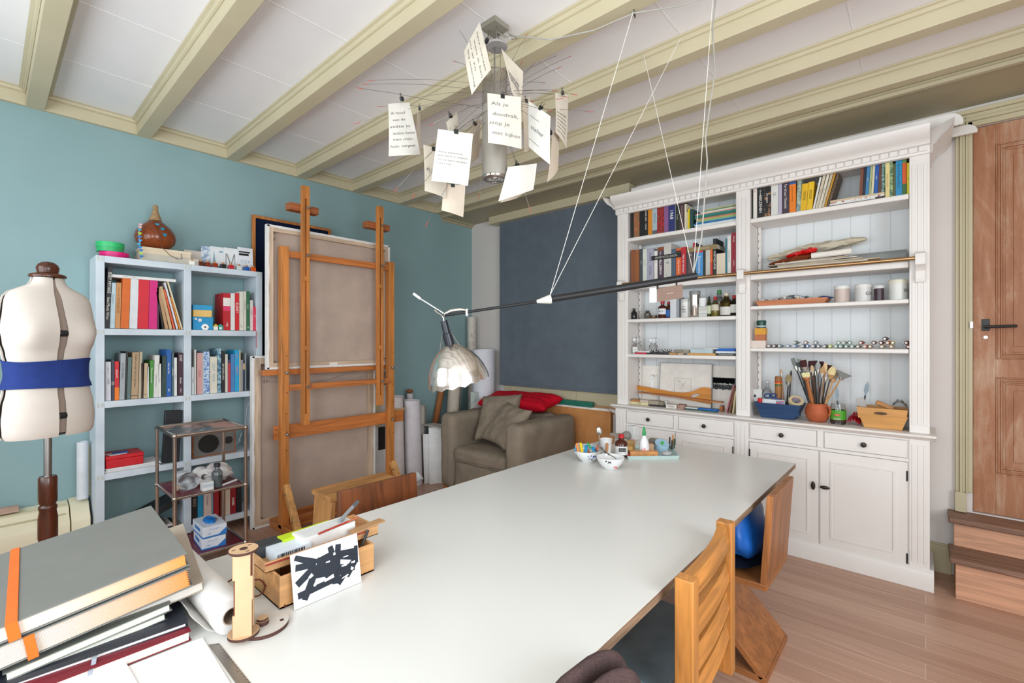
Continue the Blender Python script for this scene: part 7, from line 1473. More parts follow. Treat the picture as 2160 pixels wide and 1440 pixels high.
fb = MB(); fb.box(3.938, 3.948, 2.125, 3.4, 0, .83); tag(fb.build('mat_board', mt('#b98c64', .7)), 'brown board leaning behind the white frame, under the blind', 'board')
fb = MB(); fb.box(3.88, 3.93, 2.405, 3.0, .812, .862); tag(fb.build('glitter_bar', speck('#0f4a3a', '#2f8f78', 220, .4, .62, .4), None, .003), 'long dark green speckled bar lying on the frames behind the armchair', 'bar')
fb = MB(); fb.box(3.80, 3.86, 2.05, 2.11, 0, .78); fb.box(3.80, 3.86, 2.112, 2.125, 0, .78, 1); tag(fb.build('upright_case', [mt('#1d1d20', .6), mt('#c9c9cb', .5)]), 'narrow black upright case between the portfolio and the dresser', 'case')
# ---- corner behind the armchair
def vroll(name, label, x, y, r, z1, m, lean=(0, 0), hollow=.75, group=None, spiral=False, z0=0):
    o = MB(); p0 = Vector((x, y, z0)); p1 = Vector((x+lean[0], y+lean[1], z1)); T = (p1-p0).to_track_quat('Z', 'Y').to_matrix().to_4x4(); T.translation = p0; L = (p1-p0).length
    if not spiral: o.lathe([(r*hollow, .0), (r, 0), (r, L), (r*hollow, L), (r*hollow, 0)], n=30, T=T, closed=False)
    else:
        o.T = T; o.sheet(40, 6, lambda u, v: Vector((r*(1-.28*u)*math.cos(u*11+x*3), r*(1-.28*u)*math.sin(u*11+x*3), v*L*(1-.0*u)+.012*math.sin(u*7)*v)), .001)
    return tag(o.build(name, m, None, 0, 60), label, 'roll', group)
G = 'rolls standing in the corner behind the armchair'
vroll('fabric_roll', 'tall roll of cream printed paper with black squiggles in the corner', 3.86, 4.03, .052, 1.74, speck('#d9cfc6', '#c9bdb2', 6), (.02, .05), .6, G)
o = bpy.data.objects['fabric_roll']; b = MB()
for k in range(5):
    a = R(205+22*(k % 2)); z = 1.5-.1*k; c = Vector((3.868+.054*math.cos(a), 4.045+.054*math.sin(a), z)); b.tube([c, c+Vector((.004, -.012, .02)), c+Vector((-.004, .0, .035)), c+Vector((.004, -.016, .05))], .0015, 4)
b.build('printed_squiggles', M_BLACK, o)
vroll('foam_roll', 'thick white foam roll standing in front of the white wall strip', 3.80, 3.79, .135, 1.352, noisy('white_foam', '#dcdce2', '#e6e6ec', 9, .8, .3), (0, 0), .8, G, True)
vroll('cardboard_tube', 'brown cardboard tube leaning left behind the lamp shade', 3.24, 4.13, .035, 1.30, mt('#a8683a', .7), (.33, .02), .8, G)
vroll('paper_roll', 'wide beige paper roll leaning behind the armchair arm', 3.44, 3.98, .075, 1.12, mt('#c9bbab', .8), (.10, .0), .7, G, True)
vroll('fabric_roll', 'dark violet fabric roll beside the beige paper roll', 3.64, 4.06, .03, 1.08, fabric('#33285c'), (.04, .04), .4, G)
b = MB(); b.prism([(3.40, .70), (3.58, .83), (3.66, .845), (3.86, .80), (3.86, .2), (3.40, .2)], 3.63, 3.642, 'y'); tag(b.build('white_board', mt('#dad6d0', .6)), 'white board leaning between the armchair and the corner rolls', 'board')
b = MB(); b.box(3.60, 3.66, 3.74, 3.80, 0, .885); tag(b.build('carton', mt('#cfd8d0', .6)), 'narrow pale green and white carton behind the armchair', 'carton')
G = 'paper rolls standing between the easel and the armchair'
vroll('paper_roll', 'white paper roll with a tan tape band directly behind the easel post', 2.725, 3.915, .078, .90, mt('#d8cfcc', .7), (-.01, .02), .85, G, True)
o = bpy.data.objects['paper_roll.002'] if 'paper_roll.002' in bpy.data.objects else None
b = MB(); b.lathe([(.082, .77), (.082, .80)], (2.717, 3.933, 0), 30, closed=False); tag(b.build('tape_band', mt('#c2a47c', .7)), 'tan paper tape wrapped round the roll behind the easel post', 'tape'); tb_ = bpy.data.objects['tape_band.003'] if 'tape_band.003' in bpy.data.objects else b
vroll('paper_roll', 'wide white paper roll right of the taped one, tallest in front', 2.905, 3.90, .098, .845, mt('#dcd6da', .6), (-.015, .02), .85, G, True)
vroll('paper_roll', 'narrow cream paper roll tucked right behind the wide white one', 3.055, 3.99, .05, .76, mt('#cdc3ba', .7), (.03, .03), .85, G, True)
vroll('paper_roll', 'small brown tipped roll poking up behind the wide white roll', 2.99, 4.07, .035, .90, mt('#c9c2c2', .7), (0, .02), .8, G)
b = MB(); b.grid(16, 10, lambda u, v: Vector((2.985+.04*math.cos(6.28*u)*math.cos(3.14*(v-.5)), 4.085+.03*math.sin(6.28*u)*math.cos(3.14*(v-.5)), .925+.022*math.sin(3.14*(v-.5))))); tag(b.build('brown_pad', mt('#8a5632', .7), None, 0, 60), 'small brown lump on top of the roll behind the wide white roll', 'pad')
G = 'white sheets standing beside the armchair'
for k, (x, y, w, h, a, nm) in enumerate(((3.02, 3.80, .10, .50, -20, 'outer bent white'), (3.06, 3.73, .15, .57, -32, 'taller white'))):
    b = MB(); b.T = at((x, y, 0), -4, 0, a); b.sheet(8, 8, lambda u, v: Vector(((u-.5)*w, .02*math.sin(u*3+v*2), v*h)), .004); tag(b.build('paper_sheet', M_WHITE, None, 0, 60), '%s sheet standing beside the left arm of the armchair' % nm, 'sheet', G)
b = MB(); b.box(3.02, 3.16, 3.66, 3.90, .58, .59); tag(b.build('cardboard_sheet', mt('#bdb5ad', .7)), 'grey cardboard sheet lying beside the armchair arm on the white sheets', 'cardboard')
# white panels behind the easel
G = 'panels leaning behind the right easel post'
for x0, x1, y, h, c, lab in ((2.475, 2.56, 3.99, 1.0, '#d9cfa6', 'pale yellow edged panel, leftmost of the panels by the easel post'), (2.49, 2.62, 3.96, .62, '#d8d6d4', 'white panel in front of the pale yellow edged one')):
    b = MB(); b.box(x0, x1, y, y+.012, 0, h); tag(b.build('panel', mt(c, .6)), lab, 'panel', G)
b = MB(); b.box(2.525, 2.60, 3.952, 3.9585, .40, .62); tag(b.build('black_card', M_BLACK), 'black card taped to the white panel by the easel post', 'card')
b = MB(); T = at((2.60, 3.53, .16), 0, 52, -30); b.lathe([(.032, 0), (.05, .10), (.052, .1), (.034, -.001), (0, -.001)], n=24, T=T, closed=False); tag(b.build('plastic_cup', mt('#d3dbdc', .4), None, 0, 60), 'white plastic cup caught between easel foot and stool', 'cup')
# ================================================================ CHROME TROLLEY
tr = thing('chrome_trolley', 'chrome three tier trolley with paint stained top and dark red shelves', 'trolley', (.925, 3.49, 0))
X0, X1, YF, YK = .738, 1.118, 3.28, 3.70
M_CH = metal('#b9b0a8', .16); M_MAR = mt('#6a1028', .3)
for x, y in ((X0, YF), (X1, YF), (X0, YK), (X1, YK)): MB().cyl((x, y, .05), (x, y, .905), .010, n=14).build('upright', M_CH, tr)
for x, y in ((X0, YF), (X1, YF), (X0, YK), (X1, YK)): MB().sphere((x, y, .028), .026, 14, sx=.5).build('castor', M_BLACK, tr)
for z, nm, mm in ((.897, 'top_shelf', None), (.53, 'middle_shelf', M_MAR), (.158, 'bottom_shelf', M_MAR)):
    b = MB(); r = .012 if z > .8 else .009
    for p, q in (((X0, YF), (X1, YF)), ((X1, YF), (X1, YK)), ((X1, YK), (X0, YK)), ((X0, YK), (X0, YF))): b.cyl((p[0], p[1], z), (q[0], q[1], z), r, n=12)
    for x, y in ((X0, YF), (X1, YF), (X0, YK), (X1, YK)): b.sphere((x, y, z), .0155, 10)
    b.build(nm+'_rail', M_CH, tr)
    if mm is None: mm = speck('#b98a78', '#2c4048', 5, .42, .56, .35, '#a9c0c4')
    MB().box(X0+.011, X1-.011, YF+.011, YK-.011, z-.004, z+.003).build(nm, mm, tr)
zt = .5335; G = 'things on the middle shelf of the trolley'
b = MB(); b.grid(36, 22, lambda u, v: (lambda n_, a, q: Vector((1.02+.08*math.cos(a)*math.cos(q)*n_, 3.49+.09*math.sin(a)*math.cos(q)*n_, zt+.060+.0595*math.sin(q)*min(1, n_))))(1+.4*noise.noise(Vector((u*7, v*5, 3)))+.25*noise.noise(Vector((u*16, v*9, 1))), 6.283*u, 3.1416*(v-.5))); tag(b.build('cleaning_rag', fabric('#cfc8c6', 200), None, 0, 70), 'heap of crumpled off-white rags on the trolley middle shelf', 'rag', G)
b = MB(); T = basis((.905, 3.52, zt+.055), (1, .25, 0), (0, 0, 1)); T = Matrix(((1, 0, 0, .935), (0, 0, 1, 3.50), (0, 1, 0, zt+.0505), (0, 0, 0, 1))); b.lathe([(.02, -.05), (.05, -.05), (.05, .05), (.02, .05), (.02, -.05)], n=30, T=T, closed=False); tag(b.build('tissue_roll', mt('#e3dfdb', .8), None, 0, 60), 'white tissue roll lying on its side on the trolley', 'tissue roll', G)
bottle(0, 0, zt, .03, .15, '#aeb6b8', 'clear squeeze bottle with black cap in front of the rag heap', '#2a2c30', None, .45, G, True, xy=(.975, 3.345), liquid=('#9fa6a8', .8), capr=.6)
b = MB(); b.box(.885, .945, 3.305, 3.355, zt, zt+.05); b.box(.886, .944, 3.3045, 3.305, zt+.02, zt+.04, 1); tag(b.build('carton', [mt('#dedddb', .5), mt('#b9c4cc', .6)]), 'small white carton at the front of the trolley middle shelf', 'box', G)
b = MB(); b.grid(26, 16, lambda u, v: (lambda n_, a, q: Vector((.835+.055*math.cos(a)*math.cos(q)*n_, 3.40+.055*math.sin(a)*math.cos(q)*n_, zt+.055+.054*math.sin(q)*min(1, n_))))(1+.3*noise.noise(Vector((u*8, v*6, 9))), 6.283*u, 3.1416*(v-.5))); tag(b.build('plastic_bag', glassm('#eef0f0', .3), None, 0, 60), 'crinkled clear plastic bag behind the front trolley post', 'bag', G)
b = MB(); b.box(.79, .86, 3.50, 3.56, zt, zt+.09); tag(b.build('carton', mt('#cfd2d8', .5)), 'pale carton behind the clear plastic bag on the trolley', 'box', G)
b = MB(); b.sphere((.785, 3.43, zt+.02), .02, 14); tag(b.build('stone', mt('#b89a86', .6)), 'small pinkish round stone at the left of the trolley shelf', 'stone', G)
b = MB(); b.cyl((1.0, 3.33, zt+.0075), (1.10, 3.39, zt+.0075), .007, n=10); tag(b.build('white_stick', M_WHITE), 'white stick lying at the right front of the trolley shelf', 'stick', G)
G = 'blue glove boxes stacked on the bottom shelf of the trolley'
for k, z in enumerate((.1615, .232)):
    o = thing('glove_box', 'white and blue glove box, %s' % ('lower of the two on the trolley' if k == 0 else 'upper one with blue gloves sticking out'), 'box', (.96, 3.44, z), R(-4+3*k), G); T = wm(o)
    def mk(n, fn, m, bv=0): b = MB(); b.T = T; fn(b); return b.build(n, m, o, bv)
    mk('box_body', lambda b: b.box(-.065, .065, -.115, .115, 0, .068), mt('#d9e0ea', .5), .0015)
    mk('blue_print', lambda b: (b.box(-.0655, .0655, -.1155, .1155, .001, .010), b.prism([(.02, .010), (.0645, .010), (.0645, .045)], -.1158, -.1153, 'y'), b.box(-.0658, -.0653, -.05, .06, .03, .05), b.text('examination gloves', Matrix.Translation((-.005, -.1158, .05)) @ rot(90), h=.007, w=.09), b.text('100', Matrix.Translation((-.03, -.1158, .025)) @ rot(90), h=.008, w=.04)), mt('#2a7ac4', .5))
    if k: mk('gloves', lambda b: b.grid(22, 14, lambda u, v: Vector(((.035+.012*noise.noise(Vector((u*5, v*5, 1))))*math.cos(6.283*u)*math.cos(3.1416*(v-.5)), .07*math.sin(6.283*u)*math.cos(3.1416*(v-.5)), .07+.018*math.sin(3.1416*(v-.5))*(1+.8*noise.noise(Vector((u*11, v*7, 4))))))), mt('#1878c8', .4))
b = MB(); b.box(.78, .93, 3.30, 3.62, .1614, .165); 
# ================================================================ DRESS FORM
MC = Vector((.2035, 3.157, 0)); rv = Vector((.6624, -.7491, 0)); nv = Vector((-.7491, -.6624, 0))
df = thing('dress_form', 'cream adjustable dress form on a turned dark wood stand at the left', 'dress form', (MC.x, MC.y, 0))
rf = rv*math.cos(R(70))-nv*math.sin(R(70)); nf = rv*math.sin(R(70))+nv*math.cos(R(70)); Zf = lambda z: 1.45+(z-1.45)*1.1
KEY = [(1.045, .180, .120), (1.06, .192, .128), (1.12, .196, .132), (1.18, .190, .126), (1.24, .176, .112), (1.30, .163, .10), (1.345, .165, .10), (1.40, .178, .112), (1.45, .192, .128), (1.50, .200, .136), (1.53, .197, .132), (1.57, .190, .118), (1.61, .186, .102), (1.645, .176, .088), (1.665, .150, .076), (1.680, .105, .066), (1.695, .076, .058), (1.715, .064, .054), (1.73, .061, .052)]
KEY = [(Zf(a), p*.87, q*.92) for a, p, q in KEY]
def prof(z):
    for (a, p, q), (c, r_, s) in zip(KEY, KEY[1:]):
        if a <= z <= c: t = (z-a)/(c-a); t = t*t*(3-2*t); return p+(r_-p)*t, q+(s-q)*t
    return KEY[-1][1:] if z > 1 else KEY[0][1:]
def body_pt(th, z, k=1.):
    w, d = prof(z); s, c = math.sin(th), math.cos(th); e = .85
    x = math.copysign(abs(s)**e, s)*w; y = math.copysign(abs(c)**e, c)*d
    for a0 in (-32, 32):
        g = math.exp(-(((math.degrees(th)-a0+180) % 360-180)/22)**2-((z-1.478)/.06)**2); y += .030*g*math.cos(R(a0)); x += .022*g*math.sin(R(a0))
    p = MC+rf*x*k+nf*y*k; p.z = z; return p
GAPS = (-90, 0, 90, 180)
def panel(t0, t1, z0, z1, name, par=df, k=1., m=None):
    b = MB(); n = max(6, int((t1-t0)/5)); nz = 40
    b.sheet(n, nz, lambda u, v: body_pt(R(t0+(t1-t0)*u), z0+(z1-z0)*v, k), .006); return b.build(name, m, par, 0, 50)
M_FORM = fabric('#d0c5bb', 500, .85, .02, .15); gp_ = 6; gf_ = 3.4
for a, c in ((GAPS[0]+gp_, GAPS[1]-gf_), (GAPS[1]+gf_, GAPS[2]-gp_), (GAPS[2]+gp_, GAPS[3]-gp_), (GAPS[3]+gp_, 360+GAPS[0]-gp_)):
    panel(a, c, Zf(1.045), Zf(1.725), 'body_panel', m=M_FORM)
b = MB(); b.grid(48, 40, lambda u, v: body_pt(2*math.pi*u, Zf(1.06)+.725*v, .93)); b.build('inner_shell', mt('#8d7c70', .8), df, 0, 60)
for z, k in ((Zf(1.725), 1.), (Zf(1.05), .97)):
    b = MB(); ring_ = [body_pt(2*math.pi*i/48, z, k) for i in range(48)]; b.add(ring_, [tuple(range(48))]); b.add([p+Vector((0, 0, .004)) for p in ring_], [tuple(range(48))]); b.build('neck_plate' if z > 1.5 else 'base_plate', M_FORM, df)
M_DKW = wood('#5a2c18', 'z', .55, .22, 7)
b = MB(); b.lathe([(.066, 0), (.068, .006), (.064, .014), (.045, .02), (.038, .024), (.040, .034), (.042, .046), (.036, .062), (.022, .074), (0, .078)], (MC.x, MC.y, Zf(1.728)), 32); b.build('neck_cap', M_DKW, df, 0, 60)
for th, z in ((0, 1.488), (0, 1.10), (-90, 1.488), (-90, 1.10)):
    p = body_pt(R(th), z, .99); dd = (p-Vector((MC.x, MC.y, z))).normalized(); side = Vector((0, 0, 1)).cross(dd); b = MB()
    b.cyl(p-dd*.01-side*.012, p-dd*.01+side*.016, .015, n=18); b.build('adjusting_wheel', M_BLACK, df, .001)
    b = MB(); b.cyl(p-dd*.004-side*.02, p-dd*.004+side*.026, .005, n=10); b.build('adjusting_rod', M_CHROME, df)
b = MB(); b.cyl((MC.x, MC.y, .70), (MC.x, MC.y, 1.01), .015, n=20); b.build('pole', M_STEEL, df)
b = MB(); b.lathe([(.03, 0), (.031, .0), (.024, .02), (.034, .04), (.034, .06), (.022, .075), (.030, .09), (.036, .13), (.036, .22), (.031, .255), (.034, .265), (.034, .275), (.028, .283), (.0345, .30), (.0345, .41), (.03, .42), (0, .42)], (MC.x, MC.y, .385), 28); b.lathe([(.016, 0), (.016, .3)], (MC.x, MC.y, .09), 14); b.build('turned_post', M_DKW, df, 0, 50)
for k in range(3):
    a = R(90+120*k); b = MB(); u = Vector((math.cos(a), math.sin(a), 0)); c = Vector((MC.x, MC.y, 0)); b.tube([c+Vector((0, 0, .30)), c+u*.08+Vector((0, 0, .26)), c+u*.18+Vector((0, 0, .11)), c+u*.26+Vector((0, 0, .018))], [.016, .018, .016, .014], 10); b.build('leg', M_DKW, df)
b = MB(); zz0, zz1 = 1.232, 1.362
b.sheet(64, 10, lambda u, v: (lambda th, z: body_pt(th, z, 1.0)+((body_pt(th, z, 1)-Vector((MC.x, MC.y, z))).normalized())*(.009+.003*noise.noise(Vector((math.cos(th)*2, z*30, math.sin(th)*4)))))(2*math.pi*u, zz0+(zz1-zz0)*v+.006*math.sin(2*math.pi*u*2)*(1 if v > .5 else -.6)), .003)
tag(b.build('fabric_band', fabric('#263978', 400, .8, .06, .25), None, 0, 70), 'royal blue fabric band wrapped round the waist of the dress form', 'fabric band')
# white tube and strips on the heater
vroll('paper_roll', 'slim white paper tube standing on the heater between dress form and shelf', .425, 4.10, .029, .80, mt('#d3d6da', .5), (0, 0), .85, None, z0=.431)
b = MB(); b.box(.463, .469, 4.14, 4.18, .431, .76); tag(b.build('wood_batten', mt('#cfc49f', .6)), 'thin cream batten standing behind the slim white tube', 'batten')
b = MB(); b.T = Matrix.Translation((0, 0, .0)); b.box(-.25, .14, 4.11, 4.165, .421, .452); tag(b.build('wood_board', wood('#b89a88', 'x', .85, .6), None, .001), 'short pale wooden board lying on the heater at the left edge', 'board')
# ================================================================ PENDANT WITH NOTES
zc = Vector((1.6665, 1.588, 0))
zl = thing('note_chandelier', 'pendant light with a grey mesh cylinder and wires carrying clipped handwritten notes', 'pendant light', (zc.x, zc.y, 3.01))
def m_mesh():
    m, b, nt = base('fine_grey_mesh', '#a39d93', .45, .6); v = coords(nt, (1, 1, 1)); w1 = nt.nodes.new('ShaderNodeTexChecker'); w1.inputs['Scale'].default_value = 420
    b.inputs['Alpha'].default_value = .5; return m
M_MESH = m_mesh(); M_TUBE = mt('#a8a298', .45, .3)
b = MB(); b.box(zc.x-.05, zc.x+.05, zc.y-.05, zc.y+.05, 2.985, 3.009); b.build('ceiling_box', mt('#8f8a7c', .5), zl)
b = MB(); b.lathe([(.052, 0), (.055, .006), (.05, .012), (0, .012)], (zc.x+.01, zc.y-.005, 2.90), 30); b.build('canopy_disc', mt('#a8a5a2', .5), zl)
for k in range(3):
    a = 2.1*k; b = MB(); b.cyl((zc.x+.03*math.cos(a), zc.y+.03*math.sin(a), 2.91), (zc.x+.03*math.cos(a), zc.y+.03*math.sin(a), 2.99), .002, n=6); b.build('canopy_rod', M_STEEL, zl)
b = MB(); b.tube([(zc.x+.02, zc.y, 2.985), (zc.x+.05, zc.y-.03, 2.96), (zc.x+.075, zc.y-.05, 2.975), (zc.x+.06, zc.y-.06, 2.94), (zc.x+.09, zc.y-.07, 2.955), (zc.x+.05, zc.y-.04, 2.98)], .003, 6); b.build('wire_bundle', mt('#8d877a', .5), zl)
b = MB(); b.cyl((zc.x, zc.y, 2.60), (zc.x, zc.y, 2.905), .004, n=8); b.build('suspension_rod', M_STEEL, zl)
b = MB(); b.cyl((zc.x+.02, zc.y-.02, 2.60), (zc.x+.02, zc.y-.02, 2.905), .0012, n=6); b.build('suspension_cable', M_STEEL, zl)
r_ = .062
b = MB(); b.lathe([(r_, 2.60), (r_, 2.765)], (zc.x, zc.y, 0), 40, closed=False); b.lathe([(r_+.001, 2.762), (r_+.001, 2.767), (r_-.002, 2.767), (r_-.002, 2.762), (r_+.001, 2.762)], (zc.x, zc.y, 0), 40, closed=False); b.build('mesh_sleeve', M_MESH, zl)
b = MB(); b.lathe([(r_, 2.262), (r_, 2.60), (r_-.002, 2.60), (r_-.002, 2.262), (r_, 2.262)], (zc.x, zc.y, 0), 40, closed=False); b.build('cylinder', M_TUBE, zl, 0, 60)
b = MB(); b.lathe([(.022, 2.61), (.022, 2.66), (0, 2.66)], (zc.x, zc.y, 0), 20); b.build('socket', mt('#5d574f', .5), zl)
b = MB(); b.lathe([(r_-.002, 2.262), (r_-.001, 2.252), (r_-.008, 2.246), (.044, 2.248), (.03, 2.275), (.012, 2.30), (0, 2.302)], (zc.x, zc.y, 0), 36, closed=False); b.build('reflector', M_CHROME, zl, 0, 60)
b = MB(); b.lathe([(.0445, 2.2475), (0, 2.2455)], (zc.x, zc.y, 0), 30, closed=False); b.build('lamp_glass', glassm('#ffffff', .1), zl)
random.seed(17)
hub = Vector((zc.x, zc.y, 2.645)); RV = Vector((rv.x, rv.y, 0)); FV = Vector((.7491, .6624, 0))
M_WIRE = metal('#8c8780', .35); M_REDT = mt('#c0392b', .5)
tips = []
for (px, py, dp) in [(775, 170, 2.3), (765, 178, 2.45), (752, 185, 2.2), (795, 225, 2.3), (745, 262, 2.15), (955, 128, 2.5), (960, 50, 2.35), (830, 405, 2.1), (868, 418, 2.05), (897, 478, 2.0), (905, 265, 2.2), (1112, 72, 2.35), (1160, 100, 2.5), (1195, 110, 2.6), (1205, 118, 2.5), (1185, 140, 2.4), (1175, 190, 2.5), (1150, 175, 2.6), (1200, 205, 2.35), (1218, 200, 2.3), (1188, 208, 2.2), (1252, 236, 2.35), (1125, 215, 2.4), (1165, 235, 2.2), (1010, 5, 2.3), (1103, 128, 2.4), (990, 330, 2.5), (1010, 420, 2.45), (945, 300, 2.5), (1120, 448, 2.35), (1022, 250, 2.5), (925, 320, 2.1), (1060, 150, 2.1)]:
    e = onD(px, py, dp); d = (e-hub); p0 = hub+Vector((random.uniform(-.02, .02), random.uniform(-.02, .02), random.uniform(-.07, .07))); mid = p0.lerp(e, .5)+Vector((0, 0, .03*abs(d.z) if d.z < 0 else .02))
    b = MB(); b.tube([p0, p0.lerp(mid, .5)+Vector((0, 0, .006)), mid, mid.lerp(e, .5)+Vector((0, 0, .004)), e], .0009, 5, 0); k = e-(e-mid).normalized()*.03; b.tube([k, e], .0013, 5, 1); b.build('wire', [M_WIRE, M_REDT], zl)
NOTE = mt('#dfd5c5', .75); NOTE2 = mt('#e2ded6', .7); NOTE3 = mt('#d6c7b4', .75); INK = mt('#6f6e72', .7)
notes = [  # TL, TR, BR, BL pixel corners, depth left / right, clip pixel, paper, lines, label
 ((819, 219), (861, 216), (887, 326), (818, 330), 2.10, 2.22, (848, 210), NOTE2, ['ik houd', 'van de', 'stilte in', 'iedere kamer', 'van mijn', 'huis. vergeet'], 'white note with six handwritten lines, leftmost of the hanging notes'),
 ((881, 236), (889, 240), (889, 330), (880, 325), 2.30, 2.42, (885, 230), NOTE3, [], 'beige note seen edge on, just right of the leftmost note'),
 ((941, 258), (963, 236), (968, 290), (945, 290), 2.35, 2.42, (951, 246), NOTE, ['ver', 'om'], 'small cream note peeking above the printed one'),
 ((924, 272), (997, 283), (987, 392), (909, 382), 2.02, 2.08, (962, 279), NOTE2, ['Peste espérame', 'guardame tu dulzura', 'Yo te daré también', 'una rosa'], 'white note with four printed lines, nearest of the hanging notes'),
 ((893, 305), (940, 318), (940, 418), (895, 403), 2.16, 2.22, (914, 316), NOTE, ['vrij, soms'], 'cream note half hidden behind the printed white one'),
 ((935, 388), (981, 391), (977, 458), (931, 444), 2.24, 2.28, (955, 392), NOTE3, [], 'blank beige note hanging lowest under the printed one'),
 ((1012, 46), (1037, 148), (995, 200), (980, 110), 2.18, 2.10, (1026, 87), NOTE, ['lieve mensen', 'want ik ben', 'nu al zo', 'lang onderweg'], 'cream note tilted diagonally, highest left of the canopy disc'),
 ((1057, 102), (1102, 152), (1098, 240), (1078, 195), 2.28, 2.36, (1077, 136), NOTE, ['vannacht'], 'curled cream note right of the suspension rod'),
 ((1028, 196), (1098, 206), (1100, 314), (1029, 302), 2.10, 2.14, (1060, 205), NOTE, ['Als je', 'doodvalt,', 'stop je', 'met kijken'], 'cream note with four handwritten lines in front of the cylinder'),
 ((1101, 205), (1116, 206), (1116, 318), (1104, 322), 2.40, 2.46, (1110, 214), NOTE3, [], 'beige note behind the four line note, right of the cylinder'),
 ((1115, 212), (1163, 246), (1160, 347), (1117, 310), 2.22, 2.12, (1140, 229), NOTE2, ['~~~~~', 'atelier', '~~~~~~'], 'white note with small faint writing right of the cylinder'),
 ((1165, 285), (1177, 270), (1177, 358), (1152, 384), 2.30, 2.40, (1162, 281), NOTE3, [], 'narrow beige note hanging under the small faint one'),
 ((1171, 196), (1196, 200), (1195, 314), (1170, 280), 2.30, 2.44, (1187, 197), NOTE, ['het gaat altijd', 'over wat er nog', 'niet geweest is', 'en dat wij toch', 'blijven zoeken', 'naar het licht'], 'beige note with dense black lines, rightmost of the hanging notes'),
 ((1071, 352), (1131, 345), (1125, 400), (1050, 425), 2.26, 2.34, (1092, 350), NOTE2, [], 'blank white note at the lower right of the cylinder'),
 ((1060, 415), (1106, 404), (1090, 418), (1054, 427), 2.30, 2.36, (1092, 351), NOTE3, [], 'beige note showing below the blank white one'),
 ((990, 265), (1012, 250), (1010, 330), (992, 345), 2.44, 2.50, (1002, 262), NOTE3, [], 'beige note behind the wires, left of the cylinder')]
for (tl, tr_, br, bl, d0, d1, cp_, pm, lines, lab) in notes:
    A, B_, C_, D_ = onD(*tl, d0), onD(*tr_, d1), onD(*br, d1), onD(*bl, d0)
    nrm = (B_-A).cross(D_-A).normalized(); nrm = nrm if nrm.dot(nv) > 0 else -nrm
    def S(u, v, o=0): return (A*(1-u)+B_*u)*(1-v)+(D_*(1-u)+C_*u)*v+nrm*(.008*math.sin(math.pi*u)*(v-.2)+.006*math.sin(2.2*v+u)+o)
    o = thing('paper_note', lab, 'note', S(.5, 0), 0, 'notes clipped to the pendant light')
    b = MB(); b.sheet(8, 10, S, .0006); b.build('paper', pm, o, 0, 60)
    if lines:
        b = MB(); n = len(lines); pr = 'printed' in lab or 'dense' in lab; lo = .12 if not pr else .40; hi = .9 if not pr else .68
        if 'dense' in lab: lo, hi = .42, .92
        for i, s_ in enumerate(lines):
            vs, fs, x0, x1, y0, y1 = textmesh(s_); v0 = lo+(hi-lo)*(i+.5)/n; ww = min(.82, .085*len(s_)*(1 if not pr else .55)); hgt_ = (hi-lo)/n*(.55 if not pr else .6)
            u0 = .09+(.06*math.sin(i*2.3) if not pr else 0)
            b.add([S(u0+ww*(q.x-x0)/max(1e-6, x1-x0)+(0 if pr else .02*(q.y-y0)), v0-hgt_*(q.y-y0-.35), .0012) for q in vs], fs)
        b.build('handwriting', INK if not pr else mt('#55555a', .7), o)
    cpt = onD(*cp_, (d0+d1)/2-.002); b = MB(); T = basis(cpt, (B_-A), (0, 0, 1)); b.T = T; b.box(-.009, .009, -.007, .012, -.005, .005); b.tube([(-.006, .012, 0), (-.008, .026, .006), (-.002, .028, .006), (-.002, .012, .002)], .0007, 4); b.tube([(.006, .012, 0), (.008, .026, -.006), (.002, .028, -.006), (.002, .012, -.002)], .0007, 4)
    b.build('binder_clip', M_BLACK, o)
    p0 = hub+Vector((0, 0, random.uniform(-.05, .05))); b = MB(); b.tube([p0, p0.lerp(cpt, .5)+Vector((0, 0, .015)), cpt], .0009, 5); b.build('wire', M_WIRE, zl)
# ================================================================ COUNTERWEIGHT LAMP
DL = 2.1
lp = thing('counterweight_lamp', 'hammered chrome lamp on a long black counterweighted arm hung from cords', 'lamp', onD(1150, 633, DL))
J = onD(937, 665, DL); E1 = onD(985, 659, DL); K0 = onD(1132, 636, DL); K1 = onD(1160, 631, DL); E2 = onD(1468, 582, DL+.0)
b = MB(); b.cyl(J, K0, .0065, n=12); b.cyl(K1, E2, .0145, .0165, n=20); b.cyl(E2, E2+(E2-K1).normalized()*.004, .0165, .012, n=20); b.build('arm', M_BLACK, lp, 0, 60)
b = MB(); b.cyl(K0, K1, .007, .021, n=20); b.cyl(K1, K1+(K1-K0).normalized()*.006, .021, .0195, n=20); b.build('cone_joint', mt('#d6d2c8', .35), lp, 0, 50)
b = MB(); ax = (E1-J).normalized(); T = basis(E1, ax.cross(Vector((0, 0, 1))), (0, 0, 1)); ring(b, None, .013, .005, T, 22, 8); b.build('white_ring', M_WHITE, lp)
b = MB(); b.tube([J+Vector((0, 0, .006)), J.lerp(E1, .3)+Vector((0, 0, .018)), J.lerp(E1, .7)+Vector((0, 0, .018)), E1+Vector((0, 0, .010))], [.006, .008, .008, .005], 8); b.build('chrome_cover', M_CHROME, lp, 0, 60)
hn0, hn1, hn2 = onD(937, 661, DL), onD(887, 630, DL), onD(872, 619, DL); b = MB(); b.cyl(hn0, hn1, .0025, n=8); b.cyl(hn1, hn2, .006, n=12); b.build('handle', M_WHITE, lp)
axs = (Vector((0, 0, 1))*math.cos(R(13.5))-rv*math.sin(R(13.5))+nv*.10).normalized(); RC = onD(969, 806, DL); top = RC+axs*.185
T = Matrix((rv, axs.cross(rv).normalized(), axs)); xx = (rv-axs*rv.dot(axs)).normalized(); yy = axs.cross(xx); T = Matrix((xx, yy, axs)).transposed().to_4x4(); T.translation = RC
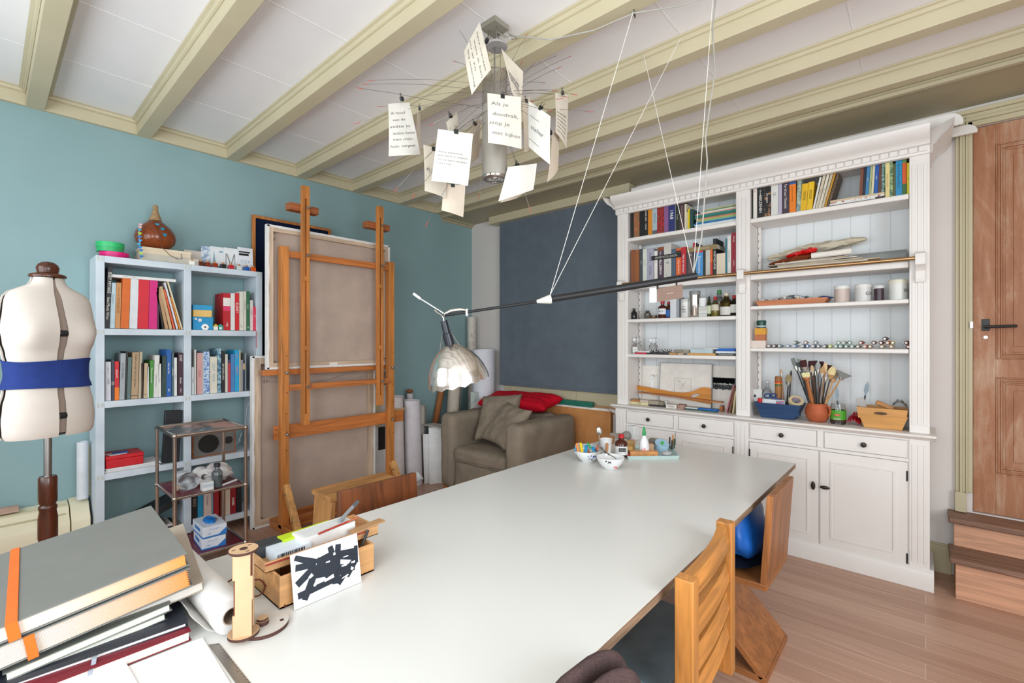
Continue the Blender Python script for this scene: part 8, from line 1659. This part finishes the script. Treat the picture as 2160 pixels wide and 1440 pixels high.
M_HAM = bpy.data.materials.new('hammered_chrome'); M_HAM.use_nodes = True; bb_ = M_HAM.node_tree.nodes['Principled BSDF']; bb_.inputs['Base Color'].default_value = lin('#e8e4de'); bb_.inputs['Metallic'].default_value = 1; bb_.inputs['Roughness'].default_value = .2; bump(M_HAM.node_tree, bb_, noisetex(M_HAM.node_tree, coords(M_HAM.node_tree), 60, 2), .25, .002)
pr = [(.137, 0), (.135, .022), (.127, .055), (.112, .09), (.090, .122), (.062, .15), (.034, .168), (.022, .174)]
b = MB()
def shf(u, v, s=0):
    k = v*(len(pr)-1); i = min(int(k), len(pr)-2); t = k-i; rr = pr[i][0]+(pr[i+1][0]-pr[i][0])*t-s; z = pr[i][1]+(pr[i+1][1]-pr[i][1])*t
    a = 2*math.pi*u; return Vector((rr*math.cos(a), rr*math.sin(a), z+(.005*math.sin(a*16) if v < .01 else 0)))
b.grid(64, 28, lambda u, v: shf(u, v), T=T); b.grid(64, 28, lambda u, v: shf(u, v, .0015), T=T); b.build('lamp_shade', M_HAM, lp, 0, 60)
b = MB(); b.T = T; b.lathe([(.022, .165), (.022, .225), (.017, .228), (.0155, .285), (0, .285)], n=24); b.build('lamp_socket', mt('#191d26', .3), lp, 0, 40)
b = MB(); b.T = T; b.tube([(0, 0, .285), (0, .0, .30), (-.008, 0, .315), (-.02, 0, .325), (-.028, .0, .34)], .0028, 8); b.tube([(0, 0, .285), (.01, 0, .31), (-.005, .006, .33), (-.026, 0, .345)], .0018, 6)
b.build('hook', M_CHROME, lp)
for s in (-1, 1): b = MB(); b.T = T; b.tube([(.02*s, -.012, .226), (.045*s, -.02, .164)], .0012, 5); b.build('shade_wire', M_CHROME, lp)
b = MB(); b.T = T; b.sphere((0, 0, .10), .03, 14, sz=1.2); b.build('bulb', mt('#e6e4de', .3), lp)
c0 = K1+Vector((0, 0, .018)); c1 = E2+Vector((0, 0, .016))-(E2-K1).normalized()*.012
h1, h2, h3 = onZ(1337, 20, 2.912), onZ(1435, 82, 2.99), onZ(1358, 116, 2.99)
h4 = onZ(1506, -40, 3.0)
M_CORD = mt('#e9e6de', .6)
for p, q in ((c0, h1), (c0, h2), (c1, h3), (c1, h4)):
    b = MB(); b.cyl(p, q, .0014, n=6); b.build('suspension_cord', M_CORD, lp)
b = MB(); q = [c1, onD(1480, 500, 2.08), onD(1492, 340, 2.06), onD(1488, 290, 2.05), onD(1508, 150, 2.05), onD(1503, 60, 2.05), onD(1510, -5, 2.06), onZ(1512, -60, 3.0)]
b.tube(q, .0032, 8); b.build('power_cable', mt('#a9a69e', .5), lp)
b = MB(); k = h1; b.tube([k+Vector((0, 0, .0)), k+Vector((0, 0, -.02)), k+Vector((.012, 0, -.03)), k+Vector((.012, 0, -.012))], .0022, 6); b.build('ceiling_hook', M_BLACK, lp)
cbl = MB(); a, e = Vector((zc.x+.075, zc.y-.05, 2.972)), h1+Vector((0, 0, -.016))
pts = [a, a.lerp(e, .35)+Vector((0, 0, -.055)), a.lerp(e, .7)+Vector((0, 0, -.045)), e, e+Vector((.12, -.16, .02)), Vector((2.05, .55, 2.905)), onZ(1480, -70, 2.905)]
cbl.tube(pts, .0033, 8); tag(cbl.build('power_cable', mt('#a9a69e', .5)), 'grey cable sagging from the note pendant over the ceiling hook', 'cable')
# cards clipped under the weight end of the arm
G = 'cards clipped under the black lamp arm'
def armcard(l, r, tl, tr_, b_l, b_r, m, label, t=None, dp=DL-.0):
    A, B_, C_, D_ = onD(l, tl, dp), onD(r, tr_, dp), onD(r, b_r, dp), onD(l, b_l, dp)
    b = MB(); b.sheet(6, 4, lambda u, v: (A*(1-u)+B_*u)*(1-v)+(D_*(1-u)+C_*u)*v, .001)
    if t: b.text(t, basis((A+B_+C_+D_)/4+nv*.0012, B_-A, A-D_), h=.004, w=.03, m=1)
    tag(b.build('business_card', [m, M_PAPER]), label, 'card', G)
armcard(1386, 1440, 609, 599, 637, 628, mt('#7d6253', .6), 'brown card clipped under the weight end of the black arm', 'atelier kaart', DL+.004)
armcard(1370, 1385, 608, 606, 638, 637, M_WHITE, 'white card clipped to the left of the brown one under the arm', None, DL+.006)
b = MB(); p = onD(1387, 601, DL+.002); b.box(p.x-.003, p.x+.003, p.y-.003, p.y+.003, p.z-.018, p.z+.018); b.build('card_clip', M_BLACK, lp); b = MB(); p = onD(1427, 595, DL+.002); b.box(p.x-.003, p.x+.003, p.y-.003, p.y+.003, p.z-.014, p.z+.018); b.build('card_clip', M_BLACK, lp)
